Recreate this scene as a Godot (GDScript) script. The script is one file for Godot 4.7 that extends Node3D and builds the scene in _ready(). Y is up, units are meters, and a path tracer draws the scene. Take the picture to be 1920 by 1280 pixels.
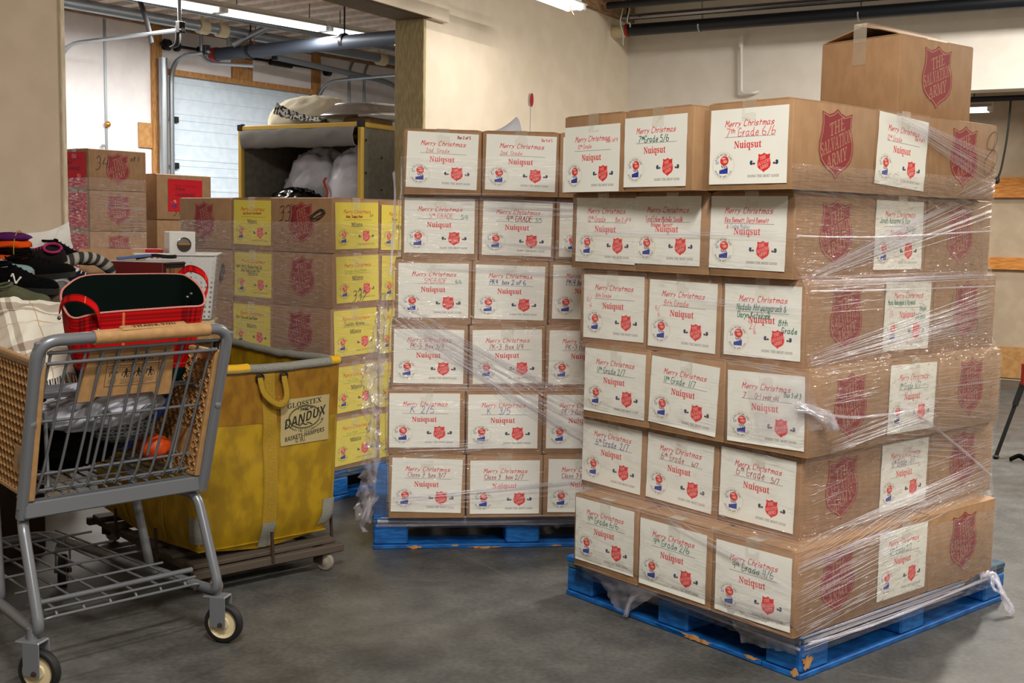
extends Node3D
# A storeroom with wrapped pallets of cartons, a shopping cart, a canvas hamper and a loading dock behind.
# Plan coordinates: x to the right, f forward from the camera; V(x, y, f) turns them into Godot's axes.

var M := {}
var rng := RandomNumberGenerator.new()
var used := {}


func V(x: float, y: float, f: float) -> Vector3:
	return Vector3(x, y, -f)


# ------------------------------------------------------------------ mesh builder
class MB:
	var st := SurfaceTool.new()
	var n := 0

	func _init() -> void:
		st.begin(Mesh.PRIMITIVE_TRIANGLES)
		st.set_smooth_group(-1)

	func smooth(on: bool) -> void:
		st.set_smooth_group(0 if on else -1)

	func tri(a: Vector3, b: Vector3, c: Vector3, ua := Vector2.ZERO, ub := Vector2.ZERO, uc := Vector2.ZERO) -> void:
		# a, b, c run counter-clockwise as seen from outside
		st.set_uv(ua)
		st.add_vertex(a)
		st.set_uv(uc)
		st.add_vertex(c)
		st.set_uv(ub)
		st.add_vertex(b)
		n += 1

	func quad(a: Vector3, b: Vector3, c: Vector3, d: Vector3, u0 := Vector2(0, 1), u1 := Vector2(1, 0)) -> void:
		# a lower left, b lower right, c upper right, d upper left, seen from outside
		var ua := u0
		var ub := Vector2(u1.x, u0.y)
		var uc := u1
		var ud := Vector2(u0.x, u1.y)
		tri(a, b, c, ua, ub, uc)
		tri(a, c, d, ua, uc, ud)

	func box(c: Vector3, s: Vector3, bev := 0.0, bs := Basis()) -> void:
		var h := s / 2.0
		var e := minf(bev, minf(h.x, minf(h.y, h.z)) * 0.9)
		var ax := [Vector3.RIGHT, Vector3.UP, Vector3.BACK]
		for i in 3:
			for sg in [-1.0, 1.0]:
				var w: Vector3 = ax[i] * sg
				var u: Vector3 = ax[(i + 1) % 3]
				var v: Vector3 = ax[(i + 2) % 3] * sg
				var o := w * h[i]
				var uu := u * (h[(i + 1) % 3] - e)
				var vv := v * (h[(i + 2) % 3] - e)
				quad(c + bs * (o - uu - vv), c + bs * (o + uu - vv), c + bs * (o + uu + vv), c + bs * (o - uu + vv))
		if e <= 0.0:
			return
		for i in 3:
			var j := (i + 1) % 3
			var k := (i + 2) % 3
			for sj in [-1.0, 1.0]:
				for sk in [-1.0, 1.0]:
					var p0: Vector3 = ax[j] * sj * h[j] + ax[k] * sk * (h[k] - e)
					var p1: Vector3 = ax[j] * sj * (h[j] - e) + ax[k] * sk * h[k]
					var l: Vector3 = ax[i] * (h[i] - e)
					if sj * sk < 0:
						quad(c + bs * (p0 - l), c + bs * (p0 + l), c + bs * (p1 + l), c + bs * (p1 - l))
					else:
						quad(c + bs * (p1 - l), c + bs * (p1 + l), c + bs * (p0 + l), c + bs * (p0 - l))
		for sx in [-1.0, 1.0]:
			for sy in [-1.0, 1.0]:
				for sz in [-1.0, 1.0]:
					var a := Vector3(sx * h.x, sy * (h.y - e), sz * (h.z - e))
					var b := Vector3(sx * (h.x - e), sy * h.y, sz * (h.z - e))
					var d := Vector3(sx * (h.x - e), sy * (h.y - e), sz * h.z)
					if sx * sy * sz > 0:
						tri(c + bs * a, c + bs * b, c + bs * d)
					else:
						tri(c + bs * a, c + bs * d, c + bs * b)

	func tube(pts: PackedVector3Array, r: float, k := 8, closed := false, rs := PackedFloat32Array(), flat := 1.0) -> void:
		var m := pts.size()
		if m < 2:
			return
		smooth(true)
		var up := Vector3.UP
		var t0 := (pts[1] - pts[0]).normalized()
		if absf(t0.dot(up)) > 0.9:
			up = Vector3.RIGHT
		var nx := t0.cross(up).normalized()
		var rings := []
		for i in m:
			var t: Vector3
			if closed:
				t = (pts[(i + 1) % m] - pts[(i + m - 1) % m]).normalized()
			else:
				t = (pts[mini(i + 1, m - 1)] - pts[maxi(i - 1, 0)]).normalized()
			nx = (nx - t * nx.dot(t)).normalized()
			var ny := t.cross(nx)
			var rr := rs[i] if rs.size() > i else r
			var ring := PackedVector3Array()
			for j in k:
				var a := TAU * j / k
				ring.append(pts[i] + nx * cos(a) * rr * flat + ny * sin(a) * rr)
			rings.append(ring)
		var last := m if closed else m - 1
		for i in last:
			var a: PackedVector3Array = rings[i]
			var b: PackedVector3Array = rings[(i + 1) % m]
			for j in k:
				var j2 := (j + 1) % k
				quad(a[j], a[j2], b[j2], b[j], Vector2(float(j) / k, float(i) / m), Vector2(float(j + 1) / k, float(i + 1) / m))
		smooth(false)
		if not closed:
			for e in [0, m - 1]:
				var ring: PackedVector3Array = rings[e]
				for j in range(1, k - 1):
					if e == 0:
						tri(ring[0], ring[j + 1], ring[j])
					else:
						tri(ring[0], ring[j], ring[j + 1])

	func lathe(prof: PackedVector2Array, k := 20, xf := Transform3D(), arc := TAU) -> void:
		# profile points (radius, height), from the bottom up on the outside
		for i in prof.size() - 1:
			for j in k:
				var a0 := arc * j / k
				var a1 := arc * (j + 1) / k
				var p := prof[i]
				var q := prof[i + 1]
				quad(xf * Vector3(p.x * cos(a1), p.y, p.x * sin(a1)), xf * Vector3(p.x * cos(a0), p.y, p.x * sin(a0)), xf * Vector3(q.x * cos(a0), q.y, q.x * sin(a0)), xf * Vector3(q.x * cos(a1), q.y, q.x * sin(a1)))

	func prism(poly: PackedVector2Array, depth: float, xf := Transform3D(), uvr := Rect2(0, 0, 1, 1)) -> void:
		# polygon in the xy plane, front at z = depth; uvr maps x, y to uv
		var p := poly
		if Geometry2D.is_polygon_clockwise(p):
			p = p.duplicate()
			p.reverse()
		var id := Geometry2D.triangulate_polygon(p)
		for i in range(0, id.size(), 3):
			var a := p[id[i]]
			var b := p[id[i + 1]]
			var c := p[id[i + 2]]
			if (b - a).cross(c - a) < 0:
				var t := b
				b = c
				c = t
			var f := func(q: Vector2) -> Vector2: return Vector2((q.x - uvr.position.x) / uvr.size.x, 1.0 - (q.y - uvr.position.y) / uvr.size.y)
			tri(xf * Vector3(a.x, a.y, depth), xf * Vector3(b.x, b.y, depth), xf * Vector3(c.x, c.y, depth), f.call(a), f.call(b), f.call(c))
			tri(xf * Vector3(a.x, a.y, 0), xf * Vector3(c.x, c.y, 0), xf * Vector3(b.x, b.y, 0), f.call(a), f.call(c), f.call(b))
		for i in p.size():
			var a := p[i]
			var b := p[(i + 1) % p.size()]
			quad(xf * Vector3(a.x, a.y, 0), xf * Vector3(b.x, b.y, 0), xf * Vector3(b.x, b.y, depth), xf * Vector3(a.x, a.y, depth), Vector2(0.02, 0.02), Vector2(0.02, 0.02))

	func surf(nu: int, nv: int, fn: Callable, uvs := Vector2.ONE, thick := 0.0, uv0 := Vector2.ZERO) -> void:
		# fn(u, v) -> Vector3; u to the right, v up, seen from outside
		var g := []
		for j in nv + 1:
			for i in nu + 1:
				g.append(fn.call(float(i) / nu, float(j) / nv))
		smooth(true)
		var w := nu + 1
		var nr := []
		if thick > 0.0:
			for j in nv + 1:
				for i in nu + 1:
					var du: Vector3 = g[j * w + mini(i + 1, nu)] - g[j * w + maxi(i - 1, 0)]
					var dv: Vector3 = g[mini(j + 1, nv) * w + i] - g[maxi(j - 1, 0) * w + i]
					nr.append(g[j * w + i] - du.cross(dv).normalized() * thick)
		for j in nv:
			for i in nu:
				var u0 := uv0 + Vector2(float(i) / nu * uvs.x, (1.0 - float(j) / nv) * uvs.y)
				var u1 := uv0 + Vector2(float(i + 1) / nu * uvs.x, (1.0 - float(j + 1) / nv) * uvs.y)
				quad(g[j * w + i], g[j * w + i + 1], g[(j + 1) * w + i + 1], g[(j + 1) * w + i], u0, u1)
		if thick > 0.0:
			for j in nv:
				for i in nu:
					var u0 := uv0 + Vector2(float(i + 1) / nu * uvs.x, (1.0 - float(j) / nv) * uvs.y)
					var u1 := uv0 + Vector2(float(i) / nu * uvs.x, (1.0 - float(j + 1) / nv) * uvs.y)
					quad(nr[j * w + i + 1], nr[j * w + i], nr[(j + 1) * w + i], nr[(j + 1) * w + i + 1], u0, u1)
			smooth(false)
			for i in nu:
				quad(nr[i], nr[i + 1], g[i + 1], g[i])
				var t := nv * w + i
				quad(g[t], g[t + 1], nr[t + 1], nr[t])
			for j in nv:
				quad(nr[(j + 1) * w], nr[j * w], g[j * w], g[(j + 1) * w])
				quad(g[(j + 1) * w + nu], g[j * w + nu], nr[j * w + nu], nr[(j + 1) * w + nu])
		smooth(false)

	func blob(c: Vector3, r: Vector3, bump := 0.0, fr := 3.0, seed_ := 1, nu := 28, nv := 16, bs := Basis(), floor_y := -1e9, ridged := false) -> void:
		# a lumpy closed body: an ellipsoid pushed in and out by noise, resting flat on floor_y
		var nz := FastNoiseLite.new()
		nz.seed = seed_
		nz.frequency = fr
		if ridged:
			nz.fractal_type = FastNoiseLite.FRACTAL_RIDGED
			nz.fractal_octaves = 3
		else:
			nz.fractal_octaves = 3
		smooth(true)
		var f := func(u: float, v: float) -> Vector3:
			var a := TAU * u
			var b := PI * (v - 0.5)
			var d := Vector3(cos(b) * cos(a), sin(b), -cos(b) * sin(a))
			var s := 1.0 + bump * nz.get_noise_3dv(d)
			var p := c + bs * (d * r * s)
			p.y = maxf(p.y, floor_y)
			return p
		surf(nu, nv, f)

	func done() -> ArrayMesh:
		st.generate_normals()
		return st.commit()


# ------------------------------------------------------------------ scene tree helpers
func numbered(s: String) -> String:
	var k: int = used.get(s, 0)
	used[s] = k + 1
	return s if k == 0 else "%s_%03d" % [s, k]


func thing(called: String, label: String, category: String, at := Vector3.ZERO, turn := 0.0, group := "") -> Node3D:
	var o := Node3D.new()
	o.name = numbered(called)
	add_child(o)
	o.position = at
	o.rotation.y = turn
	o.set_meta("label", label)
	o.set_meta("category", category)
	if group:
		o.set_meta("group", group)
	return o


func mesh_node(called: String, mesh: Mesh, mat: Material, parent: Node) -> MeshInstance3D:
	var o := MeshInstance3D.new()
	o.name = called if parent != self else numbered(called)
	o.mesh = mesh
	o.material_override = mat
	o.cast_shadow = GeometryInstance3D.SHADOW_CASTING_SETTING_ON
	parent.add_child(o, true)
	return o


func part(called: String, mb: MB, mat: Material, parent: Node, label := "", kind := "") -> MeshInstance3D:
	var o := mesh_node(called, mb.done(), mat, parent)
	if label:
		o.set_meta("label", label)
	if kind:
		o.set_meta("kind", kind)
	return o


func struct(called: String, mb: MB, mat: Material, at := Vector3.ZERO, turn := 0.0, label := "") -> MeshInstance3D:
	var o := mesh_node(called, mb.done(), mat, self)
	o.position = at
	o.rotation.y = turn
	o.set_meta("kind", "structure")
	if label:
		o.set_meta("label", label)
	return o


func solo(called: String, mb: MB, mat: Material, label: String, category: String, at := Vector3.ZERO, turn := 0.0, group := "") -> MeshInstance3D:
	var o := mesh_node(called, mb.done(), mat, self)
	o.position = at
	o.rotation.y = turn
	o.set_meta("label", label)
	o.set_meta("category", category)
	if group:
		o.set_meta("group", group)
	return o


func fillet(pts: Array, r: float, seg := 5, closed := false) -> PackedVector3Array:
	var out := PackedVector3Array()
	var m := pts.size()
	for i in m:
		var p: Vector3 = pts[i]
		if not closed and (i == 0 or i == m - 1):
			out.append(p)
			continue
		var a: Vector3 = pts[(i + m - 1) % m]
		var b: Vector3 = pts[(i + 1) % m]
		var da := (a - p)
		var db := (b - p)
		var rr := minf(r, minf(da.length(), db.length()) * 0.48)
		var p0 := p + da.normalized() * rr
		var p1 := p + db.normalized() * rr
		for s in seg + 1:
			var t := float(s) / seg
			out.append(p0.lerp(p, t).lerp(p.lerp(p1, t), t))
	return out


func spline(pts: Array, sub := 5) -> PackedVector3Array:
	var out := PackedVector3Array()
	var m := pts.size()
	for i in m - 1:
		var p0: Vector3 = pts[maxi(i - 1, 0)]
		var p1: Vector3 = pts[i]
		var p2: Vector3 = pts[i + 1]
		var p3: Vector3 = pts[mini(i + 2, m - 1)]
		for s in sub:
			out.append(p1.cubic_interpolate(p2, p0, p3, float(s) / sub))
	out.append(pts[m - 1])
	return out


func mat(key: String, col: Color, rough := 0.7, metal := 0.0, spec := 0.5) -> StandardMaterial3D:
	if M.has(key):
		return M[key]
	var m := StandardMaterial3D.new()
	m.resource_name = key
	m.albedo_color = col
	m.roughness = rough
	m.metallic = metal
	m.metallic_specular = spec
	M[key] = m
	return m


func noise(sd: int, fr: float, oct := 4, kind := FastNoiseLite.TYPE_SIMPLEX_SMOOTH) -> FastNoiseLite:
	var z := FastNoiseLite.new()
	z.seed = sd
	z.frequency = fr
	z.noise_type = kind
	z.fractal_octaves = oct
	return z


func ntex(sd: int, fr: float, c0: Color, c1: Color, size := 256, oct := 4, lo := 0.3, hi := 0.7) -> NoiseTexture2D:
	var t := NoiseTexture2D.new()
	t.width = size
	t.height = size
	t.seamless = true
	t.noise = noise(sd, fr, oct)
	var g := Gradient.new()
	g.offsets = PackedFloat32Array([lo, hi])
	g.colors = PackedColorArray([c0, c1])
	t.color_ramp = g
	return t


func bumptex(sd: int, fr: float, size := 256, strength := 4.0, oct := 3) -> NoiseTexture2D:
	var t := NoiseTexture2D.new()
	t.width = size
	t.height = size
	t.seamless = true
	t.as_normal_map = true
	t.bump_strength = strength
	t.noise = noise(sd, fr, oct)
	return t


func grain(key: String, c0: Color, c1: Color, scale: Vector3, rough := 0.75, sd := 3, world := false, size := 256, fr := 0.03) -> StandardMaterial3D:
	# a triplanar two-tone noise, stretched by scale into grain, weave or mottle
	if M.has(key):
		return M[key]
	var m := mat(key, Color.WHITE, rough)
	m.albedo_texture = ntex(sd, fr, c0, c1, size)
	m.uv1_triplanar = true
	m.uv1_world_triplanar = world
	m.uv1_scale = scale
	return m


func _ready() -> void:
	# camera
	var cam := Camera3D.new()
	cam.name = "camera"
	cam.fov = rad_to_deg(2.0 * atan(640.0 / 2165.0))
	cam.near = 0.05
	cam.far = 60.0
	add_child(cam)
	cam.position = Vector3(0, 1.30, 0)
	cam.basis = Basis(Vector3.RIGHT, -0.100) * Basis(Vector3.BACK, 0.0175)
	cam.current = true
	# surroundings: a closed building, so the background gives next to nothing
	var we := WorldEnvironment.new()
	we.name = "surroundings"
	var env := Environment.new()
	env.background_mode = Environment.BG_COLOR
	env.background_color = Color(0.02, 0.02, 0.02)
	env.tonemap_mode = Environment.TONE_MAPPER_LINEAR
	env.tonemap_exposure = 1.08
	env.sdfgi_enabled = true
	env.ssao_enabled = true
	env.ssil_enabled = true
	we.environment = env
	add_child(we)
	# the lamps are strip fittings, placed in build_lights()
	materials()
	matte()
	build_lights()
	build_room()
	label_bases()
	front_stack()
	middle_stack()
	yellow_stack()
	red_stacks()
	finish_atlas()
	build_cart()
	build_cart_load()
	build_hamper()
	build_table()
	build_bin()
	build_dock()
	build_fittings()


func build_lights() -> void:
	var g := "strip lights under the storeroom ceiling"
	for k in 4:
		tube_light("white two-tube strip light under the storeroom ceiling, above the frame, %s" % ["over the back corner", "over the right rear", "over the camera", "right of the camera"][k], in_room([-2.4, -2.4, -8.9, -9.6][k], 3.6, [3.9, 6.6, 3.9, 6.6][k]), ROOM, 1.25, LAMP * [1.5, 1.4, 1.2, 1.1][k], 3.0, 0.15, g)
	tube_light("strip light hung close to the cream wall above the middle stack", in_room(-2.895, 2.77, 0.685), ROOM, 1.05, LAMP * 0.10, 3.0, 0.93)
	for k in 4:
		tube_light("fluorescent strip light, %s in the row under the dock ceiling" % ["first and nearest the near jamb", "second", "third", "fourth and farthest"][k], in_dock(-2.42 + k * 1.12, 3.02, 1.62 + k * 0.11), DOCK - 0.1, 1.1, LAMP * 0.42, 4.0, 0.14)
	tube_light("single strip light in the room beyond the back opening", in_room(1.0, 2.33, 2.42), ROOM - PI / 2, 1.0, LAMP * 0.05, 2.0, 0.3)


const LAMP := 14.0


func materials() -> void:
	grain("cardboard", Color(0.615, 0.47, 0.335), Color(0.65, 0.505, 0.365), Vector3(3.0, 1.2, 3.0), 0.72, 41)
	grain("cardboard_pale", Color(0.635, 0.49, 0.35), Color(0.67, 0.525, 0.38), Vector3(3.0, 1.2, 3.0), 0.72, 42)
	grain("cardboard_dark", Color(0.595, 0.45, 0.315), Color(0.635, 0.49, 0.35), Vector3(3.0, 1.2, 3.0), 0.72, 43)
	var sp := mat("shield_print", Color.WHITE, 0.6)
	sp.albedo_texture = ImageTexture.create_from_image(shield_art(Color(0.54, 0.085, 0.13), Color(0.68, 0.52, 0.385)))
	mat("marker", Color(0.05, 0.05, 0.06), 0.5)
	var tape := mat("tape", Color(0.9, 0.87, 0.8, 0.12), 0.12, 0.0, 0.6)
	tape.transparency = BaseMaterial3D.TRANSPARENCY_ALPHA
	var film := mat("film", Color(0.88, 0.86, 0.9, 0.04), 0.13, 0.0, 0.6)
	film.transparency = BaseMaterial3D.TRANSPARENCY_ALPHA
	film.normal_enabled = true
	film.normal_texture = bumptex(51, 0.02, 512, 9.0, 4)
	film.normal_scale = 1.0
	film.uv1_scale = Vector3(0.8, 9.0, 1)
	var fc := mat("film_crease", Color(0.9, 0.89, 0.95, 0.24), 0.15, 0.0, 0.9)
	fc.transparency = BaseMaterial3D.TRANSPARENCY_ALPHA
	var fl := mat("film_loose", Color(0.9, 0.89, 0.94, 0.13), 0.16, 0.0, 0.8)
	fl.transparency = BaseMaterial3D.TRANSPARENCY_ALPHA
	var fb := mat("film_bunch", Color(0.9, 0.88, 0.93, 0.2), 0.17, 0.0, 0.8)
	fb.transparency = BaseMaterial3D.TRANSPARENCY_ALPHA
	grain("pallet_blue", Color(0.0, 0.30, 0.58), Color(0.03, 0.41, 0.72), Vector3(1.5, 6.0, 1.5), 0.6, 61)
	grain("pallet_worn", Color(0.02, 0.25, 0.5), Color(0.3, 0.36, 0.36), Vector3(2.0, 8.0, 2.0), 0.75, 62)
	grain("raw_wood", Color(0.62, 0.43, 0.24), Color(0.75, 0.56, 0.35), Vector3(6.0, 1.0, 6.0), 0.75, 63)
	grain("joist_wood", Color(0.5, 0.38, 0.27), Color(0.62, 0.49, 0.36), Vector3(1.0, 5.0, 1.0), 0.8, 64)
	grain("rail_wood", Color(0.72, 0.45, 0.18), Color(0.82, 0.56, 0.26), Vector3(1.0, 6.0, 1.0), 0.6, 65)
	grain("plywood", Color(0.66, 0.48, 0.28), Color(0.72, 0.55, 0.34), Vector3(2.0, 2.0, 2.0), 0.7, 66)
	grain("post_wood", Color(0.58, 0.52, 0.36), Color(0.67, 0.61, 0.45), Vector3(9.0, 1.2, 9.0), 0.75, 67)
	grain("trim_wood", Color(0.38, 0.32, 0.23), Color(0.47, 0.40, 0.3), Vector3(1.2, 9.0, 9.0), 0.75, 68)
	grain("jamb_paint", Color(0.74, 0.68, 0.58), Color(0.82, 0.77, 0.67), Vector3(4.0, 1.0, 4.0), 0.7, 69)
	grain("ceiling_paint", Color(0.7, 0.68, 0.64), Color(0.75, 0.73, 0.69), Vector3.ONE, 0.8, 70)
	grain("deck_metal_shaded", Color(0.1, 0.085, 0.08), Color(0.14, 0.12, 0.11), Vector3.ONE, 0.6, 71)  # darkened so the colour carries the shade in the gaps between the ribs
	grain("deck_rib", Color(0.8, 0.72, 0.64), Color(0.86, 0.79, 0.72), Vector3.ONE, 0.55, 72)  # lightened so the colour carries the light on the rib undersides
	grain("door_white", Color(0.79, 0.86, 0.93), Color(0.83, 0.89, 0.95), Vector3.ONE, 0.45, 73)
	mat("white_metal", Color(0.85, 0.85, 0.84), 0.4)
	mat("galvanised", Color(0.62, 0.65, 0.68), 0.38, 0.75)
	mat("steel_dark", Color(0.16, 0.16, 0.17), 0.45, 0.6)
	mat("chrome", Color(0.5, 0.5, 0.52), 0.18, 0.9)
	mat("pipe_dark", Color(0.10, 0.115, 0.14), 0.4, 0.3)
	mat("blue_steel", Color(0.22, 0.25, 0.3), 0.55, 0.3)
	mat("copper", Color(0.75, 0.45, 0.33), 0.4, 0.6)
	mat("gold", Color(0.72, 0.52, 0.25), 0.35, 0.7)
	mat("red_paint", Color(0.62, 0.1, 0.07), 0.5)
	mat("yellow_paint", Color(0.83, 0.69, 0.27), 0.5)
	grain("bin_grey", Color(0.45, 0.44, 0.40), Color(0.5, 0.49, 0.45), Vector3.ONE * 2.0, 0.55, 91)
	mat("cart_grey", Color(0.44, 0.455, 0.48), 0.32, 0.25)
	mat("cart_wire", Color(0.42, 0.43, 0.45), 0.4, 0.35)
	grain("tan_plastic", Color(0.63, 0.48, 0.31), Color(0.68, 0.53, 0.35), Vector3.ONE * 4.0, 0.5, 92)
	mat("grey_plastic", Color(0.45, 0.43, 0.4), 0.4)
	mat("cream_plastic", Color(0.80, 0.74, 0.6), 0.5)
	mat("rubber", Color(0.055, 0.055, 0.06), 0.65)
	mat("pale_rubber", Color(0.55, 0.52, 0.48), 0.7)
	grain("rust", Color(0.16, 0.1, 0.07), Color(0.24, 0.15, 0.1), Vector3.ONE * 12.0, 0.8, 93)
	mat("ink_black", Color(0.06, 0.055, 0.05), 0.6)
	mat("notice", Color.WHITE, 0.5).albedo_texture = notice_art()
	var rp := mat("red_plaid", Color.WHITE, 0.7)
	rp.albedo_texture = plaid_art(Color(0.70, 0.06, 0.07), Color(0.30, 0.02, 0.05), Color(0.85, 0.68, 0.4), Color(0.85, 0.68, 0.4), 256)
	mat("green_lining", Color(0.03, 0.07, 0.06), 0.85)
	mat("green_cloth", Color(0.03, 0.12, 0.1), 0.85)
	grain("piping", Color(0.8, 0.72, 0.66), Color(0.7, 0.15, 0.15), Vector3.ONE * 60.0, 0.7, 94, false, 128, 0.08)
	grain("black_cloth", Color(0.02, 0.02, 0.025), Color(0.045, 0.045, 0.05), Vector3.ONE * 6.0, 0.85, 95)
	mat("black_knit", Color(0.035, 0.033, 0.035), 0.9)
	mat("black_suede", Color(0.05, 0.045, 0.042), 0.9)
	mat("black_film", Color(0.02, 0.02, 0.02), 0.2)
	mat("dark_felt", Color(0.14, 0.13, 0.125), 0.95)
	mat("grey_suede", Color(0.42, 0.42, 0.42), 0.9)
	mat("pale_sole", Color(0.62, 0.58, 0.5), 0.7)
	mat("magenta", Color(0.62, 0.06, 0.36), 0.7)
	mat("navy_cloth", Color(0.1, 0.12, 0.17), 0.85)
	mat("pale_blue", Color(0.47, 0.55, 0.56), 0.8)
	mat("olive_felt", Color(0.33, 0.34, 0.26), 0.95)
	mat("taupe_felt", Color(0.36, 0.3, 0.25), 0.95)
	mat("orange_knit", Color(0.8, 0.28, 0.07), 0.9)
	mat("purple_knit", Color(0.3, 0.12, 0.32), 0.9)
	mat("orange_plastic", Color(0.78, 0.27, 0.03), 0.5)
	mat("blue_cloth", Color(0.06, 0.2, 0.5), 0.7)
	mat("blue_print", Color(0.35, 0.42, 0.62), 0.5)
	mat("white_cloth", Color(0.80, 0.79, 0.77), 0.9)
	mat("grey_cloth", Color(0.6, 0.6, 0.61), 0.95)
	mat("cream_cloth", Color(0.80, 0.77, 0.69), 0.8)
	mat("grey_canvas", Color(0.5, 0.5, 0.49), 0.9)
	mat("white_bag", Color(0.84, 0.85, 0.9), 0.35)
	var gf := mat("grey_film", Color(0.76, 0.77, 0.82, 0.75), 0.3)
	gf.transparency = BaseMaterial3D.TRANSPARENCY_ALPHA
	mat("foil", Color(0.8, 0.8, 0.82), 0.22, 0.95)
	mat("maroon", Color(0.36, 0.05, 0.06), 0.55)
	mat("red_card", Color(0.72, 0.04, 0.06), 0.5)
	mat("brown_print", Color(0.2, 0.13, 0.09), 0.6)
	mat("pale_rope", Color(0.72, 0.78, 0.72), 0.8)
	mat("grey_wood", Color(0.30, 0.26, 0.22), 0.8)
	grain("grey_wood2", Color(0.26, 0.22, 0.19), Color(0.38, 0.33, 0.28), Vector3(6, 6, 1), 0.8, 96)
	grain("yellow_canvas", Color(0.55, 0.43, 0.02), Color(0.66, 0.53, 0.03), Vector3(1.6, 1.0, 1.6), 0.55, 97)
	grain("soiled_canvas", Color(0.48, 0.34, 0.13), Color(0.56, 0.41, 0.15), Vector3(2.2, 1.2, 2.2), 0.75, 98)
	mat("yellow_bare", Color(0.85, 0.66, 0.05), 0.5)
	grain("grey_webbing", Color(0.47, 0.47, 0.44), Color(0.58, 0.58, 0.55), Vector3.ONE * 26.0, 0.85, 99)
	grain("pale_canvas", Color(0.56, 0.45, 0.14), Color(0.66, 0.54, 0.22), Vector3.ONE * 26.0, 0.85, 100)
	mat("hamper_label", Color.WHITE, 0.7).albedo_texture = hamper_label_art()
	mat("stripe_knit", Color.WHITE, 0.9).albedo_texture = stripes(Color(0.22, 0.22, 0.22), Color(0.62, 0.61, 0.57))
	var lk := mat("link_print", Color.WHITE, 0.7)
	lk.albedo_texture = links_art()
	lk.uv1_scale = Vector3(4, 3, 1)
	mat("zebra_cloth", Color.WHITE, 0.85).albedo_texture = ntex(101, 0.02, Color(0.04, 0.04, 0.05), Color(0.75, 0.74, 0.72), 256, 2, 0.48, 0.52)
	mat("gold_plaid", Color.WHITE, 0.8).albedo_texture = plaid_art(Color(0.62, 0.42, 0.24), Color(0.12, 0.07, 0.06), Color(0.8, 0.7, 0.5), Color(0.5, 0.1, 0.08), 128)
	var wp := mat("white_plaid", Color.WHITE, 0.9)
	wp.albedo_texture = plaid_art(Color(0.84, 0.82, 0.77), Color(0.42, 0.34, 0.29), Color(0.66, 0.5, 0.34), Color(0.66, 0.5, 0.34), 256)
	wp.uv1_scale = Vector3(2, 2, 1)
	var pf := mat("perforated", Color.WHITE, 0.5)
	pf.albedo_texture = holes_art()
	pf.transparency = BaseMaterial3D.TRANSPARENCY_ALPHA_SCISSOR
	pf.alpha_scissor_threshold = 0.5


func matte() -> void:
	# cloth and knit do not shine
	for k in ["green_lining", "green_cloth", "black_cloth", "black_knit", "black_suede", "dark_felt", "grey_suede", "navy_cloth", "pale_blue", "olive_felt", "taupe_felt", "orange_knit", "purple_knit", "white_cloth", "grey_cloth", "cream_cloth", "grey_canvas", "red_plaid", "white_plaid", "stripe_knit", "pale_canvas", "grey_webbing", "soiled_canvas"]:
		(M[k] as StandardMaterial3D).metallic_specular = 0.15


func label_bases() -> void:
	var red := Color(0.82, 0.17, 0.2)
	bases["white"] = label_base(Color(0.935, 0.94, 0.91), red, "Nuiqsut", Color(0.84, 0.15, 0.17))
	bases["yellow"] = label_base(Color(0.89, 0.82, 0.34), Color(0.82, 0.25, 0.12), "Minto", Color(0.15, 0.18, 0.12))
	bases["red"] = label_base(Color(0.80, 0.06, 0.14), Color(0.55, 0.02, 0.1), "CANNON KIT", Color(0.12, 0.04, 0.16))


const INK_RED := Color(0.85, 0.22, 0.27)
const INK_DARK := Color(0.55, 0.06, 0.12)
const INK_GREEN := Color(0.02, 0.36, 0.28)
const INK_BLUE := Color(0.13, 0.15, 0.5)
const INK_GREY := Color(0.3, 0.3, 0.33)


func row_y(r: int, top: int) -> float:
	return 0.1422 + CH * (top - r)


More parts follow.
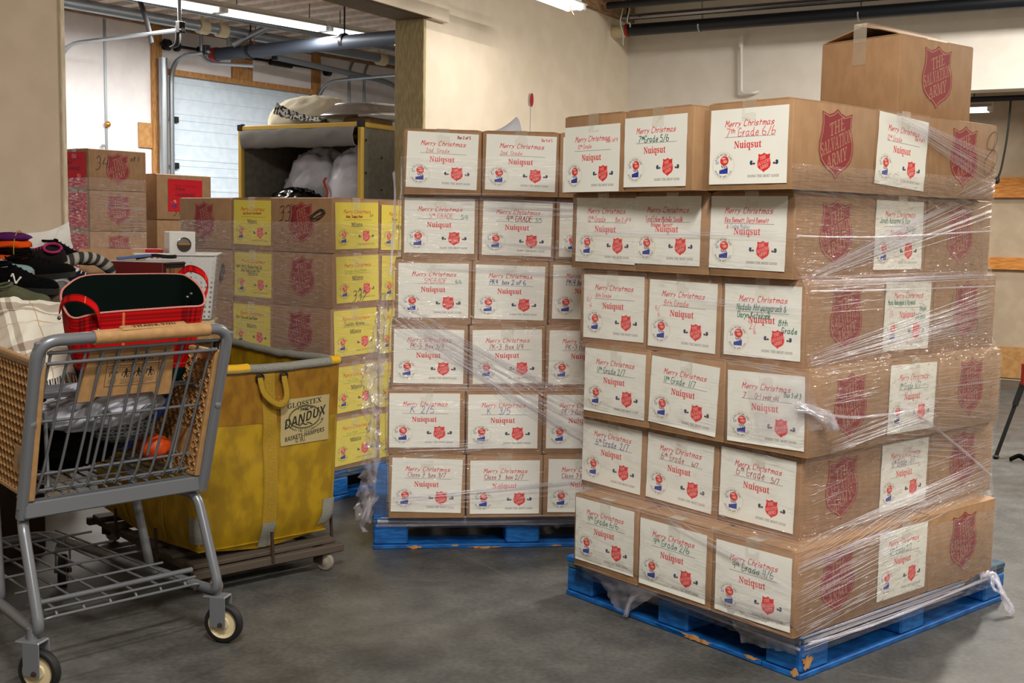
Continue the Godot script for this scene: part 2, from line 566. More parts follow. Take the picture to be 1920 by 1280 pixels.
func front_stack() -> void:
	var P0 := Vector2(0.8531, 3.2369)
	var yaw := 0.8677
	pallet("blue block pallet under the front stack, its paint chipped at the near corner", P0, yaw, 1.2074, 1.0, [
		[-0.001, 0.012, -0.40, 0.13, 0.02, "left", 3], [-0.001, 0.016, -0.18, 0.06, 0.014, "left", 4], [0.0, 0.02, -0.02, 0.03, 0.03, "left", 5], [0.03, 0.05, 0.0, 0.05, 0.05, "right", 6], [0.0, 0.135, -0.12, 0.1, 0.012, "left", 8], [0.62, 0.132, 0.001, 0.1, 0.014, "right", 9], [0.93, 0.13, 0.001, 0.14, 0.016, "right", 12]])
	var rows := [[0.765, 3.235, 0.870], [0.796, 3.302, 0.860], [0.840, 3.296, 0.846], [0.851, 3.252, 0.852], [0.846, 3.292, 0.862], [0.814, 3.187, 0.871]]
	# [words of the label, what is written on it]; left, middle, near corner of the left face
	var L := [
		[["12th Grade, Box 1 of 4, in red", [["12^th^ Grade", 0.24, 0.265, 0.06, INK_RED, 1.3], ["Box 1 of 4", 0.76, 0.21, 0.055, INK_RED, 1.3, -0.02, 0.62]]], ["7th Grade 5/6 in green", [["7^th^Grade 5/6", 0.22, 0.285, 0.09, INK_GREEN, 2.0]]], ["7th Grade 6/6 in red", [["7^th^ Grade 6/6", 0.2, 0.29, 0.11, INK_RED, 1.7]]]],
		[["12th Grade, Box 2 of 4, in red", [["12^th^ Grade", 0.19, 0.285, 0.085, INK_RED, 1.4, 0, 0.62], ["Box 2 of 4", 0.66, 0.28, 0.062, INK_RED, 1.4, 0, 0.66]]], ["two rows of handwritten red names", [["Tyrel Enlow-Michelle Sovalik", 0.16, 0.285, 0.075, INK_RED, 1.5, 0.01, 0.5], ["Brianna Barrett", 0.25, 0.345, 0.06, INK_RED, 1.4, 0, 0.6]]], ["red names over one fainter name", [["Kira Bennett, Daryl Bennett", 0.19, 0.28, 0.065, INK_RED, 1.5, 0, 0.56], ["&", 0.22, 0.345, 0.05, INK_RED, 1.3], ["Corlen Matias", 0.27, 0.345, 0.06, Color(0.55, 0.65, 0.75), 1.2, 0, 0.56]]]],
		[["small red 8th Grade, 6/6", [["8th Grade", 0.2, 0.275, 0.06, INK_RED, 1.3, -0.02], ["6/", 0.05, 0.33, 0.08, INK_RED, 1.2], ["6", 0.1, 0.4, 0.07, INK_RED, 1.2]]], ["larger red 8th Grade, 4/6", [["8th Grade", 0.22, 0.29, 0.085, INK_RED, 1.4], ["4/", 0.08, 0.36, 0.08, INK_RED, 1.1], ["6", 0.13, 0.425, 0.07, INK_RED, 1.1]]], ["two green names and 8th Grade", [["Nadalie Ahtuangaruak &", 0.16, 0.275, 0.085, INK_GREEN, 1.8, 0, 0.55], ["Daryn Kataironk", 0.17, 0.36, 0.085, INK_GREEN, 1.8, 0, 0.55], ["8th", 0.71, 0.42, 0.08, INK_GREEN, 1.8], ["Grade", 0.75, 0.5, 0.08, INK_GREEN, 1.8], ["2/", 0.33, 0.48, 0.09, INK_RED, 1.3], ["6", 0.39, 0.53, 0.07, INK_RED, 1.3]]]],
		[["11th Grade 2/7 in green", [["11^th^ Grade 2/7", 0.2, 0.285, 0.09, INK_GREEN, 1.7, 0, 0.66]]], ["11th Grade 1/7 in green", [["11^th^ Grade  1/7", 0.19, 0.28, 0.09, INK_GREEN, 1.7, 0, 0.66]]], ["0-1 year old in dark red", [["7", 0.2, 0.29, 0.08, INK_DARK, 1.5], ["0-1 year old", 0.36, 0.28, 0.07, INK_DARK, 1.4, 0, 0.66], ["Box 3 of 3", 0.74, 0.235, 0.065, INK_GREEN, 1.5, 0, 0.55]]]],
		[["6th Grade 2/7 in blue", [["6^th^ Grade  2/7", 0.22, 0.285, 0.1, INK_BLUE, 1.6, 0, 0.66]]], ["6th Grade 6/7 in dark red", [["6^th^ Grade", 0.21, 0.28, 0.1, INK_DARK, 1.5, 0, 0.66], ["6/7", 0.68, 0.285, 0.06, INK_DARK, 1.5]]], ["6th Grade 5/7 in dark red", [["6^th^ Grade", 0.21, 0.275, 0.12, INK_DARK, 1.5, 0, 0.6], ["5/7", 0.68, 0.285, 0.07, INK_DARK, 1.5]]]],
		[["9th Grade 6/6 in green", [["9^th^ Grade 6/6", 0.2, 0.27, 0.1, INK_GREEN, 1.7, 0, 0.68]]], ["9th Grade 2/6 in green", [["9^th^ Grade 2/6", 0.2, 0.27, 0.1, INK_GREEN, 1.7, 0, 0.7]]], ["9th Grade 4/6 in green", [["9^th^ Grade 4/6", 0.22, 0.27, 0.1, INK_GREEN, 1.7, 0, 0.7]]]],
	]
	var Rr := [
		["12th Grade, Box 4 of 4", [["12^th^ Grade", 0.18, 0.285, 0.07, INK_RED, 1.3], ["Box 4 of 4", 0.74, 0.235, 0.06, INK_RED, 1.3, 0, 0.55]]],
		["two green names", [["Jonah Ausanna & Ray", 0.08, 0.255, 0.085, INK_GREEN, 1.7, 0, 0.6], ["Auriga", 0.64, 0.35, 0.08, INK_GREEN, 1.7]]],
		["small green names and 8th Grade", [["Maria Nukapigak & Raymond", 0.06, 0.26, 0.075, INK_GREEN, 1.6, 0, 0.5], ["Oyagak", 0.76, 0.33, 0.06, INK_GREEN, 1.5, 0, 0.6], ["8th Grade", 0.68, 0.43, 0.075, INK_GREEN, 1.6, 0, 0.5], ["1/6", 0.1, 0.4, 0.1, INK_RED, 1.2, 0, 0.5]]],
		["11th Grade 6/7 in green", [["11^th^ Grade  6/7", 0.2, 0.285, 0.09, INK_GREEN, 1.5, 0, 0.6]]],
		["6th Grade 1/7 in blue", [["6^th^ Grade   1/7", 0.22, 0.28, 0.1, INK_BLUE, 1.5, 0, 0.58]]],
		["10th Grade 2/3 in green", [["10^th^ Grade 2/3", 0.21, 0.28, 0.09, INK_GREEN, 1.6, 0, 0.62]]],
	]
	var nth := ["top", "second", "third", "fourth", "fifth", "bottom"]
	for r in 6:
		var P := Vector2(rows[r][0], rows[r][1])
		var yw: float = rows[r][2]
		var y := row_y(r, 5)
		for c in 3:
			var e: Array = L[r][c]
			var pg := page_cell("white", e[1])
			var lab := "carton labelled %s, %s row %s, front stack" % [e[0], nth[r], ["left", "middle", "right"][c]]
			var o := {"page": pg, "shields": [1.0] if c == 2 else []}
			if r == 0:
				o["lift"] = 0.012
				o["lift2"] = 0.009
			if c == 2:
				lab = "carton labelled %s, near corner of front stack, %s row" % [e[0], nth[r]]
				if r == 3:
					o["page_turn"] = 0.03
				o["page_off"] = Vector2([0.0, -0.012, 0.002, 0.0, -0.004, 0.004][r], [-0.002, 0.004, -0.002, -0.004, 0.002, -0.004][r])
			elif c == 0:
				o["page_off"] = Vector2([-0.006, 0.012, 0.006, -0.006, -0.006, -0.002][r], [-0.018, 0.002, 0.0, 0.004, 0.002, 0.006][r])
			else:
				o["page_off"] = Vector2([-0.012, -0.02, 0.0, -0.01, -0.006, -0.006][r], [-0.006, 0.006, -0.006, 0.0, 0.0, -0.004][r])
				o["page_turn"] = [0.0, 0.0, -0.01, -0.045, -0.02, 0.0][r]
			if r == 0 and c < 2:
				carton(lab, Vector2(0.53, 3.47), 0.93, 0.0, (1 - c) * 0.306, "L", y, o)
			else:
				carton(lab, P, yw, 0.0, (2 - c) * 0.3055, "L", y, o)
		var pr := page_cell("white", Rr[r][1])
		carton("carton labelled %s, right face of front stack, %s row" % [Rr[r][0], nth[r]], P, yw, CL + 0.002, 0.002, "R", y, {"page": pr, "shields": [], "page_off": Vector2(-0.012, 0.004), "page_turn": [-0.06, 0.0, -0.02, -0.02, -0.01, -0.01][r]})
		var mk := {"shields": [1.0]}
		if r == 0:
			mk["marks"] = [[marker_mesh("8", 0.14, 0.0012, 0.4), "x", 1.0, -0.115, 0.09]]
		elif r == 2:
			mk["marks"] = [[marker_mesh("4", 0.14, 0.0012, 0.6), "x", 1.0, 0.14, 0.07], [marker_mesh("6", 0.12, 0.0012, 0.8), "x", 1.0, 0.0, 0.05]]
		carton("carton with a dark red shield at the far right end, %s row of front stack" % nth[r], P, yw, CL + CW + [0.004, 0.012, 0.012, 0.006, 0.004, 0.004][r], 0.0, "L", y, mk)
	carton("plain brown carton with a red shield standing alone on top of the front stack", Vector2(1.205, 3.70), 0.91, 0.0, 0.0, "L", row_y(-1, 5), {"shields": [1.0], "lift": 0.05, "lift2": 0.042, "tape_up": 0.045, "card": "cardboard_pale"})
	# the film round it
	var sk := FilmShape.new()
	sk.P = P0
	sk.yaw = yaw
	sk.lb = 2 * CL + CW + 0.006
	sk.la = 3 * CW + 0.004
	sk.prof = [[0.03, -0.006, -0.006], [0.13, -0.006, -0.006]]
	var bd := Vector2(sin(yaw), cos(yaw))
	var ad := Vector2(-cos(yaw), sin(yaw))
	for r in range(5, -1, -1):
		var d := Vector2(rows[r][0], rows[r][1]) - P0
		var y := row_y(r, 5)
		var dy: float = rows[r][2] - yaw
		sk.prof.append([y + 0.012, d.dot(bd) - 0.007, d.dot(ad) - 0.007, dy])
		sk.prof.append([y + CH - 0.006, d.dot(bd) - 0.007, d.dot(ad) - 0.007, dy])
	var w := thing("stretch_wrap", "clear stretch film wound round the cartons of the front stack", "plastic wrap")
	part("film_sheet", film_sheet(sk, 0.085, 1.40, ["left"], 1), M.film, w)
	part("film_sheet", film_sheet(sk, 0.075, 1.485, ["right"], 2), M.film, w)
	var gr := [  # cream paint darkened here: weaker light on this stretch put into the colour
		["right", 0.0, 0.24, 0.5, 0.30, 0.2, 0.2, 70, 0.9, 0.0011], ["right", 0.0, 0.37, 1.1, 0.47, 0.06, 0.1, 46, 0.5, 0.0012], ["right", 0.02, 0.3, 0.6, 0.37, 0.12, 0.1, 40, 0.8, 0.0013],
		["right", 0.03, 0.55, 0.22, 0.56, 0.2, 0.2, 40, 0.95, 0.0009], ["right", 0.1, 0.68, 0.7, 0.74, 0.05, 0.08, 30, 0.7, 0.0011], ["right", 0.05, 0.86, 0.35, 0.87, 0.12, 0.12, 40, 0.9, 0.0009],
		["right", 0.02, 0.93, 1.1, 1.06, 0.05, 0.14, 50, 0.55, 0.0011], ["right", 0.05, 1.1, 0.4, 1.11, 0.08, 0.08, 26, 0.9, 0.0010], ["right", 0.05, 1.16, 1.12, 1.42, 0.02, 0.16, 36, 0.35, 0.0011],
		["right", 0.0, 1.155, 1.12, 1.16, 0.03, 0.03, 20, 0.4, 0.0012], ["right", 0.5, 1.65, 1.12, 1.5, 0.03, 0.12, 34, 0.3, 0.0011], ["right", 0.2, 1.28, 0.7, 1.27, 0.06, 0.06, 16, 0.9, 0.0010],
		["right", 0.35, 0.72, 1.12, 0.62, 0.2, 0.24, 50, 0.6, 0.0007], ["right", 0.0, 0.12, 0.9, 0.115, 0.05, 0.05, 60, 0.6, 0.0013], ["right", 0.55, 0.46, 1.1, 0.5, 0.2, 0.2, 26, 0.8, 0.0007], ["right", 0.6, 0.88, 1.12, 0.88, 0.24, 0.24, 34, 0.7, 0.0007],
		["left", 0.0, 0.2, 0.3, 0.2, 0.2, 0.2, 60, 0.92, 0.0008], ["left", 0.0, 0.125, 0.9, 0.125, 0.05, 0.04, 50, 0.5, 0.0010], ["left", 0.0, 0.7, 0.25, 0.7, 0.16, 0.12, 46, 0.92, 0.0009],
		["left", 0.02, 0.91, 0.3, 0.92, 0.06, 0.05, 20, 0.9, 0.0009], ["left", 0.0, 1.29, 0.9, 1.29, 0.02, 0.02, 8, 0.2, 0.0009], ["left", 0.25, 0.45, 0.4, 0.45, 0.12, 0.1, 20, 0.9, 0.0008], ["left", 0.3, 0.66, 0.36, 0.66, 0.4, 0.4, 24, 0.95, 0.0009], ["left", 0.0, 1.07, 0.5, 1.075, 0.03, 0.03, 10, 0.5, 0.0008],
		["left", 0.0, 0.4, 0.9, 0.4, 0.03, 0.03, 16, 0.6, 0.0009], ["left", 0.0, 0.3, 0.6, 0.42, 0.03, 0.02, 10, 0.4, 0.0009],
	]
	part("film_creases", film_creases(sk, gr, 77), M.film_crease, w, "", "stuff")
	part("film_rope", film_rope(sk, [["right", 0.02, 0.785], ["right", 0.2, 0.755], ["right", 0.42, 0.745], ["right", 0.55, 0.735], ["right", 0.8, 0.62], ["right", 1.1, 0.46]], 0.0045, 3), M.film_crease, w)
	part("film_rope", film_rope(sk, [["right", 0.0, 1.285], ["right", 0.4, 1.285], ["right", 1.12, 1.31]], 0.0028, 4), M.film_crease, w)
	part("film_rope", film_rope(sk, [["right", 0.0, 1.13], ["right", 0.3, 1.125], ["right", 1.1, 1.12]], 0.0028, 5), M.film_crease, w)
	part("film_rope", film_rope(sk, [["right", 0.02, 0.115], ["right", 0.4, 0.10], ["right", 1.05, 0.115]], 0.005, 6), M.film_crease, w)
	part("film_rope", film_rope(sk, [["left", 0.9, 0.13], ["left", 0.4, 0.11], ["left", 0.0, 0.1]], 0.004, 6), M.film_crease, w)
	# loose ends: a knotted tail at the right end of the pallet, a hanging flap at the left, a crumpled flag on the near corner
	var k0 := sk.at("right", 1.06, 0.125, 0.02)
	part("film_tail", film_clump([k0 + Vector3(-0.06, 0.006, 0.03), k0, k0 + Vector3(0.012, -0.03, 0.03), k0 + Vector3(0.03, -0.06, 0.04), k0 + Vector3(0.05, -0.10, 0.06), k0 + Vector3(0.052, -0.115, 0.062)], 0.014, 21), M.film_crease, w)
	var q0 := sk.at("left", 0.86, 0.13, 0.006)
	part("film_flap", film_flag([sk.at("left", 0.70, 0.03, 0.03), sk.at("left", 0.66, 0.03, 0.03), sk.at("left", 0.5, 0.15, 0.01), sk.at("left", 0.84, 0.12, 0.008)], 31, 0.016), M.film_loose, w)
	part("film_tail", film_clump([sk.at("left", 0.6, 0.12, 0.012), sk.at("left", 0.66, 0.08, 0.02), sk.at("left", 0.68, 0.02, 0.03)], 0.010, 23, 4), M.film_loose, w)
	part("film_flap", film_flag([sk.at("left", 0.16, 0.70, 0.012), sk.at("right", 0.03, 0.74, 0.03), sk.at("left", 0.0, 0.90, 0.012), sk.at("left", 0.22, 0.86, 0.012)], 33, 0.014, 20, 16), M.film_loose, w)
	part("film_flap", film_flag([sk.at("left", 0.2, 0.07, 0.012), sk.at("left", 0.0, 0.09, 0.014), sk.at("left", 0.0, 0.24, 0.012), sk.at("left", 0.26, 0.22, 0.012)], 34, 0.01, 22, 16), M.film_loose, w)
	part("film_tail", film_clump([sk.at("left", 0.03, 0.80, 0.02), sk.at("right", 0.02, 0.78, 0.035), sk.at("right", 0.045, 0.745, 0.04), sk.at("right", 0.06, 0.76, 0.03)], 0.016, 27, 6), M.film_loose, w)


func middle_stack() -> void:
	var yaw := PI / 2 - 0.095
	var P0 := Vector2(-0.543, 4.517)
	pallet("blue block pallet under the middle stack of white-labelled cartons", P0, PI / 2 - 0.11, 1.2074, 1.0, [[0.17, 0.008, 0.001, 0.07, 0.014, "right", 13], [0.33, 0.013, 0.001, 0.035, 0.008, "right", 14], [0.45, 0.004, 0.001, 0.12, 0.01, "right", 15], [0.74, 0.008, 0.001, 0.05, 0.008, "right", 16]])
	var rows := [[-0.433, 4.539], [-0.443, 4.578], [-0.465, 4.555], [-0.475, 4.531], [-0.481, 4.475], [-0.475, 4.468]]
	var T := [
		[["2nd Grade, Box 2 of 5", [["2nd  Grade", 0.26, 0.28, 0.07, INK_RED, 1.2], ["Box 2 of 5", 0.70, 0.075, 0.05, INK_DARK, 1.6, 0, 0.6]]], ["2nd Grade, Box 4 of 5", [["2nd  Grade", 0.2, 0.28, 0.065, INK_RED, 1.2], ["Box 4 of 5", 0.78, 0.075, 0.05, INK_RED, 1.2, 0, 0.5]]], ["2nd Grade", [["2nd Grade", 0.24, 0.28, 0.065, INK_RED, 1.2]]]],
		[["5th GRADE 5/6", [["5^th^ GRADE", 0.34, 0.28, 0.085, INK_RED, 1.3, 0, 0.72], ["5/6", 0.80, 0.285, 0.07, INK_GREEN, 1.4, 0, 0.7]]], ["4th GRADE 3/5", [["4^th^ GRADE", 0.33, 0.285, 0.1, INK_DARK, 1.9, 0, 0.66], ["3/5", 0.75, 0.285, 0.07, INK_GREEN, 1.4, 0, 0.7]]], ["a hidden line of writing", []]],
		[["5th GRADE 4/6", [["5^th^GRADE", 0.36, 0.28, 0.085, INK_RED, 1.3, 0, 0.72], ["4/6", 0.80, 0.285, 0.065, INK_GREEN, 1.4, 0, 0.7]]], ["PK4 box 2 of 6 in blue", [["PK4  box 2 of 6", 0.2, 0.275, 0.085, INK_BLUE, 1.8, 0, 0.68]]], ["PK4 in blue", [["PK4 box 3 of 6", 0.19, 0.28, 0.09, INK_BLUE, 1.9, 0, 0.7]]]],
		[["PK-3 Box 3/4", [["PK-3  Box 3/4", 0.23, 0.275, 0.085, INK_DARK, 1.6, 0, 0.7]]], ["PK-3 Box 1/4", [["PK-3  Box 1/4", 0.24, 0.28, 0.09, INK_DARK, 1.5, 0, 0.7]]], ["PK-3 beside the front stack", [["PK-3 Box 2/4", 0.23, 0.275, 0.09, INK_DARK, 1.5, 0, 0.7]]]],
		[["K 2/5 in blue", [["K  2/5", 0.29, 0.28, 0.12, INK_BLUE, 1.6, 0, 0.75]]], ["K 3/5 in blue", [["K   3/5", 0.26, 0.28, 0.11, INK_BLUE, 1.5, 0, 0.75]]], ["PK-3 above the bottom row", [["PK-3 Box 4/4", 0.21, 0.28, 0.09, INK_DARK, 1.5, 0, 0.7]]]],
		[["Class 3 box 3/7", [["Class 3  box 3/7", 0.22, 0.27, 0.085, INK_DARK, 1.6, 0, 0.68]]], ["Class 3 box 2/7", [["Class 3   box 2/7", 0.2, 0.275, 0.085, INK_DARK, 1.6, 0, 0.66]]], ["Class 3 at the bottom right", [["Class 3 box 1/7", 0.19, 0.275, 0.085, INK_DARK, 1.6, 0, 0.68]]]],
	]
	for r in 6:
		for c in 3:
			var e: Array = T[r][c]
			var pg := page_cell("white", e[1])
			var lab := "carton labelled %s, %s row %s, middle stack" % [e[0], ["top", "second", "third", "fourth", "fifth", "bottom"][r], ["left", "centre", "right"][c]]
			if r == 1 and c == 2:
				lab = "second row carton of the middle stack, mostly behind the front stack"
			var po := Vector2([[-0.003, 0.0, 0.0], [-0.003, 0.001, 0.0], [0.0, -0.002, 0.0], [-0.004, 0.0, 0.0], [-0.007, -0.006, 0.0], [-0.001, 0.0, 0.006]][r][c], [[0.006, 0.003, 0.0], [0.007, 0.001, 0.0], [0.006, 0.002, 0.006], [0.001, 0.002, 0.0], [0.008, 0.004, 0.004], [0.004, -0.004, 0.0]][r][c])
			var ptn: float = [[-0.03, -0.02, 0.0], [-0.005, -0.02, 0.0], [0.0, -0.02, -0.01], [-0.01, 0.02, -0.01], [0.0, 0.0, 0.0], [-0.03, 0.0, -0.01]][r][c]
			carton(lab, Vector2(rows[r][0], rows[r][1]), yaw, c * 0.3065, 0.0, "R", row_y(r, 5), {"page": pg, "shields": [], "page_off": po, "page_turn": ptn, "lift": 0.009 if r == 0 else 0.003})
	carton("carton behind the top left carton of the middle stack, only its edge showing", Vector2(-0.475, 4.99), yaw, 0.0, 0.0, "R", row_y(0, 5), {"shields": []})
	carton("carton behind the second carton row of the middle stack, its left edge in film", Vector2(-0.485, 5.0), yaw, 0.0, 0.0, "R", row_y(1, 5), {"shields": []})
	var sk := FilmShape.new()
	sk.P = P0
	sk.yaw = yaw
	sk.la = 0.9
	sk.lb = 1.0
	sk.prof = [[0.03, 0.0, -0.006], [0.13, 0.02, -0.006]]
	var bd := Vector2(sin(yaw), cos(yaw))
	var ad := Vector2(-cos(yaw), sin(yaw))
	for r in range(5, -1, -1):
		var d := Vector2(rows[r][0], rows[r][1]) - P0
		var y := row_y(r, 5)
		sk.prof.append([y + 0.012, d.dot(bd) - 0.008, d.dot(ad) - 0.007])
		sk.prof.append([y + CH - 0.006, d.dot(bd) - 0.008, d.dot(ad) - 0.007])
	var w := thing("stretch_wrap", "clear stretch film wound round the cartons of the middle stack", "plastic wrap")
	part("film_sheet", film_sheet(sk, 0.09, 1.56, ["left", "right"], 7), M.film, w)
	var gr := [
		["right", 0.0, 1.39, 0.5, 1.39, 0.06, 0.06, 24, 0.85, 0.0012], ["right", 0.3, 1.37, 1.0, 1.36, 0.08, 0.05, 40, 0.8, 0.0013], ["right", 0.0, 0.92, 1.0, 0.42, 0.10, 0.2, 40, 0.25, 0.0010], ["right", 0.0, 0.98, 0.7, 0.55, 0.06, 0.16, 26, 0.35, 0.0010],
		["right", 0.05, 0.42, 0.5, 0.44, 0.06, 0.06, 34, 0.85, 0.0012], ["right", 0.0, 0.2, 0.9, 0.27, 0.06, 0.12, 40, 0.7, 0.0011], ["right", 0.0, 0.12, 1.0, 0.13, 0.05, 0.05, 50, 0.5, 0.0014], ["right", 0.1, 0.98, 0.3, 0.96, 0.1, 0.1, 26, 0.9, 0.0010],
		["right", 0.3, 1.22, 0.8, 1.18, 0.06, 0.06, 12, 0.6, 0.0010], ["right", 0.05, 1.14, 0.9, 1.10, 0.04, 0.04, 14, 0.7, 0.0010], ["right", 0.5, 0.72, 1.0, 0.70, 0.12, 0.12, 20, 0.8, 0.0009], ["right", 0.0, 0.66, 0.9, 0.66, 0.05, 0.05, 20, 0.8, 0.0010], ["right", 0.0, 0.3, 0.4, 0.32, 0.2, 0.2, 30, 0.9, 0.0009],
	]
	part("film_creases", film_creases(sk, gr, 78), M.film_crease, w, "", "stuff")
	part("film_rope", film_rope(sk, [["right", 0.0, 0.93], ["right", 0.3, 0.74], ["right", 0.6, 0.57], ["right", 0.98, 0.34]], 0.0032, 9), M.film_crease, w)
	part("film_rope", film_rope(sk, [["right", 0.0, 0.12], ["right", 0.5, 0.115], ["right", 1.0, 0.13]], 0.006, 11), M.film_crease, w)
	# the bunched edge of film along the left side
	for k in 3:
		var lo := [0.12, 0.42, 0.70][k] as float
		var hi := [0.46, 0.74, 1.02][k] as float
		var w0 := [0.075, 0.05, 0.085][k] as float
		var w1 := [0.05, 0.085, 0.03][k] as float
		part("film_edge", film_flag([sk.at("right", -w0, lo, -0.05), sk.at("right", 0.004, lo, 0.006), sk.at("right", 0.004, hi, 0.006), sk.at("right", -w1, hi, -0.05)], 45 + k, 0.04, 14, 26), M.film_bunch, w)
		part("film_edge", film_flag([sk.at("right", -w0 * 0.8, lo, -0.03), sk.at("right", -0.01, lo, -0.01), sk.at("right", -0.008, hi, 0.0), sk.at("right", -w1 * 0.8, hi, -0.02)], 55 + k, 0.03, 12, 26), M.film_bunch, w)
	part("film_tail", film_clump([sk.at("right", -0.06, 0.22, -0.02), sk.at("right", -0.075, 0.15, -0.01), sk.at("right", -0.06, 0.1, 0.01), sk.at("right", -0.04, 0.08, 0.015)], 0.012, 43, 7), M.film_loose, w)
	part("film_edge", film_clump([sk.at("right", -0.01, 1.1, 0.0), sk.at("right", -0.025, 1.25, -0.01), sk.at("right", -0.02, 1.4, -0.01), sk.at("right", -0.03, 1.5, -0.02)], 0.006, 47, 5), M.film_loose, w)


func yellow_stack() -> void:
	var yaw := deg_to_rad(38)
	var P0 := Vector2(-0.832, 5.3)
	pallet("blue block pallet under the stack with yellow labels", Vector2(-0.85, 5.28), yaw, 1.0, 1.2, [])
	var y0 := 0.1422
	var A := [[], [], []]
	var dark := Color(0.2, 0.16, 0.1)
	var Bt := [["a small red line", [["Judy Baxter & Saul Demoski", 0.24, 0.25, 0.05, INK_DARK, 1.5, -0.02, 0.62]]], ["two dark lines of names", [["Logan Shutts, Madden Frank, Sha", 0.03, 0.265, 0.075, dark, 1.7, 0.02, 0.5], ["Sonja Vogler & Lakon Char", 0.16, 0.34, 0.07, dark, 1.7, 0, 0.5]]], ["faded names behind film", [["Chris Titus and Liam Baker", 0.06, 0.26, 0.07, dark, 1.8, 0, 0.55]]]]
	var Ct := [["small dark red names, top row", [["Asher, Teagan, Avan", 0.24, 0.255, 0.055, INK_DARK, 1.9, 0, 0.6], ["2/3", 0.8, 0.24, 0.05, INK_DARK, 1.5]]], ["a green line and a large 332", [["Georgia Titus Frank", 0.2, 0.27, 0.05, Color(0.35, 0.6, 0.15), 1.2, 0, 0.9]]], ["pencilled dark names, third row", [["Dominiko Wicklow", 0.23, 0.275, 0.09, dark, 1.5, 0, 0.58]]], ["a faint green line, above the lowest", [["Kyler Charlie", 0.28, 0.27, 0.05, Color(0.5, 0.66, 0.2), 1.1]]], ["a faint green line, lowest row", [["Isaac Frank", 0.28, 0.27, 0.05, Color(0.5, 0.66, 0.2), 1.1]]]]
	var Dt := [["Neva", INK_DARK], ["Sonia", INK_DARK], ["Kelly", Color(0.4, 0.6, 0.15)], ["Ryan", INK_DARK], ["Abe", INK_DARK]]
	var nth := ["top", "second", "third", "fourth", "bottom"]
	for r in 5:
		var y := y0 + CH * (4 - r)
		var sh := [0.0, 0.004, -0.006, 0.0, -0.004][r] as float
		if r < 3:
			var ma := {"shields": [-1.0]}
			if r == 0:
				ma["marks"] = [[marker_mesh("332", 0.042, 0.0016, 0.5), "x", -1.0, -0.08, 0.012]]
			elif r == 1:
				ma["marks"] = [[scribble_mesh(0.05, 0.12, 8, 8), "x", -1.0, 0.13, 0.13]]
			carton("carton with a red shield at the left end of the yellow-labelled stack, %s row" % nth[r], P0, yaw, 0.0 + sh, CL + CW + 0.012, "R", y, ma)
			carton("carton with a yellow label showing %s, left face of that stack" % Bt[r][0], P0, yaw, 0.004 + sh, CL + 0.003, "L", y, {"page": page_cell("yellow", Bt[r][1]), "shields": [], "page_off": Vector2(0.004, 0.006)})
		var mc := {"shields": [-1.0], "page": page_cell("yellow", Ct[r][1]), "page_off": Vector2(0.006, [0.0, 0.006, 0.01, 0.0, 0.004][r]), "page_turn": [0.02, 0.03, 0.03, 0.03, 0.03][r]}
		if r == 0:
			mc["marks"] = [[marker_mesh("332", 0.07, 0.0018, 0.5), "x", -1.0, -0.165, 0.145], [scribble_mesh(0.13, 0.06, 5, 17, 0.0018), "x", -1.0, 0.11, 0.17]]
		elif r == 1:
			mc["marks"] = [[marker_mesh("332", 0.05, 0.0022, 0.5), "z", 1.0, -0.035, 0.028]]
		carton("corner carton of the yellow-labelled stack with %s" % Ct[r][0], P0, yaw, sh, 0.0, "R", y, mc)
		carton("carton with a yellow label beside the corner cartons of the yellow-labelled stack, %s row" % nth[r], P0, yaw, CW + 0.003 + sh, 0.004, "R", y, {"page": page_cell("yellow", [[Dt[r][0], 0.26, 0.27, 0.07, Dt[r][1], 1.8]]), "shields": []})
	var sk := FilmShape.new()
	sk.P = P0
	sk.yaw = yaw
	sk.la = 2 * CL + CW + 0.01
	sk.lb = 3 * CW
	sk.prof = [[0.03, -0.012, -0.012], [1.6, -0.012, -0.012]]
	var w := thing("stretch_wrap", "clear stretch film wound round the yellow-labelled cartons", "plastic wrap")
	part("film_sheet", film_sheet(sk, 0.12, 1.30, ["left", "right"], 17), M.film, w)
	var gr := [["left", 0.4, 1.12, 1.1, 1.1, 0.16, 0.16, 30, 0.5, 0.0008], ["left", 0.0, 0.85, 1.1, 0.98, 0.3, 0.3, 40, 0.6, 0.0008], ["left", 0.05, 0.72, 0.5, 0.66, 0.06, 0.06, 24, 0.9, 0.0013], ["left", 0.8, 1.22, 1.1, 1.24, 0.06, 0.06, 8, 0.95, 0.0016], ["right", 0.0, 0.7, 0.6, 0.5, 0.4, 0.4, 30, 0.5, 0.0008], ["right", 0.4, 1.2, 0.6, 1.18, 0.1, 0.1, 20, 0.9, 0.0013]]
	part("film_creases", film_creases(sk, gr, 79), M.film_crease, w, "", "stuff")


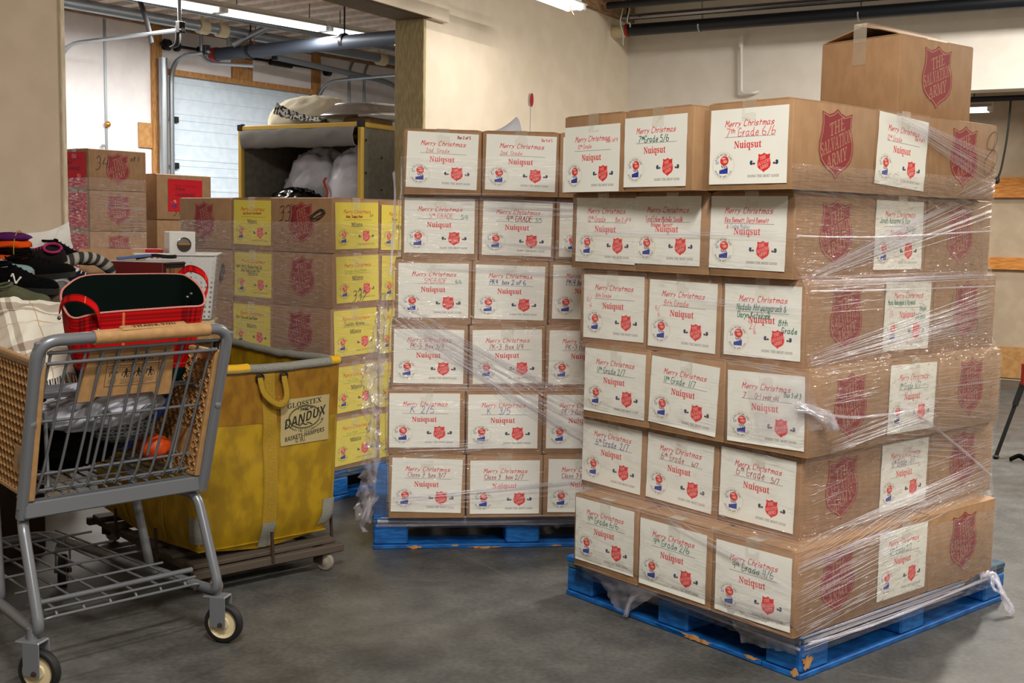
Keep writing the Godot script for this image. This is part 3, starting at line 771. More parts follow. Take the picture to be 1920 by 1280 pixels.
func red_stacks() -> void:
	# two lower stacks inside the dock, with red labels
	var yaw := deg_to_rad(37)
	var P := Vector2(-2.632, 7.2)
	var top := 1.475
	var nth := ["top", "second", "third"]
	for r in 3:
		var mk := {"shields": [1.0], "page": page_cell("red", [["Sam Moses", 0.1, 0.26, 0.08, Color(0.25, 0.02, 0.1), 2.0]]), "page_off": Vector2(-0.012, 0.0)}
		if r == 0:
			mk["marks"] = [[marker_mesh("34", 0.075, 0.0018, 0.7), "x", 1.0, 0.17, 0.13], [marker_mesh("of 1", 0.03, 0.0016, 0.5), "x", 1.0, -0.09, 0.19]]
		carton("carton with a red paper label, %s of the pile by the near jamb" % nth[r], P, yaw, 0.0, 0.0, "L", top - CH * r, mk)
	for r in 3:
		carton("plain carton in the dock low behind the shoe table, %s" % ["just under the red labels", "between two plain ones", "on the crate"][r], P, yaw, 0.0, 0.0, "L", top - CH * (3 + r), {"shields": []})
	var P2 := Vector2(-2.345, 7.62)
	for r in 5:
		var y := 0.4 + 0.30 * (3 - r)
		if r == 4:
			break
		var o := {"shields": [], "size": Vector3(0.36, 0.298, 0.44)}
		if r == 0:
			o["page"] = page_cell("red", [["Al Moses", 0.2, 0.26, 0.08, Color(0.25, 0.02, 0.1), 2.0]])
			o["page_side"] = 1.0
			o["page_off"] = Vector2(-0.005, 0.01)
			o["marks"] = [[marker_mesh("39", 0.05, 0.0018, 0.7), "x", 1.0, 0.1, 0.03]]
		carton(["deeper carton with a pink-red label on the pile left of the overhead door", "unlabelled carton directly under the pink-red labelled one", "third carton down left of the overhead door", "lowest carton left of the overhead door"][r], P2, yaw, 0.0, 0.0, "L", y, o)
	var mb := MB.new()
	mb.box(Vector3(0.22, 0.2, -0.18), Vector3(0.5, 0.395, 0.42), 0.01)
	solo("wooden_crate", mb, M.plywood, "plywood crate carrying the cartons left of the overhead door", "crate", V(P2.x, 0, P2.y), PI / 2 - yaw)
	mb = MB.new()
	mb.box(Vector3(0.21, 0.097, -0.155), Vector3(0.5, 0.19, 0.4), 0.01)
	solo("wooden_crate", mb, M.plywood, "low plywood crate carrying the red-labelled cartons by the near jamb", "crate", V(P.x, 0, P.y), PI / 2 - yaw)
	var sk := FilmShape.new()
	sk.P = P
	sk.yaw = yaw
	sk.la = CW
	sk.lb = CL
	sk.prof = [[0.03, -0.008, -0.008], [1.8, -0.008, -0.008]]
	var w := thing("stretch_wrap", "clear stretch film round the red-labelled cartons in the dock", "plastic wrap")
	part("film_sheet", film_sheet(sk, 0.7, 1.55, ["left", "right"], 27), M.film, w)
	part("film_creases", film_creases(sk, [["right", 0.1, 1.36, 0.41, 1.36, 0.16, 0.16, 40, 0.9, 0.0016], ["right", 0.2, 1.25, 0.41, 1.26, 0.14, 0.14, 50, 0.9, 0.0018], ["right", 0.0, 1.42, 0.41, 1.4, 0.1, 0.1, 12, 0.4, 0.0014], ["right", 0.1, 1.1, 0.41, 1.1, 0.12, 0.12, 40, 0.9, 0.0016]], 80), M.film_crease, w, "", "stuff")


func stripes(a: Color, b: Color) -> ImageTexture:
	var img := Image.create_empty(128, 128, false, Image.FORMAT_RGB8)
	for y in 128:
		for x in 128:
			img.set_pixel(x, y, a if (x + y * 8) % 128 < 64 else b)
	return ImageTexture.create_from_image(img)


func holes_art() -> ImageTexture:
	# one cell of a basket wall with a rounded hole
	var img := Image.create_empty(64, 64, false, Image.FORMAT_RGBA8)
	for y in 64:
		for x in 64:
			var q := Vector2(fposmod(x + 0.0, 64.0) - 32, y - 32)
			img.set_pixel(x, y, Color(0.86, 0.86, 0.86, 0.0 if q.length() < 15.0 else 1.0))
	return ImageTexture.create_from_image(img)


func links_art() -> ImageTexture:
	var img := Image.create_empty(256, 256, false, Image.FORMAT_RGB8)
	img.fill(Color(0.42, 0.42, 0.43))
	for j in 5:
		for i in 5:
			var c := Vector2(i * 64 + (32 if j % 2 else 0), j * 64)
			for k in 2:
				var p := disc(c + Vector2(k * 32, k * 6), Vector2(22, 15), 20)
				p.append(p[0])
				ink(img, p, 4.0, Color(0.05, 0.05, 0.05))
	return ImageTexture.create_from_image(img)


# ------------------------------------------------------------------ flat print: pen strokes and lettering rasterised into textures
# each glyph: strokes apart by spaces, each point two digits, x then y (baseline 2, x-height 6, capitals 9)
const PEN := {
	"a": "463615141322324446 4352", "b": "1912 14263645433212", "c": "4536251413223243", "d": "46261413223244 494352", "e": "14444536251413223243", "f": "4839282622 1646",
	"g": "46261413223244 4641301011", "h": "1912 1426364542", "i": "1612 1817", "j": "26211000 2827", "k": "1912 4614 2542", "l": "1912", "m": "1612 14263532 34465552", "n": "1612 1426364542",
	"o": "261413223243453626", "p": "1610 14263645433212", "q": "46261413223244 4640", "r": "1612 142636", "s": "45361524433212", "t": "2822 1646", "u": "161322324446 4642", "v": "163246",
	"w": "1622354256", "x": "1642 4612", "y": "1633 4610", "z": "16461242",
	"A": "1239 3952 2545", "B": "1912 1939484616 1646544212", "C": "483929181413224253", "D": "1912 193957543212", "E": "49191242 1646", "F": "491912 1646", "G": "4839291814224253 5535", "H": "1912 5952 1656",
	"I": "2922 1939 1232", "J": "4943322213", "K": "1912 4915 2652", "L": "191242", "M": "1219 1935 3559 5952", "N": "1219 1952 5259", "O": "3918142242555839", "P": "1912 1939484616", "Q": "3918142242555839 4362",
	"R": "1912 1939484616 3652", "S": "48391746533213", "T": "1959 3932", "U": "191422425459", "V": "1932 3259", "W": "1922 2236 3652 5269", "X": "1952 5912", "Y": "1936 5932", "Z": "1959 5912 1252",
	"0": "2918142242555839", "1": "2922", "2": "1729394846 4612 1252", "3": "182939483626 3646443212", "4": "2915 1555 4942", "5": "4919 1916 1646544212", "6": "3916132242544515", "7": "1959 5922",
	"8": "4839181646543212143648", "9": "481816254648 4842", "/": "1149", "-": "1545", "&": "521728381412324455", "+": "1555 3733", ".": "1213", ",": "1210", "'": "1917", "(": "291512", ")": "192522",
}


func smoothed(p: PackedVector2Array) -> PackedVector2Array:
	if p.size() < 3:
		return p
	var out := PackedVector2Array()
	for i in p.size() - 1:
		var a := p[maxi(i - 1, 0)]
		var d := p[mini(i + 2, p.size() - 1)]
		for s in 4:
			out.append(p[i].cubic_interpolate(p[i + 1], a, d, s / 4.0))
	out.append(p[p.size() - 1])
	return out


func advance(ch: String) -> float:
	if ch == " ":
		return 3.0
	if not PEN.has(ch):
		return 4.0
	var w := 0.0
	for s in (PEN[ch] as String).split(" "):
		for i in range(0, s.length() - 1, 2):
			w = maxf(w, float(s[i]))
	return w * 0.92 + 0.75


func pen_width(text: String) -> float:
	var x := 0.0
	for ch in text:
		if ch == "^":
			continue
		x += advance(ch)
	return x


func pen_strokes(text: String, unit: float, wob := 0.0, slant := 0.12) -> Array:
	# polylines in a y-up plane, the baseline at 0; «^» raises or lowers what follows
	var out := []
	var x := 0.0
	var up := false
	var z := noise(text.length() * 7 + text.unicode_at(0), 0.4, 1)
	for ch in text:
		if ch == "^":
			up = not up
			continue
		var k := 0.55 if up else 1.0
		if PEN.has(ch):
			for s in (PEN[ch] as String).split(" "):
				var p := PackedVector2Array()
				for i in range(0, s.length() - 1, 2):
					var q := Vector2(float(s[i]) * 0.92, float(s[i + 1]) - 2.0) * k
					q += Vector2(x, 3.2 if up else 0.0)
					q += Vector2(z.get_noise_2d(q.x * 3.0, q.y), z.get_noise_2d(q.x * 3.0, q.y + 50.0)) * wob
					q.x += q.y * slant
					p.append(q * unit)
				out.append(smoothed(p))
		x += advance(ch) * k
	return out


func ink(img: Image, pts: PackedVector2Array, r: float, c: Color, nib := 0.0) -> void:
	# one stroke; nib > 0 makes a broad pen held at 40 degrees
	var cov := {}
	var w := img.get_width()
	var h := img.get_height()
	for i in maxi(pts.size() - 1, 1):
		var a := pts[i]
		var b := pts[mini(i + 1, pts.size() - 1)]
		var d := b - a
		var rr := r
		if nib > 0.0 and d.length() > 0.01:
			var s := absf(sin(d.angle() + deg_to_rad(40)))
			rr = r * (0.55 + nib * s)
		var x0 := maxi(int(minf(a.x, b.x) - rr - 1), 0)
		var x1 := mini(int(maxf(a.x, b.x) + rr + 2), w)
		var y0 := maxi(int(minf(a.y, b.y) - rr - 1), 0)
		var y1 := mini(int(maxf(a.y, b.y) + rr + 2), h)
		var l2 := maxf(d.length_squared(), 1e-6)
		for y in range(y0, y1):
			for x in range(x0, x1):
				var p := Vector2(x + 0.5, y + 0.5)
				var t := clampf((p - a).dot(d) / l2, 0.0, 1.0)
				var q := clampf(rr + 0.5 - p.distance_to(a + d * t), 0.0, 1.0)
				if q > 0.0:
					var id := y * w + x
					if q > cov.get(id, 0.0):
						cov[id] = q
	for id in cov:
		var x: int = id % w
		var y: int = id / w
		img.set_pixel(x, y, img.get_pixel(x, y).lerp(Color(c, 1), cov[id] * c.a))


func write(img: Image, text: String, at: Vector2, cap: float, c: Color, r: float, wob := 0.3, slant := 0.12, turn := 0.0, wide := 1.0, nib := 0.0) -> void:
	for s in pen_strokes(text, cap / 7.0, wob, slant):
		var p := PackedVector2Array()
		for q in s:
			p.append(at + Vector2(q.x * wide, -q.y).rotated(turn))
		ink(img, p, r, c, nib)


func fill(img: Image, tris: PackedVector2Array, c: Color) -> void:
	# triangles in pixels, joined without seams by adding up their coverage
	var cov := {}
	var w := img.get_width()
	var h := img.get_height()
	for i in range(0, tris.size() - 2, 3):
		var t := [tris[i], tris[i + 1], tris[i + 2]]
		var ylo := minf(t[0].y, minf(t[1].y, t[2].y))
		var yhi := maxf(t[0].y, maxf(t[1].y, t[2].y))
		for sy in range(maxi(int(floorf(ylo * 4.0)), 0), mini(int(ceilf(yhi * 4.0)), h * 4)):
			var yy := (sy + 0.5) / 4.0
			var lo := 1e9
			var hi := -1e9
			for e in 3:
				var a: Vector2 = t[e]
				var b: Vector2 = t[(e + 1) % 3]
				if (a.y <= yy) != (b.y <= yy):
					var x := a.x + (b.x - a.x) * (yy - a.y) / (b.y - a.y)
					lo = minf(lo, x)
					hi = maxf(hi, x)
			if hi <= lo:
				continue
			for x in range(maxi(int(floorf(lo)), 0), mini(int(ceilf(hi)), w)):
				var q := minf(hi, x + 1.0) - maxf(lo, x)
				var id := (sy / 4) * w + x
				cov[id] = cov.get(id, 0.0) + q * 0.25
	for id in cov:
		var x: int = id % w
		var y: int = id / w
		img.set_pixel(x, y, img.get_pixel(x, y).lerp(Color(c, 1), minf(cov[id], 1.0) * c.a))


func fill_poly(img: Image, poly: PackedVector2Array, c: Color) -> void:
	var id := Geometry2D.triangulate_polygon(poly)
	var t := PackedVector2Array()
	for i in id:
		t.append(poly[i])
	fill(img, t, c)


func disc(c: Vector2, r: Vector2, k := 28) -> PackedVector2Array:
	var p := PackedVector2Array()
	for i in k:
		p.append(c + Vector2(cos(TAU * i / k), sin(TAU * i / k)) * r)
	return p


func font(serif: bool, weight: int) -> SystemFont:
	var f := SystemFont.new()
	f.font_names = PackedStringArray(["Droid Serif" if serif else "Droid Sans"])
	f.font_weight = weight
	return f


func letters(text: String, f: Font) -> PackedVector2Array:
	# the front faces of a line of lettering, one unit high, centred on the origin, y up
	var tm := TextMesh.new()
	tm.font = f
	tm.text = text
	tm.font_size = 100
	tm.pixel_size = 0.01
	tm.depth = 0.0
	tm.curve_step = 4.0
	var a := tm.get_mesh_arrays()
	var v: PackedVector3Array = a[Mesh.ARRAY_VERTEX]
	var out := PackedVector2Array()
	if a[Mesh.ARRAY_INDEX] != null and (a[Mesh.ARRAY_INDEX] as PackedInt32Array).size():
		for i in a[Mesh.ARRAY_INDEX]:
			out.append(Vector2(v[i].x, v[i].y))
	else:
		for q in v:
			out.append(Vector2(q.x, q.y))
	return out


func print_line(img: Image, text: String, f: Font, xf: Transform2D, c: Color) -> void:
	var t := letters(text, f)
	for i in t.size():
		t[i] = xf * Vector2(t[i].x, -t[i].y)
	fill(img, t, c)


# ------------------------------------------------------------------ the shield
func shield_outline() -> PackedVector2Array:
	# y down, one wide, 1.27 high
	var half := [Vector2(0.5, 0.0), Vector2(0.6, 0.07), Vector2(0.74, 0.115), Vector2(0.93, 0.06), Vector2(0.91, 0.24), Vector2(0.93, 0.42), Vector2(0.985, 0.6), Vector2(0.99, 0.78), Vector2(0.93, 0.94), Vector2(0.8, 1.06), Vector2(0.64, 1.14), Vector2(0.55, 1.2), Vector2(0.5, 1.27)]
	var p := PackedVector2Array(half)
	for i in range(half.size() - 2, 0, -1):
		p.append(Vector2(1.0 - half[i].x, half[i].y))
	return p


func shield_art(c: Color, letter: Color, line := true) -> Image:
	var w := 384
	var h := 488
	var img := Image.create_empty(w, h, false, Image.FORMAT_RGB8)
	img.fill(c)
	var o := shield_outline()
	if line:
		var p := PackedVector2Array()
		for q in o:
			p.append((Vector2(0.5, 0.6) + (q - Vector2(0.5, 0.6)) * 0.93) * w)
		p.append(p[0])
		ink(img, p, 3.2, letter)
	var f := font(true, 400)
	var rows := [["THE", Vector2(0.50, 0.32), 0.27, 0.84], ["SALVATION", Vector2(0.5, 0.60), 0.275, 0.60], ["ARMY", Vector2(0.525, 0.88), 0.275, 0.76]]
	for r in rows:
		var pos: Vector2 = r[1]
		var s: float = r[2]
		var xf := Transform2D(Vector2(cos(-0.36), sin(-0.36)) * s * r[3] * w, Vector2(0.08, 1.0) * s * 1.18 * w, pos * w)
		print_line(img, r[0], f, xf, letter)
	return img


# ------------------------------------------------------------------ the Christmas labels
const PW := 400
const PH := 312


func label_base(paper: Color, head: Color, place: String, place_col: Color, fade := 1.0) -> Image:
	var img := Image.create_empty(PW, PH, false, Image.FORMAT_RGB8)
	img.fill(paper)
	var red := head
	var u := float(PW)
	var mw := 0.062
	write(img, "Merry Christmas", Vector2(0.185, 0.183) * u, mw * u, red, 1.5, 0.0, 0.26, 0.0, 0.635 / (pen_width("Merry Christmas") * mw / 7.0), 0.75)
	if place == "":
		return img
	ink(img, PackedVector2Array([Vector2(0.19, 0.292) * u, Vector2(0.84, 0.294) * u]), 0.8, Color(0.25, 0.25, 0.27, 0.8))
	print_line(img, place, font(true, 700), Transform2D(Vector2(0.088, 0) * u, Vector2(0, 0.1) * u, Vector2(0.495, 0.375) * u), place_col)
	# round emblem on the left: a ring of small print, a red face over a blue block
	var e := Vector2(0.185, 0.585) * u
	var blue := Color(0.14, 0.2, 0.6)
	var ring := disc(e, Vector2.ONE * 0.142 * u, 40)
	ring.append(ring[0])
	ink(img, ring, 0.7, paper.lerp(Color(0.7, 0.62, 0.25), 0.6))
	for arc in [["ALASKA NATIONAL GUARD", -PI / 2, 1.0, 0.108], ["OPERATION SANTA CLAUS", PI / 2, -1.0, 0.128]]:
		var t: String = arc[0]
		for i in t.length():
			var ang: float = arc[1] + arc[2] * (i - (t.length() - 1) / 2.0) * 0.107
			var at: Vector2 = e + Vector2(cos(ang), sin(ang)) * float(arc[3]) * u
			write(img, t[i], at - Vector2(cos(ang + PI / 2 * arc[2]), sin(ang + PI / 2 * arc[2])) * 3.0, 7.5, Color(0.2, 0.2, 0.25, 0.75), 0.5, 0.0, 0.0, ang + PI / 2 * arc[2], 0.75)
	fill_poly(img, disc(e + Vector2(0.012, -0.05) * u, Vector2(0.056, 0.05) * u), Color(0.85, 0.22, 0.2))
	fill_poly(img, disc(e + Vector2(0.02, -0.042) * u, Vector2(0.03, 0.016) * u), Color(0.93, 0.62, 0.55))
	fill_poly(img, disc(e + Vector2(0.0, -0.075) * u, Vector2(0.03, 0.01) * u), Color(0.95, 0.7, 0.68))
	fill_poly(img, PackedVector2Array([e + Vector2(-0.052, 0.05) * u, e + Vector2(0.06, 0.022) * u, e + Vector2(0.06, 0.085) * u, e + Vector2(-0.052, 0.085) * u]), blue)
	for k in 5:
		var s := e + Vector2(-0.03 + k * 0.018, 0.062 + 0.012 * sin(k * 2.0)) * u
		ink(img, PackedVector2Array([s, s + Vector2(0.5, 0)]), 0.9, Color(0.85, 0.85, 0.7))
	for k in 6:
		var s := e + Vector2(-0.025 + 0.014 * k, 0.0 + 0.012 * (k % 2)) * u
		ink(img, PackedVector2Array([s, s + Vector2(2, 5)]), 1.8, Color(0.25, 0.28, 0.5))
	write(img, "GA", e + Vector2(-0.105, -0.02) * u, 11.0, Color(0.45, 0.55, 0.75), 1.1, 0.4)
	# the small shield with holly on both sides
	var red2 := Color(0.87, 0.2, 0.2)
	var sh := PackedVector2Array()
	for q in shield_outline():
		sh.append((Vector2(0.625, 0.468) + q * Vector2(0.172, 0.158)) * u)
	fill_poly(img, sh, red2)
	var f := font(true, 700)
	for r in [["THE", Vector2(0.695, 0.517), 0.05, 0.75], ["SALVATION", Vector2(0.711, 0.563), 0.05, 0.62], ["ARMY", Vector2(0.718, 0.608), 0.05, 0.72]]:
		print_line(img, r[0], f, Transform2D(Vector2(cos(-0.3), sin(-0.3)) * r[2] * r[3] * u, Vector2(0.1, 1) * r[2] * u, r[1] * u), Color(0.97, 0.78, 0.75))
	var teal := Color(0.1, 0.27, 0.35)
	for sg in [-1.0, 1.0]:
		var c := Vector2(0.711 + sg * 0.145, 0.565) * u
		for k in 4:
			var d := Vector2(0.026 * sg, 0).rotated([-0.65, 0.1, 2.6, 0.75][k] * sg) * u
			fill_poly(img, disc(c + d * 0.75, Vector2(0.017, 0.011) * u, 10), teal)
		fill_poly(img, disc(c + Vector2(-0.008 * sg, 0.014) * u, Vector2(0.008, 0.008) * u, 8), red2)
	print_line(img, "DOING THE MOST GOOD", font(true, 400), Transform2D(Vector2(0.0335, 0) * u, Vector2(0, 0.036) * u, Vector2(0.705, 0.703) * u), Color(0.3, 0.3, 0.33))
	return img


var atlas: Array[Image] = []
var atlas_mat: Array[StandardMaterial3D] = []
var pages := 0
var bases := {}


func page_cell(base: String, hand: Array) -> Array:
	# draws one label into the atlas: [atlas number, uv rectangle]; hand = rows of [text, x, y, cap height, colour, pen radius, turn]
	var n := pages / 30
	var k := pages % 30
	pages += 1
	if n == atlas.size():
		var im := Image.create_empty(2040, 1920, false, Image.FORMAT_RGB8)
		im.fill(Color(0.9, 0.9, 0.88))
		atlas.append(im)
		var m := StandardMaterial3D.new()
		m.resource_name = "printed_paper"
		m.roughness = 0.62
		m.metallic_specular = 0.35
		atlas_mat.append(m)
	var img: Image = (bases[base] as Image).duplicate()
	for r in hand:
		var cap: float = r[3] * PW * 0.78
		var wide: float = 0.95 if r.size() < 8 else r[7] * 1.3
		write(img, r[0], Vector2(r[1], r[2]) * PW, cap, r[4], r[5] * 0.82, 0.4, 0.16, r[6] if r.size() > 6 else -0.01, wide)
	var at := Vector2i((k % 5) * 408 + 4, (k / 5) * 320 + 4)
	atlas[n].blit_rect(img, Rect2i(0, 0, PW, PH), at)
	return [n, Rect2(at.x / 2040.0, at.y / 1920.0, PW / 2040.0, PH / 1920.0)]


func finish_atlas() -> void:
	for i in atlas.size():
		atlas_mat[i].albedo_texture = ImageTexture.create_from_image(atlas[i])


# ------------------------------------------------------------------ cartons
const CW := 0.3025
const CH := 0.2542
const CL := 0.4122
var mesh_cache := {}


func cached(key: String, make: Callable) -> ArrayMesh:
	if not mesh_cache.has(key):
		mesh_cache[key] = make.call()
	return mesh_cache[key]


func carton_body(w: float, h: float, l: float, sd: int) -> ArrayMesh:
	# four walls a little bowed out, rounded upright edges
	var mb := MB.new()
	var hh := h - 0.0045
	var pr := PackedVector2Array()
	var e := 0.004
	for c in [Vector2(1, 1), Vector2(-1, 1), Vector2(-1, -1), Vector2(1, -1)]:
		var p := Vector2(c.x * w / 2, c.y * l / 2)
		var first := Vector2(0, -c.y * e) if c.x * c.y > 0 else Vector2(-c.x * e, 0)
		var second := Vector2(-c.x * e, 0) if c.x * c.y > 0 else Vector2(0, -c.y * e)
		pr.append(p + first)
		pr.append(p + first * 0.3 + second * 0.3)
		pr.append(p + second)
		var nx: Vector2 = {Vector2(1, 1): Vector2(-1, 1), Vector2(-1, 1): Vector2(-1, -1), Vector2(-1, -1): Vector2(1, -1), Vector2(1, -1): Vector2(1, 1)}[c]
		var q := Vector2(nx.x * w / 2, nx.y * l / 2)
		pr.append(p.lerp(q, 0.5) + (p.lerp(q, 0.5)).normalized() * (0.0006 + 0.0003 * (sd % 3)))
	var ys := [0.0, 0.004, hh * 0.5, hh - 0.003, hh]
	var ins := [0.003, 0.0, -0.0004, 0.0, 0.0015]
	var n := pr.size()
	mb.smooth(true)
	for j in 4:
		for i in n:
			var a := pr[i]
			var b := pr[(i + 1) % n]
			var a0: Vector2 = a - a.normalized() * ins[j]
			var b0: Vector2 = b - b.normalized() * ins[j]
			var a1: Vector2 = a - a.normalized() * ins[j + 1]
			var b1: Vector2 = b - b.normalized() * ins[j + 1]
			mb.quad(Vector3(b0.x, ys[j], b0.y), Vector3(a0.x, ys[j], a0.y), Vector3(a1.x, ys[j + 1], a1.y), Vector3(b1.x, ys[j + 1], b1.y))
	mb.smooth(false)
	var bot := PackedVector2Array()
	for q in pr:
		bot.append(Vector2(q.x, -q.y))
	mb.prism(bot, 0.002, Transform3D(Basis(Vector3.RIGHT, -PI / 2), Vector3(0, 0.001, 0)))
	mb.prism(bot, 0.002, Transform3D(Basis(Vector3.RIGHT, -PI / 2), Vector3(0, hh - 0.004, 0)))
	return mb.done()


func flap_mesh(w: float, l: float, lift: float) -> ArrayMesh:
	# one top flap hinged along x = 0, lying towards +x; its free edge lifted
	var mb := MB.new()
	var f := func(u: float, v: float) -> Vector3:
		var bow := lift * (sin(PI * v) if lift < 0.02 else 0.9 + 0.1 * sin(PI * v)) * u
		return Vector3(u * (w / 2 - 0.0012), 0.0005 + 0.004 * minf(u * 20.0, 1.0) + bow, (0.5 - v) * (l - 0.003))
	mb.surf(8, 8, f, Vector2.ONE, 0.0035)
	return mb.done()


func tape_mesh(h: float, l: float, drop: float, w := 0.05) -> ArrayMesh:
	var mb := MB.new()
	var t := 0.0006
	mb.box(Vector3(0, h + 0.0012, 0), Vector3(w, t, l + 0.004))
	for s in [-1.0, 1.0]:
		mb.box(Vector3(0, h - drop / 2 + 0.001, s * (l / 2 + 0.0034)), Vector3(w, drop, t))
	return mb.done()


func shield_mesh(w: float) -> ArrayMesh:
	var mb := MB.new()
	var p := PackedVector2Array()
	for q in shield_outline():
		p.append(Vector2(q.x * w, (1.27 - q.y) * w * 0.92))
	mb.prism(p, 0.0004, Transform3D(Basis(), Vector3(-w / 2, 0, 0)), Rect2(0, 0, w, 1.27 * w * 0.92))
	return mb.done()


func marker_mesh(text: String, cap: float, r := 0.0016, wob := 0.5) -> ArrayMesh:
	# pen strokes as thin ribbons on a face at z = 0
	var mb := MB.new()
	for s in pen_strokes(text, cap / 7.0, wob, 0.15):
		var pts := PackedVector3Array()
		for q in s:
			pts.append(Vector3(q.x, q.y, 0))
		mb.tube(pts, r, 6, false, PackedFloat32Array(), 0.15)
	return mb.done()


func scribble_mesh(w: float, h: float, turns: int, sd: int, r := 0.0014) -> ArrayMesh:
	var mb := MB.new()
	var z := noise(sd, 0.35, 2)
	var pts := PackedVector3Array()
	for i in turns * 14:
		var a := TAU * i / 14.0
		pts.append(Vector3(cos(a) * w * (0.36 + 0.3 * z.get_noise_2d(i * 0.35, 0)) + w * 0.25 * z.get_noise_2d(i * 0.2, 40), sin(a * 1.03 + 0.4) * h * (0.36 + 0.3 * z.get_noise_2d(0, i * 0.35)), 0))
	mb.tube(pts, r, 5, false, PackedFloat32Array(), 0.15)
	return mb.done()


func page_mesh(rect: Rect2, sd: int, w := 0.277, h := 0.2155) -> ArrayMesh:
	var mb := MB.new()
	var z := noise(sd, 6.0, 1)
	var f := func(u: float, v: float) -> Vector3:
		var edge := pow(maxf(absf(u - 0.5), absf(v - 0.5)) * 2.0, 8.0)
		return Vector3((u - 0.5) * w, (v - 0.5) * h, 0.0006 + 0.0012 * edge * (0.5 + z.get_noise_2d(u, v)) + 0.0003 * z.get_noise_2d(u * 3, v * 3))
	mb.surf(10, 8, f, rect.size, 0.0003, rect.position)
	return mb.done()


var box_count := 0


func carton(label: String, P: Vector2, yaw: float, b0: float, a0: float, kind: String, y: float, o := {}) -> Node3D:
	# P: plan position of the stack's corner; b runs along yaw to the right and away, a to the left and away
	var size: Vector3 = o.get("size", Vector3(CW, CH, CL))
	var bd := Vector2(sin(yaw), cos(yaw))
	var ad := Vector2(-cos(yaw), sin(yaw))
	var lb := size.z if kind == "L" else size.x
	var la := size.x if kind == "L" else size.z
	var c := P + bd * (b0 + lb / 2) + ad * (a0 + la / 2)
	var turn := (-yaw if kind == "L" else PI / 2 - yaw)
	box_count += 1
	var sd := box_count
	var jit := 0.0 if o.has("still") else (fposmod(sd * 0.6180339, 1.0) - 0.5) * 0.016
	var t := thing("cardboard_box", label, "box", V(c.x, y + 0.0006, c.y), turn + jit + o.get("twist", 0.0), o.get("group", ""))
	var cards := ["cardboard", "cardboard_pale", "cardboard_dark"]
	var cm: StandardMaterial3D = M[o.get("card", cards[(sd * 7 / 3) % 3])]
	var key := "%.3f_%.3f_%.3f" % [size.x, size.y, size.z]
	mesh_node("body", cached("body" + key + str(sd % 3), func(): return carton_body(size.x, size.y, size.z, sd)), cm, t)
	if o.get("flaps", true):
		for s in [-1.0, 1.0]:
			var lift: float = o.get("lift", [0.002, 0.004, 0.006, 0.003][(sd + int(s)) % 4])
			if s > 0 and o.has("lift2"):
				lift = o.lift2
			var fm := mesh_node("top_flap", cached("flap%s%.4f" % [key, lift], func(): return flap_mesh(size.x, size.z, lift)), cm, t)
			fm.position = Vector3(-s * size.x / 2, size.y - 0.0048, 0)
			fm.rotation.y = 0.0 if s > 0 else PI
		var tn := mesh_node("packing_tape", cached("tape" + key, func(): return tape_mesh(size.y, size.z, 0.06)), M.tape, t)
		if o.has("tape_up"):
			tn.position.y = o.tape_up
			for s in [-1.0, 1.0]:
				var ib := MB.new()
				ib.box(Vector3(0, size.y - 0.002, s * (size.z / 2 - 0.075)), Vector3(size.x - 0.006, 0.004, 0.145), 0.001)
				part("inner_flap", ib, M.cardboard_dark, t)
			var lt := MB.new()
			lt.box(Vector3(0, size.y - 0.02, -size.z / 2 - 0.0036), Vector3(0.05, 0.13, 0.0006))
			part("packing_tape", lt, M.tape, t)
			lt = MB.new()
			lt.box(Vector3(0, size.y - 0.02, size.z / 2 + 0.0036), Vector3(0.05, 0.13, 0.0006))
			part("packing_tape", lt, M.tape, t)
	if o.has("page"):
		var pg: Array = o.page
		var rect: Rect2 = pg[1]
		var pn := mesh_node("paper_label", page_mesh(rect, sd), atlas_mat[pg[0]], t)
		var off: Vector2 = o.get("page_off", Vector2((fposmod(sd * 0.37, 1.0) - 0.5) * 0.008, (fposmod(sd * 0.71, 1.0) - 0.6) * 0.014))
		var face: float = o.get("page_face", 1.0)
		pn.position = Vector3(off.x, size.y * 0.5 + off.y, face * (size.z / 2 + 0.0026)) if not o.has("page_side") else Vector3(o.page_side * (size.x / 2 + 0.0022), size.y * 0.5 + off.y, off.x)
		var pt: float = o.get("page_turn", (fposmod(sd * 0.53, 1.0) - 0.5) * 0.035)
		pn.basis = Basis(Vector3.UP, 0.0 if face > 0 else PI) * Basis(Vector3.BACK, pt)
		if o.has("page_side"):
			pn.basis = Basis(Vector3.UP, PI / 2 * o.page_side) * Basis(Vector3.BACK, pt)
	for s in o.get("shields", [1.0]):
		var sm := mesh_node("printed_shield", cached("shield", func(): return shield_mesh(0.172)), M.shield_print, t)
		sm.position = Vector3(s * (size.x / 2 + 0.0019), 0.034, 0.0 + o.get("shield_shift", 0.0))
		sm.rotation.y = PI / 2 * s
	if o.has("marks"):
		for mk in o.marks:
			# [mesh, side ("x" or "z"), sign, along, height]
			var mn := mesh_node("marker_writing", mk[0], M.marker, t)
			var sg: float = mk[2]
			if mk[1] == "x":
				mn.position = Vector3(sg * (size.x / 2 + 0.0026), mk[4], mk[3])
				mn.rotation.y = PI / 2 * sg
			else:
				mn.position = Vector3(mk[3], mk[4], sg * (size.z / 2 + 0.0036))
				mn.rotation.y = 0.0 if sg > 0 else PI
	return t


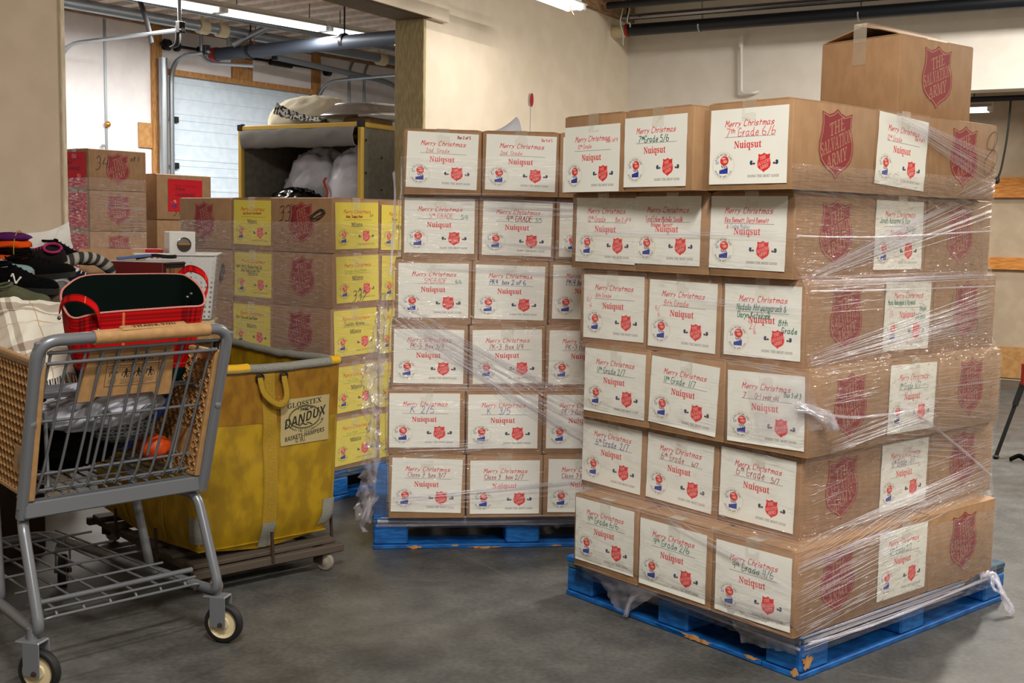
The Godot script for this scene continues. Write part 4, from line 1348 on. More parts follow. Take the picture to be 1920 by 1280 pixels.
# ------------------------------------------------------------------ pallets
func pallet(label: String, P: Vector2, yaw: float, lb: float, la: float, chips: Array) -> Node3D:
	var t := thing("wooden_pallet", label, "pallet", V(P.x, 0, P.y), PI / 2 - yaw)
	# local x along b, local -z along a
	for k in 3:
		var mb := MB.new()
		var z := [-0.07, -la / 2, -la + 0.07][k] as float
		mb.box(Vector3(lb / 2, 0.009, z), Vector3(lb, 0.018, 0.14), 0.003)
		part("bottom_board", mb, M.pallet_blue, t)
		mb = MB.new()
		mb.box(Vector3(lb / 2, 0.111, z), Vector3(lb, 0.018, 0.13), 0.003)
		part("stringer_board", mb, M.pallet_worn, t)
	for k in 2:
		var mb := MB.new()
		mb.box(Vector3([0.065, lb - 0.065][k], 0.0095, -la / 2), Vector3(0.13, 0.0165, la - 0.284), 0.003)
		part("bottom_board", mb, M.pallet_blue, t)
	for i in 3:
		for j in 3:
			var mb := MB.new()
			var x := [0.071, lb / 2, lb - 0.071][i] as float
			var z := [-0.066, -la / 2, -la + 0.066][j] as float
			mb.box(Vector3(x, 0.06, z), Vector3(0.138, 0.0835, 0.128), 0.006)
			part("block", mb, M.pallet_blue, t)
	var n := 8
	for k in n:
		var mb := MB.new()
		var w := 0.128 if k % 3 else 0.14
		var x := 0.07 + (lb - 0.14) * k / (n - 1)
		mb.box(Vector3(x, 0.1305, -la / 2 + (k % 3 - 1) * 0.003), Vector3(w, 0.0195, la), 0.003)
		part("deck_board", mb, M.pallet_worn if k % 2 else M.pallet_blue, t)
	for c in chips:
		# [x, y, z, width, height, facing ("left" -x or "right" +z), seed]
		var mb := MB.new()
		var p := PackedVector2Array()
		var z := noise(c[6], 0.8, 2)
		for i in 24:
			var a := TAU * i / 24.0
			var r := 0.8 + 0.55 * z.get_noise_2d(cos(a) * 0.9, sin(a) * 0.9) + 0.12 * sin(i * 2.7)
			p.append(Vector2(cos(a) * c[3] * 0.55 * r, sin(a) * c[4] * 0.5 * r))
		mb.prism(p, 0.0006)
		var o := part("bare_wood_chip", mb, M.raw_wood, t)
		o.position = Vector3(c[0], c[1], c[2])
		o.rotation.y = -PI / 2 if c[5] == "left" else 0.0
	return t


# ------------------------------------------------------------------ stretch film
class FilmShape:
	# the wrapped outside of a stack: for each height how far the film stands off the stack's corner
	var P: Vector2
	var yaw: float
	var lb: float
	var la: float
	var prof := []   # [y, b offset of the left face, a offset of the right face (towards the camera is negative)]
	var rc := 0.012

	func off(y: float) -> Vector2:
		for i in prof.size() - 1:
			if y <= prof[i + 1][0]:
				var k := clampf((y - prof[i][0]) / maxf(prof[i + 1][0] - prof[i][0], 1e-4), 0.0, 1.0)
				return Vector2(lerpf(prof[i][1], prof[i + 1][1], k), lerpf(prof[i][2], prof[i + 1][2], k))
		return Vector2(prof[-1][1], prof[-1][2])

	func lean(y: float) -> float:
		# how far a row is turned against the stack
		for i in prof.size() - 1:
			if y <= prof[i + 1][0]:
				var k := clampf((y - prof[i][0]) / maxf(prof[i + 1][0] - prof[i][0], 1e-4), 0.0, 1.0)
				return lerpf(prof[i][3] if prof[i].size() > 3 else 0.0, prof[i + 1][3] if prof[i + 1].size() > 3 else 0.0, k)
		return 0.0

	func world(b: float, a: float, y: float) -> Vector3:
		var q := P + Vector2(sin(yaw), cos(yaw)) * b + Vector2(-cos(yaw), sin(yaw)) * a
		return Vector3(q.x, y, -q.y)

	func at(face: String, s: float, y: float, out := 0.0) -> Vector3:
		# a point on the left face (s along a from the near corner) or on the right face (s along b)
		var o := off(y)
		if face == "left":
			return world(o.x - out + lean(y) * s, o.y + s, y)
		return world(o.x + s, o.y - out - lean(y) * s, y)


func film_sheet(sk: FilmShape, y0: float, y1: float, faces: Array, sd: int, ny := 26) -> MB:
	# faces: which sides, walked from the far left round the near corner to the far right
	var mb := MB.new()
	var z := noise(sd, 3.0, 3)
	for fc in faces:
		var ln: float = sk.la if fc == "left" else sk.lb
		var f := func(u: float, v: float) -> Vector3:
			var y := lerpf(y0, y1, v)
			var s: float = (1.0 - u) * ln if fc == "left" else u * ln
			var d := minf(s, ln - s)
			var out := 0.004 + 0.0022 * z.get_noise_3d(s * 2.2, y * 9.0, 3.0 if fc == "left" else 9.0) - (0.003 if d < 0.004 else 0.0)
			return sk.at(fc, s, y, out)
		mb.surf(30, ny, f, Vector2(ln, y1 - y0))
	return mb


func film_creases(sk: FilmShape, groups: Array, sd: int) -> MB:
	# each group: [face, s0, y0, s1, y1, spread at start, spread at end, count, broken (0..1), width]
	var mb := MB.new()
	rng.seed = sd
	for g in groups:
		for k in int(g[7]):
			var h0 := rng.randf_range(-0.5, 0.5)
			var q0 := Vector2(g[1], g[2] + h0 * g[5])
			var q1 := Vector2(g[3], g[4] + (h0 + rng.randf_range(-0.12, 0.12)) * g[6])
			var t0 := 0.0
			var t1 := 1.0
			if rng.randf() < g[8]:
				t0 = rng.randf_range(0.0, 0.9)
				t1 = minf(1.0, t0 + rng.randf_range(0.03, 0.22))
			var pts := PackedVector3Array()
			var n := maxi(2, int(q0.distance_to(q1) * (t1 - t0) / 0.05) + 1)
			var rs := PackedFloat32Array()
			for i in n + 1:
				var q := q0.lerp(q1, lerpf(t0, t1, float(i) / n))
				pts.append(sk.at(g[0], q.x, q.y, 0.007))
				rs.append(g[9] * (0.25 + 0.75 * sin(PI * clampf((i + 0.15) / (n + 0.3), 0, 1))) * rng.randf_range(0.6, 1.2))
			mb.tube(pts, g[9], 4, false, rs)
	return mb


func film_rope(sk: FilmShape, pts: Array, r: float, sd: int) -> MB:
	var mb := MB.new()
	var p3 := []
	for q in pts:
		p3.append(sk.at(q[0], q[1], q[2], 0.011))
	var sp := spline(p3, 8)
	var rs := PackedFloat32Array()
	rng.seed = sd
	for i in sp.size():
		rs.append(r * rng.randf_range(0.7, 1.3))
	mb.tube(sp, r, 7, false, rs)
	return mb


func film_clump(pts: Array, r: float, sd: int, strands := 5) -> MB:
	# a loose bunched tail of film: several crumpled ribbons along one path
	var mb := MB.new()
	rng.seed = sd
	for k in strands:
		var sp := []
		for p in pts:
			sp.append((p as Vector3) + Vector3(rng.randf_range(-1, 1), rng.randf_range(-1, 1), rng.randf_range(-1, 1)) * r * 0.8)
		var c := spline(sp, 6)
		var rs := PackedFloat32Array()
		for i in c.size():
			rs.append(r * rng.randf_range(0.25, 0.75))
		mb.tube(c, r, 6, false, rs, 0.45)
	return mb


func film_flag(corners: Array, sd: int, crumple := 0.006, nu := 14, nv := 14) -> MB:
	# a loose crumpled piece of film between four corners (lower left, lower right, upper right, upper left)
	var mb := MB.new()
	var z := FastNoiseLite.new()
	z.seed = sd
	z.frequency = 14.0
	z.fractal_type = FastNoiseLite.FRACTAL_RIDGED
	z.fractal_octaves = 3
	var nrm: Vector3 = ((corners[1] - corners[0]) as Vector3).cross(corners[3] - corners[0]).normalized()
	var f := func(u: float, v: float) -> Vector3:
		var p: Vector3 = (corners[0] as Vector3).lerp(corners[1], u).lerp((corners[3] as Vector3).lerp(corners[2], u), v)
		return p + nrm * crumple * (0.6 + z.get_noise_3dv(p))
	mb.surf(nu, nv, f)
	return mb


# ------------------------------------------------------------------ the room; plan frames
const CORNER := Vector3(0.994, 0, -10.5)     # where the left wall meets the back wall: x along the left wall (away), z along the back wall (to the right)
const ROOM := PI / 3
const DOCK0 := Vector3(-3.501, 0, -11.5)    # a point on the dock's far wall: x along it (away), z out of it
const DOCK := PI * 0.3


func in_room(x: float, y: float, z: float) -> Vector3:
	return CORNER + Vector3(x, y, z).rotated(Vector3.UP, ROOM)


func in_dock(x: float, y: float, z: float) -> Vector3:
	return DOCK0 + Vector3(x, y, z).rotated(Vector3.UP, DOCK)


func slab(called: String, a: Vector3, b: Vector3, m: Material, dock := false, bev := 0.0) -> MeshInstance3D:
	var mb := MB.new()
	mb.box((a + b) / 2, (b - a).abs(), bev)
	return struct(called, mb, m, DOCK0 if dock else CORNER, DOCK if dock else ROOM)


func floor_art() -> ImageTexture:
	var n := 1400
	var img := Image.create_empty(n, n, false, Image.FORMAT_RGB8)
	var a := noise(11, 0.004, 4).get_image(n, n)
	var b := noise(12, 0.03, 4).get_image(n, n)
	var c := noise(13, 0.25, 2).get_image(n, n)
	var e := noise(14, 0.008, 3).get_image(n, n)
	a.convert(Image.FORMAT_L8)
	b.convert(Image.FORMAT_L8)
	c.convert(Image.FORMAT_L8)
	e.convert(Image.FORMAT_L8)
	var da := a.get_data()
	var db := b.get_data()
	var dc := c.get_data()
	var de := e.get_data()
	var out := PackedByteArray()
	out.resize(n * n * 3)
	for i in n * n:
		var v := 0.315 + (da[i] - 128) * 0.0004 + (db[i] - 128) * 0.00045 + (dc[i] - 128) * 0.00035
		var st := clampf((de[i] - 150) / 60.0, 0.0, 1.0)
		v *= 1.0 - 0.1 * st
		out[i * 3] = int(clampf(v * 1.0, 0, 1) * 255)
		out[i * 3 + 1] = int(clampf(v * 0.995, 0, 1) * 255)
		out[i * 3 + 2] = int(clampf(v * 0.97, 0, 1) * 255)
	img.set_data(n, n, false, Image.FORMAT_RGB8, out)
	# hairline cracks, scuffs and a few drops
	rng.seed = 5
	for k in 7:
		var p := Vector2(rng.randf() * n, rng.randf() * n)
		var dir := rng.randf() * TAU
		var pts := PackedVector2Array([p])
		for s in 26:
			dir += rng.randf_range(-0.45, 0.45)
			p += Vector2(cos(dir), sin(dir)) * rng.randf_range(6, 16)
			pts.append(p)
		ink(img, pts, 0.7, Color(0.16, 0.155, 0.15, 0.6))
	for k in 130:
		var p := Vector2(rng.randf() * n, rng.randf() * n)
		var dir := rng.randf() * TAU
		var q := p + Vector2(cos(dir), sin(dir)) * rng.randf_range(8, 90)
		ink(img, PackedVector2Array([p, p.lerp(q, 0.5) + Vector2(rng.randf_range(-4, 4), rng.randf_range(-4, 4)), q]), rng.randf_range(0.5, 1.6), Color(0.5, 0.49, 0.46, rng.randf_range(0.1, 0.3)) if k % 3 else Color(0.15, 0.15, 0.14, 0.25))
	return ImageTexture.create_from_image(img)


func tube_light(label: String, at: Vector3, turn: float, ln: float, energy: float, glow := 3.0, hang := 0.0, group := "") -> Node3D:
	# a strip fitting with two fluorescent tubes; the light itself lies just under them
	var t := thing("strip_light", label, "light", at, turn, group)
	var mb := MB.new()
	var p := PackedVector2Array([Vector2(-0.03, 0.09), Vector2(0.03, 0.09), Vector2(0.04, 0.06), Vector2(0.085, 0.035), Vector2(0.083, 0.032), Vector2(-0.083, 0.032), Vector2(-0.085, 0.035), Vector2(-0.04, 0.06)])
	mb.prism(p, ln, Transform3D(Basis(Vector3.UP, PI / 2), Vector3(-ln / 2, 0, 0)))
	part("housing", mb, M.white_metal, t)
	for s in [-1.0, 1.0]:
		mb = MB.new()
		mb.tube(PackedVector3Array([Vector3(-ln / 2 + 0.03, 0.012, s * 0.045), Vector3(ln / 2 - 0.03, 0.012, s * 0.045)]), 0.017, 12)
		part("tube", mb, glow_mat(glow), t)
	for e in [-1.0, 1.0]:
		mb = MB.new()
		mb.box(Vector3(e * (ln / 2 - 0.018), 0.018, 0), Vector3(0.03, 0.04, 0.15), 0.004)
		part("end_cap", mb, M.white_metal, t)
		if hang > 0.0:
			mb = MB.new()
			mb.tube(PackedVector3Array([Vector3(e * ln * 0.35, 0.088, 0), Vector3(e * ln * 0.35, 0.09 + hang, 0)]), 0.004, 6)
			part("hanger", mb, M.steel_dark, t)
	if hang > 0.9:
		mb = MB.new()
		mb.tube(PackedVector3Array([Vector3(ln * 0.3, -0.005, 0.06), Vector3(ln * 0.31, -0.04, 0.065), Vector3(ln * 0.33, -0.06, 0.07)]), 0.008, 6, false, PackedFloat32Array(), 0.3)
		part("paper_tag", mb, M.gold, t, "small orange tag")
	var l := AreaLight3D.new()
	l.name = "tube_glow"
	l.area_size = Vector2(ln - 0.06, 0.13)
	l.light_color = Color(1.0, 0.975, 0.935)
	l.light_energy = energy
	l.set("area_range", 30.0)
	l.shadow_enabled = true
	t.add_child(l, true)
	l.position = Vector3(0, -0.012, 0)
	l.rotation.x = -PI / 2
	return t


func glow_mat(e: float) -> StandardMaterial3D:
	var key := "glowing_tube_%.1f" % e
	var m := mat(key, Color(0.95, 0.96, 1.0), 0.4)
	m.emission_enabled = true
	m.emission = Color(0.97, 0.98, 1.0)
	m.emission_energy_multiplier = e
	return m


func build_room() -> void:
	var fl := mat("concrete_floor", Color.WHITE, 0.5)
	fl.albedo_texture = floor_art()
	fl.uv1_scale = Vector3(3.2, 3.2, 1)
	fl.roughness_texture = ntex(21, 0.012, Color(0.42, 0.42, 0.42), Color(0.72, 0.72, 0.72), 512)
	fl.roughness = 1.0
	var mb := MB.new()
	var s := 13.0
	mb.quad(Vector3(-s, 0, s), Vector3(s, 0, s), Vector3(s, 0, -s), Vector3(-s, 0, -s))
	mb.box(Vector3(0, -0.1, 0), Vector3(2 * s, 0.19, 2 * s))
	struct("floor", mb, fl, CORNER + Vector3(-2.0, 0, 4.0), ROOM)
	var wa := grain("cream_wall", Color(0.82, 0.77, 0.69), Color(0.84, 0.79, 0.715), Vector3.ONE * 0.5, 0.75, 31)
	var wb := grain("pale_wall", Color(0.87, 0.845, 0.81), Color(0.885, 0.865, 0.83), Vector3.ONE * 0.5, 0.75, 32)
	var H := 3.8
	# the left wall with the wide opening to the dock
	slab("wall_left", Vector3(-15.028, 0, -0.221), Vector3(-6.068, H, 0), grain("cream_wall_shaded", Color(0.71, 0.645, 0.56), Color(0.735, 0.67, 0.585), Vector3.ONE * 0.5, 0.75, 30))
	slab("wall_left", Vector3(-3.189, 0, -0.221), Vector3(0.221, H, 0), wa)
	slab("wall_left", Vector3(-6.068, 2.665, -0.221), Vector3(-3.189, H, 0), wa)
	slab("trim", Vector3(-15.0, 2.639, 0), Vector3(-2.984, H, 0.05), wa, false, 0.004)
	slab("trim", Vector3(-6.068, 2.639, -0.227), Vector3(-3.189, 2.666, 0.049), M.trim_wood)
	slab("trim", Vector3(-3.218, 0, -0.227), Vector3(-3.188, 2.639, 0.004), M.post_wood, false, 0.003)
	slab("trim", Vector3(-6.069, 0, -0.232), Vector3(-6.044, 2.639, 0.013), M.jamb_paint, false, 0.004)
	# the back wall with the opening on the right
	slab("wall_back", Vector3(0, 0, 0), Vector3(0.221, H, 2.597), wb)
	slab("wall_back", Vector3(0, 2.399, 2.597), Vector3(0.221, H, 6.851), wb)
	slab("wall_back", Vector3(0, 0, 6.851), Vector3(0.221, H, 9.061), wb)
	slab("wall_right", Vector3(-15.028, 0, 8.84), Vector3(0, H, 9.061), wa)
	slab("wall_front", Vector3(-15.249, 0, -0.221), Vector3(-15.028, H, 9.061), wa)
	slab("ceiling", Vector3(-15.249, H, -0.221), Vector3(0.221, H + 0.15, 9.061), M.ceiling_paint)
	# beyond the back opening
	var tan := grain("tan_wall", Color(0.68, 0.61, 0.52), Color(0.71, 0.64, 0.55), Vector3.ONE * 0.7, 0.8, 33)
	slab("wall_far", Vector3(1.54, 0, 0), Vector3(1.69, H, 7.6), tan)
	slab("wall_far", Vector3(0.221, 0, -0.055), Vector3(1.69, H, 0.0), tan)
	slab("wall_far", Vector3(0.221, 0, 7.6), Vector3(1.69, H, 7.7), tan)
	slab("ceiling", Vector3(0.221, 2.75, 0), Vector3(1.54, 2.9, 7.6), tan)
	slab("trim", Vector3(1.502, 1.62, 0.02), Vector3(1.54, 1.80, 7.58), M.rail_wood, false, 0.004)
	slab("trim", Vector3(1.502, 0.985, 0.02), Vector3(1.54, 1.095, 7.58), M.rail_wood, false, 0.004)
	slab("trim", Vector3(1.525, 0.02, 0.02), Vector3(1.54, 0.3, 7.58), M.plywood, false, 0.003)
	# joists, ledger and beams under the main ceiling
	slab("trim", Vector3(-2.873, 3.101, 0), Vector3(0, 3.355, 0.05), M.joist_wood, false, 0.004)
	for k in 1:
		slab("trim", Vector3(-0.72 - k * 0.67, 3.2, 0.05), Vector3(-0.675 - k * 0.67, 3.42, 8.8), M.joist_wood, false, 0.004)
	# the dock: far wall, side walls, ceiling deck
	var dw := grain("white_board_wall", Color(0.90, 0.89, 0.91), Color(0.92, 0.915, 0.93), Vector3.ONE * 0.6, 0.7, 34)
	slab("wall_dock", Vector3(-5.5, 0, -0.15), Vector3(0.133, 3.34, 0), dw, true)
	slab("wall_dock", Vector3(0.133, 2.74, -0.15), Vector3(2.04, 3.34, 0), dw, true)
	slab("wall_dock", Vector3(2.04, 0, -0.15), Vector3(6.4, 3.34, 0), dw, true)
	slab("wall_dock", Vector3(6.4, 0, -0.15), Vector3(6.55, 3.34, 3.5), dw, true)
	slab("wall_dock", Vector3(-5.5, 0, -0.15), Vector3(-5.35, 3.34, 4.75), dw, true)
	mb = MB.new()
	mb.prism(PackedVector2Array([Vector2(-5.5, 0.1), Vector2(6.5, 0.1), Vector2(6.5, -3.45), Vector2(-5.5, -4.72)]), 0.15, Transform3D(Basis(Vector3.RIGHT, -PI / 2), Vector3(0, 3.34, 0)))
	var deck := struct("ceiling", mb, M.deck_metal_shaded, DOCK0, DOCK)
	for k in 36:
		mb = MB.new()
		var x := -4.2 + k * 0.24
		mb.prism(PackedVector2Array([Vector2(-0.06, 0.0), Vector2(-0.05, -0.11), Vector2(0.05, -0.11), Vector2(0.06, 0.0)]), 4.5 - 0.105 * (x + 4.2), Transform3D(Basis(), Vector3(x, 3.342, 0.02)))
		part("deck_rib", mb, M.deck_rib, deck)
	# board seams and framing on the dock's far wall
	for x in [-1.75, -0.607, -2.9]:
		slab("trim", Vector3(x - 0.012, 0, 0), Vector3(x + 0.012, 3.15, 0.012), M.galvanised, true)
	slab("trim", Vector3(-0.1, 0, 0.0), Vector3(0.012, 3.2, 0.04), M.raw_wood, true, 0.003)
	slab("trim", Vector3(2.04, 0, 0.0), Vector3(2.155, 3.2, 0.04), M.raw_wood, true, 0.003)
	slab("trim", Vector3(0.012, 2.72, 0.0), Vector3(2.04, 2.775, 0.035), M.raw_wood, true, 0.003)
	slab("trim", Vector3(0.90, 2.775, 0.0), Vector3(1.17, 3.2, 0.03), M.raw_wood, true, 0.003)
	slab("trim", Vector3(-5.3, 3.16, 0.0), Vector3(6.3, 3.24, 0.05), M.joist_wood, true, 0.003)
	# the overhead door: panels with ribs
	var d := thing("door_1", "white sectional overhead door closed in the far dock wall", "door", DOCK0, DOCK)
	d.set_meta("kind", "structure")
	for k in 6:
		mb = MB.new()
		var y0 := 0.02 + k * 0.454
		mb.box(Vector3(1.087, y0 + 0.225, -0.04), Vector3(1.89, 0.453, 0.045), 0.004)
		for j in 3:
			mb.box(Vector3(1.087, y0 + 0.075 + j * 0.15, -0.017), Vector3(1.88, 0.03, 0.008), 0.003)
		part("door_panel", mb, M.door_white, d)
	for k in 5:
		mb = MB.new()
		mb.box(Vector3(0.2, 0.474 + k * 0.454, 0.0), Vector3(0.05, 0.06, 0.03), 0.006)
		mb.tube(PackedVector3Array([Vector3(0.16, 0.474 + k * 0.454, 0.01), Vector3(0.105, 0.474 + k * 0.454, 0.04)]), 0.018, 8)
		part("hinge_roller", mb, M.steel_dark, d)


# ------------------------------------------------------------------ the shopping cart
const CART := Vector3(-1.10, 0, -3.27)
const CART_TURN := 0.792


func caster(parent: Node3D, at: Vector3, turn: float, wheel_r := 0.062) -> void:
	# a fork with a rubber wheel and cream hub; parent's origin is on the floor
	var b := Basis(Vector3.UP, turn)
	var mb := MB.new()
	var top := wheel_r * 2.0 + 0.022
	mb.box(at + Vector3(0, top, 0), Vector3(0.05, 0.008, 0.075), 0.003, b)
	for s in [-1.0, 1.0]:
		mb.box(at + b * Vector3(s * 0.023, top * 0.5 + 0.026, 0.012), Vector3(0.004, top - 0.052, 0.052), 0.0015, b)
	mb.tube(PackedVector3Array([at + Vector3(0, top, 0), at + Vector3(0, top + 0.035, 0)]), 0.014, 10)
	part("caster_fork", mb, M.cart_grey, parent)
	var c := at + b * Vector3(0, wheel_r, 0.022)
	var xf := Transform3D(b * Basis(Vector3.BACK, PI / 2), c)
	mb = MB.new()
	mb.smooth(true)
	var r := wheel_r
	mb.lathe(PackedVector2Array([Vector2(r * 0.74, -0.013), Vector2(r * 0.9, -0.0145), Vector2(r * 0.98, -0.010), Vector2(r, 0.0), Vector2(r * 0.98, 0.010), Vector2(r * 0.9, 0.0145), Vector2(r * 0.74, 0.013)]), 28, xf)
	var tire := part("wheel", mb, M.rubber, parent)
	mb = MB.new()
	mb.lathe(PackedVector2Array([Vector2(0.0, -0.012), Vector2(r * 0.3, -0.012), Vector2(r * 0.34, -0.007), Vector2(r * 0.6, -0.006), Vector2(r * 0.75, -0.0125), Vector2(r * 0.76, 0.0), Vector2(r * 0.75, 0.0125), Vector2(r * 0.6, 0.006), Vector2(r * 0.34, 0.007), Vector2(r * 0.3, 0.012), Vector2(0.0, 0.012)]), 24, xf)
	part("hub", mb, M.cream_plastic, tire)
	mb = MB.new()
	mb.lathe(PackedVector2Array([Vector2(0.0, -0.029), Vector2(0.008, -0.029), Vector2(0.008, 0.029), Vector2(0.0, 0.029)]), 8, xf)
	part("axle_bolt", mb, M.rust, tire)


func honey_panel(mb: MB, o: Vector3, du: Vector3, dv: Vector3, out: Vector3, lu: float, lv: float, cell: float, depth: float, solid: Rect2) -> void:
	# an open lattice of six-sided cells in the plane du, dv, each cell a tube of six walls
	var nv := int(lv / (cell * 0.86))
	var nu := int(lu / cell)
	for j in nv:
		for i in nu:
			var u := (i + (0.5 if j % 2 else 0.0) + 0.5) * cell
			var v := (j + 0.5) * cell * 0.86
			if u > lu - cell * 0.3 or solid.has_point(Vector2(u, v)):
				continue
			var c := o + du * u + dv * v
			for k in 6:
				var a0 := TAU * k / 6.0 + PI / 6
				var a1 := TAU * (k + 1) / 6.0 + PI / 6
				var r := cell * 0.565
				var p := c + (du * cos(a0) + dv * sin(a0)) * r
				var q := c + (du * cos(a1) + dv * sin(a1)) * r
				var pi_ := c + (du * cos(a0) + dv * sin(a0)) * r * 0.76 - out * depth
				var qi := c + (du * cos(a1) + dv * sin(a1)) * r * 0.76 - out * depth
				mb.quad(p, q, qi, pi_)
				mb.quad(q, p, p + out * 0.001, q + out * 0.001)


func build_cart() -> void:
	var t := thing("shopping_cart", "grey wire shopping cart with tan plastic sides, seen from behind its handle", "shopping cart", CART, CART_TURN)
	var mb := MB.new()
	# posts, handle
	mb.tube(fillet([Vector3(-0.272, 0.47, -0.085), Vector3(-0.282, 0.975, 0.07), Vector3(0.284, 0.985, 0.085), Vector3(0.276, 0.47, -0.07)], 0.06, 7), 0.0165, 12)
	part("rear_frame", mb, M.cart_grey, t)
	mb = MB.new()
	mb.tube(PackedVector3Array([Vector3(-0.13, 0.9765, 0.0735), Vector3(0.215, 0.984, 0.0835)]), 0.0205, 14)
	var grip := part("handle_grip", mb, M.tan_plastic, t, "tan plastic sleeve on the handle")
	mb = MB.new()
	var gb := Basis(Vector3.BACK, 0.022)
	mb.box(Vector3(0.045, 1.0005, 0.0805), Vector3(0.2, 0.008, 0.024), 0.003, gb * Basis(Vector3.RIGHT, 0.35))
	part("badge", mb, M.tan_plastic, grip)
	var tm := TextMesh.new()
	tm.font = font(true, 700)
	tm.text = "THANK YOU"
	tm.font_size = 64
	tm.pixel_size = 0.016 / 64.0
	tm.depth = 0.0006
	var tn := mesh_node("lettering", tm, M.ink_black, grip)
	tn.position = Vector3(0.045, 1.0046, 0.0822)
	tn.basis = gb * Basis(Vector3.RIGHT, -PI / 2 + 0.35)
	tn.scale = Vector3(1.35, 1.0, 1.0)
	for e in [[-0.274, -0.055, -1.0], [0.279, -0.04, 1.0]]:
		mb = MB.new()
		mb.box(Vector3(e[0], 0.735, e[1] + 0.055), Vector3(0.034, 0.50, 0.012), 0.004, Basis(Vector3.RIGHT, 0.295))
		part("post_plate", mb, M.cart_grey, t)
		mb = MB.new()
		mb.lathe(PackedVector2Array([Vector2(0.0105, -0.001), Vector2(0.009, 0.003), Vector2(0.0, 0.005)]), 12, Transform3D(Basis(Vector3.RIGHT, PI / 2 + 0.295), Vector3(e[0], 0.745, e[1] + 0.068)))
		part("rivet", mb, M.galvanised, t)
	# the channel under the gate and the basket floor
	mb = MB.new()
	mb.box(Vector3(0.002, 0.492, -0.068), Vector3(0.55, 0.046, 0.02), 0.004)
	mb.box(Vector3(0.002, 0.513, -0.085), Vector3(0.53, 0.004, 0.03), 0.001)
	part("rear_channel", mb, M.cart_grey, t)
	# legs running down to the base rails
	for s in [-1.0, 1.0]:
		mb = MB.new()
		mb.tube(fillet([Vector3(s * 0.235, 0.462, -0.16), Vector3(s * 0.27, 0.455, -0.085), Vector3(s * 0.277, 0.17, 0.03), Vector3(s * 0.27, 0.165, -0.06), Vector3(s * 0.2, 0.155, -0.86)], 0.05, 6), 0.0155, 12)
		part("leg", mb, M.cart_grey, t)
		mb = MB.new()
		mb.tube(fillet([Vector3(s * 0.215, 0.53, -0.43), Vector3(s * 0.24, 0.17, -0.33), Vector3(s * 0.245, 0.155, -0.38), Vector3(s * 0.235, 0.155, -0.5)], 0.04, 5), 0.0145, 12)
		part("front_leg", mb, M.cart_grey, t)
	mb = MB.new()
	mb.tube(fillet([Vector3(-0.205, 0.157, -0.8), Vector3(-0.185, 0.162, -0.98), Vector3(0.185, 0.162, -0.98), Vector3(0.205, 0.157, -0.8)], 0.09, 7), 0.0155, 12)
	part("front_bar", mb, M.cart_grey, t)
	# under-basket wire rack
	mb = MB.new()
	mb.tube(PackedVector3Array([Vector3(-0.258, 0.212, -0.1), Vector3(0.258, 0.212, -0.1)]), 0.0085, 8)
	for z in [-0.04, -0.24, -0.41, -0.58, -0.74]:
		mb.tube(PackedVector3Array([Vector3(-0.235, 0.208, z), Vector3(0.235, 0.208, z)]), 0.0042, 6)
	for k in 6:
		var x := -0.2 + k * 0.08
		mb.tube(fillet([Vector3(x * 0.8, 0.202, -0.86), Vector3(x, 0.203, -0.05), Vector3(x, 0.188, -0.035)], 0.01, 3), 0.004, 6)
	mb.tube(fillet([Vector3(-0.245, 0.16, -0.06), Vector3(-0.245, 0.185, -0.03), Vector3(-0.22, 0.19, -0.025), Vector3(0.22, 0.19, -0.025), Vector3(0.245, 0.185, -0.03), Vector3(0.245, 0.16, -0.06)], 0.015, 3), 0.0045, 6)
	part("wire_rack", mb, M.cart_wire, t)
	for c in [Vector3(-0.287, 0, 0.0), Vector3(0.287, 0, 0.0)]:
		caster(t, c, 0.55)
	for c in [Vector3(-0.18, 0, -0.86), Vector3(0.185, 0, -0.86)]:
		caster(t, c, -0.5, 0.058)
	# rear gate of wires, hung from a double bar
	for y in [0.945, 0.915]:
		mb = MB.new()
		mb.tube(PackedVector3Array([Vector3(-0.25, y - 0.005, 0.052 + (y - 0.93) * 0.3), Vector3(0.258, y + 0.004, 0.064 + (y - 0.93) * 0.3)]), 0.0052, 8)
		part("gate_bar", mb, M.cart_wire, t)
	for k in 11:
		mb = MB.new()
		var x := -0.24 + k * 0.0485
		var pair := k == 5 or k == 6
		if k == 5:
			x += 0.008
		elif k == 6:
			x -= 0.008
		var top := 0.946 if (pair or k % 2 == 0) else 0.935
		mb.tube(spline([Vector3(x, top, 0.057), Vector3(x - 0.004, 0.87, 0.028), Vector3(x - 0.008, 0.76, -0.018), Vector3(x - 0.016, 0.66, -0.052), Vector3(x - 0.026, 0.57, -0.082), Vector3(x - 0.034, 0.525, -0.105)], 4), 0.0042, 7)
		part("gate_wire", mb, M.cart_wire, t)
	for g in [[-0.252, 0.252, 0.742, -0.03], [-0.262, 0.24, 0.585, -0.082], [-0.25, 0.25, 0.535, -0.1]]:
		mb = MB.new()
		mb.tube(PackedVector3Array([Vector3(g[0], g[2], g[3]), Vector3(g[1], g[2] + 0.003, g[3] + 0.002)]), 0.0042, 7)
		part("gate_bar", mb, M.cart_wire, t)
	for x0 in [-0.085, 0.055]:
		mb = MB.new()
		mb.tube(fillet([Vector3(x0, 0.6, -0.078), Vector3(x0 + 0.008, 0.742, -0.032), Vector3(x0 + 0.03, 0.768, -0.022), Vector3(x0 + 0.055, 0.742, -0.032), Vector3(x0 + 0.048, 0.6, -0.078)], 0.018, 4), 0.0042, 7)
		part("gate_hoop", mb, M.cart_wire, t)
	for s in [-1.0, 1.0]:
		mb = MB.new()
		mb.tube(PackedVector3Array([Vector3(s * 0.215, 0.765, -0.05), Vector3(s * 0.19, 0.56, -0.10), Vector3(s * 0.19, 0.545, -0.10)]), 0.006, 8)
		part("seat_link", mb, M.galvanised, t)
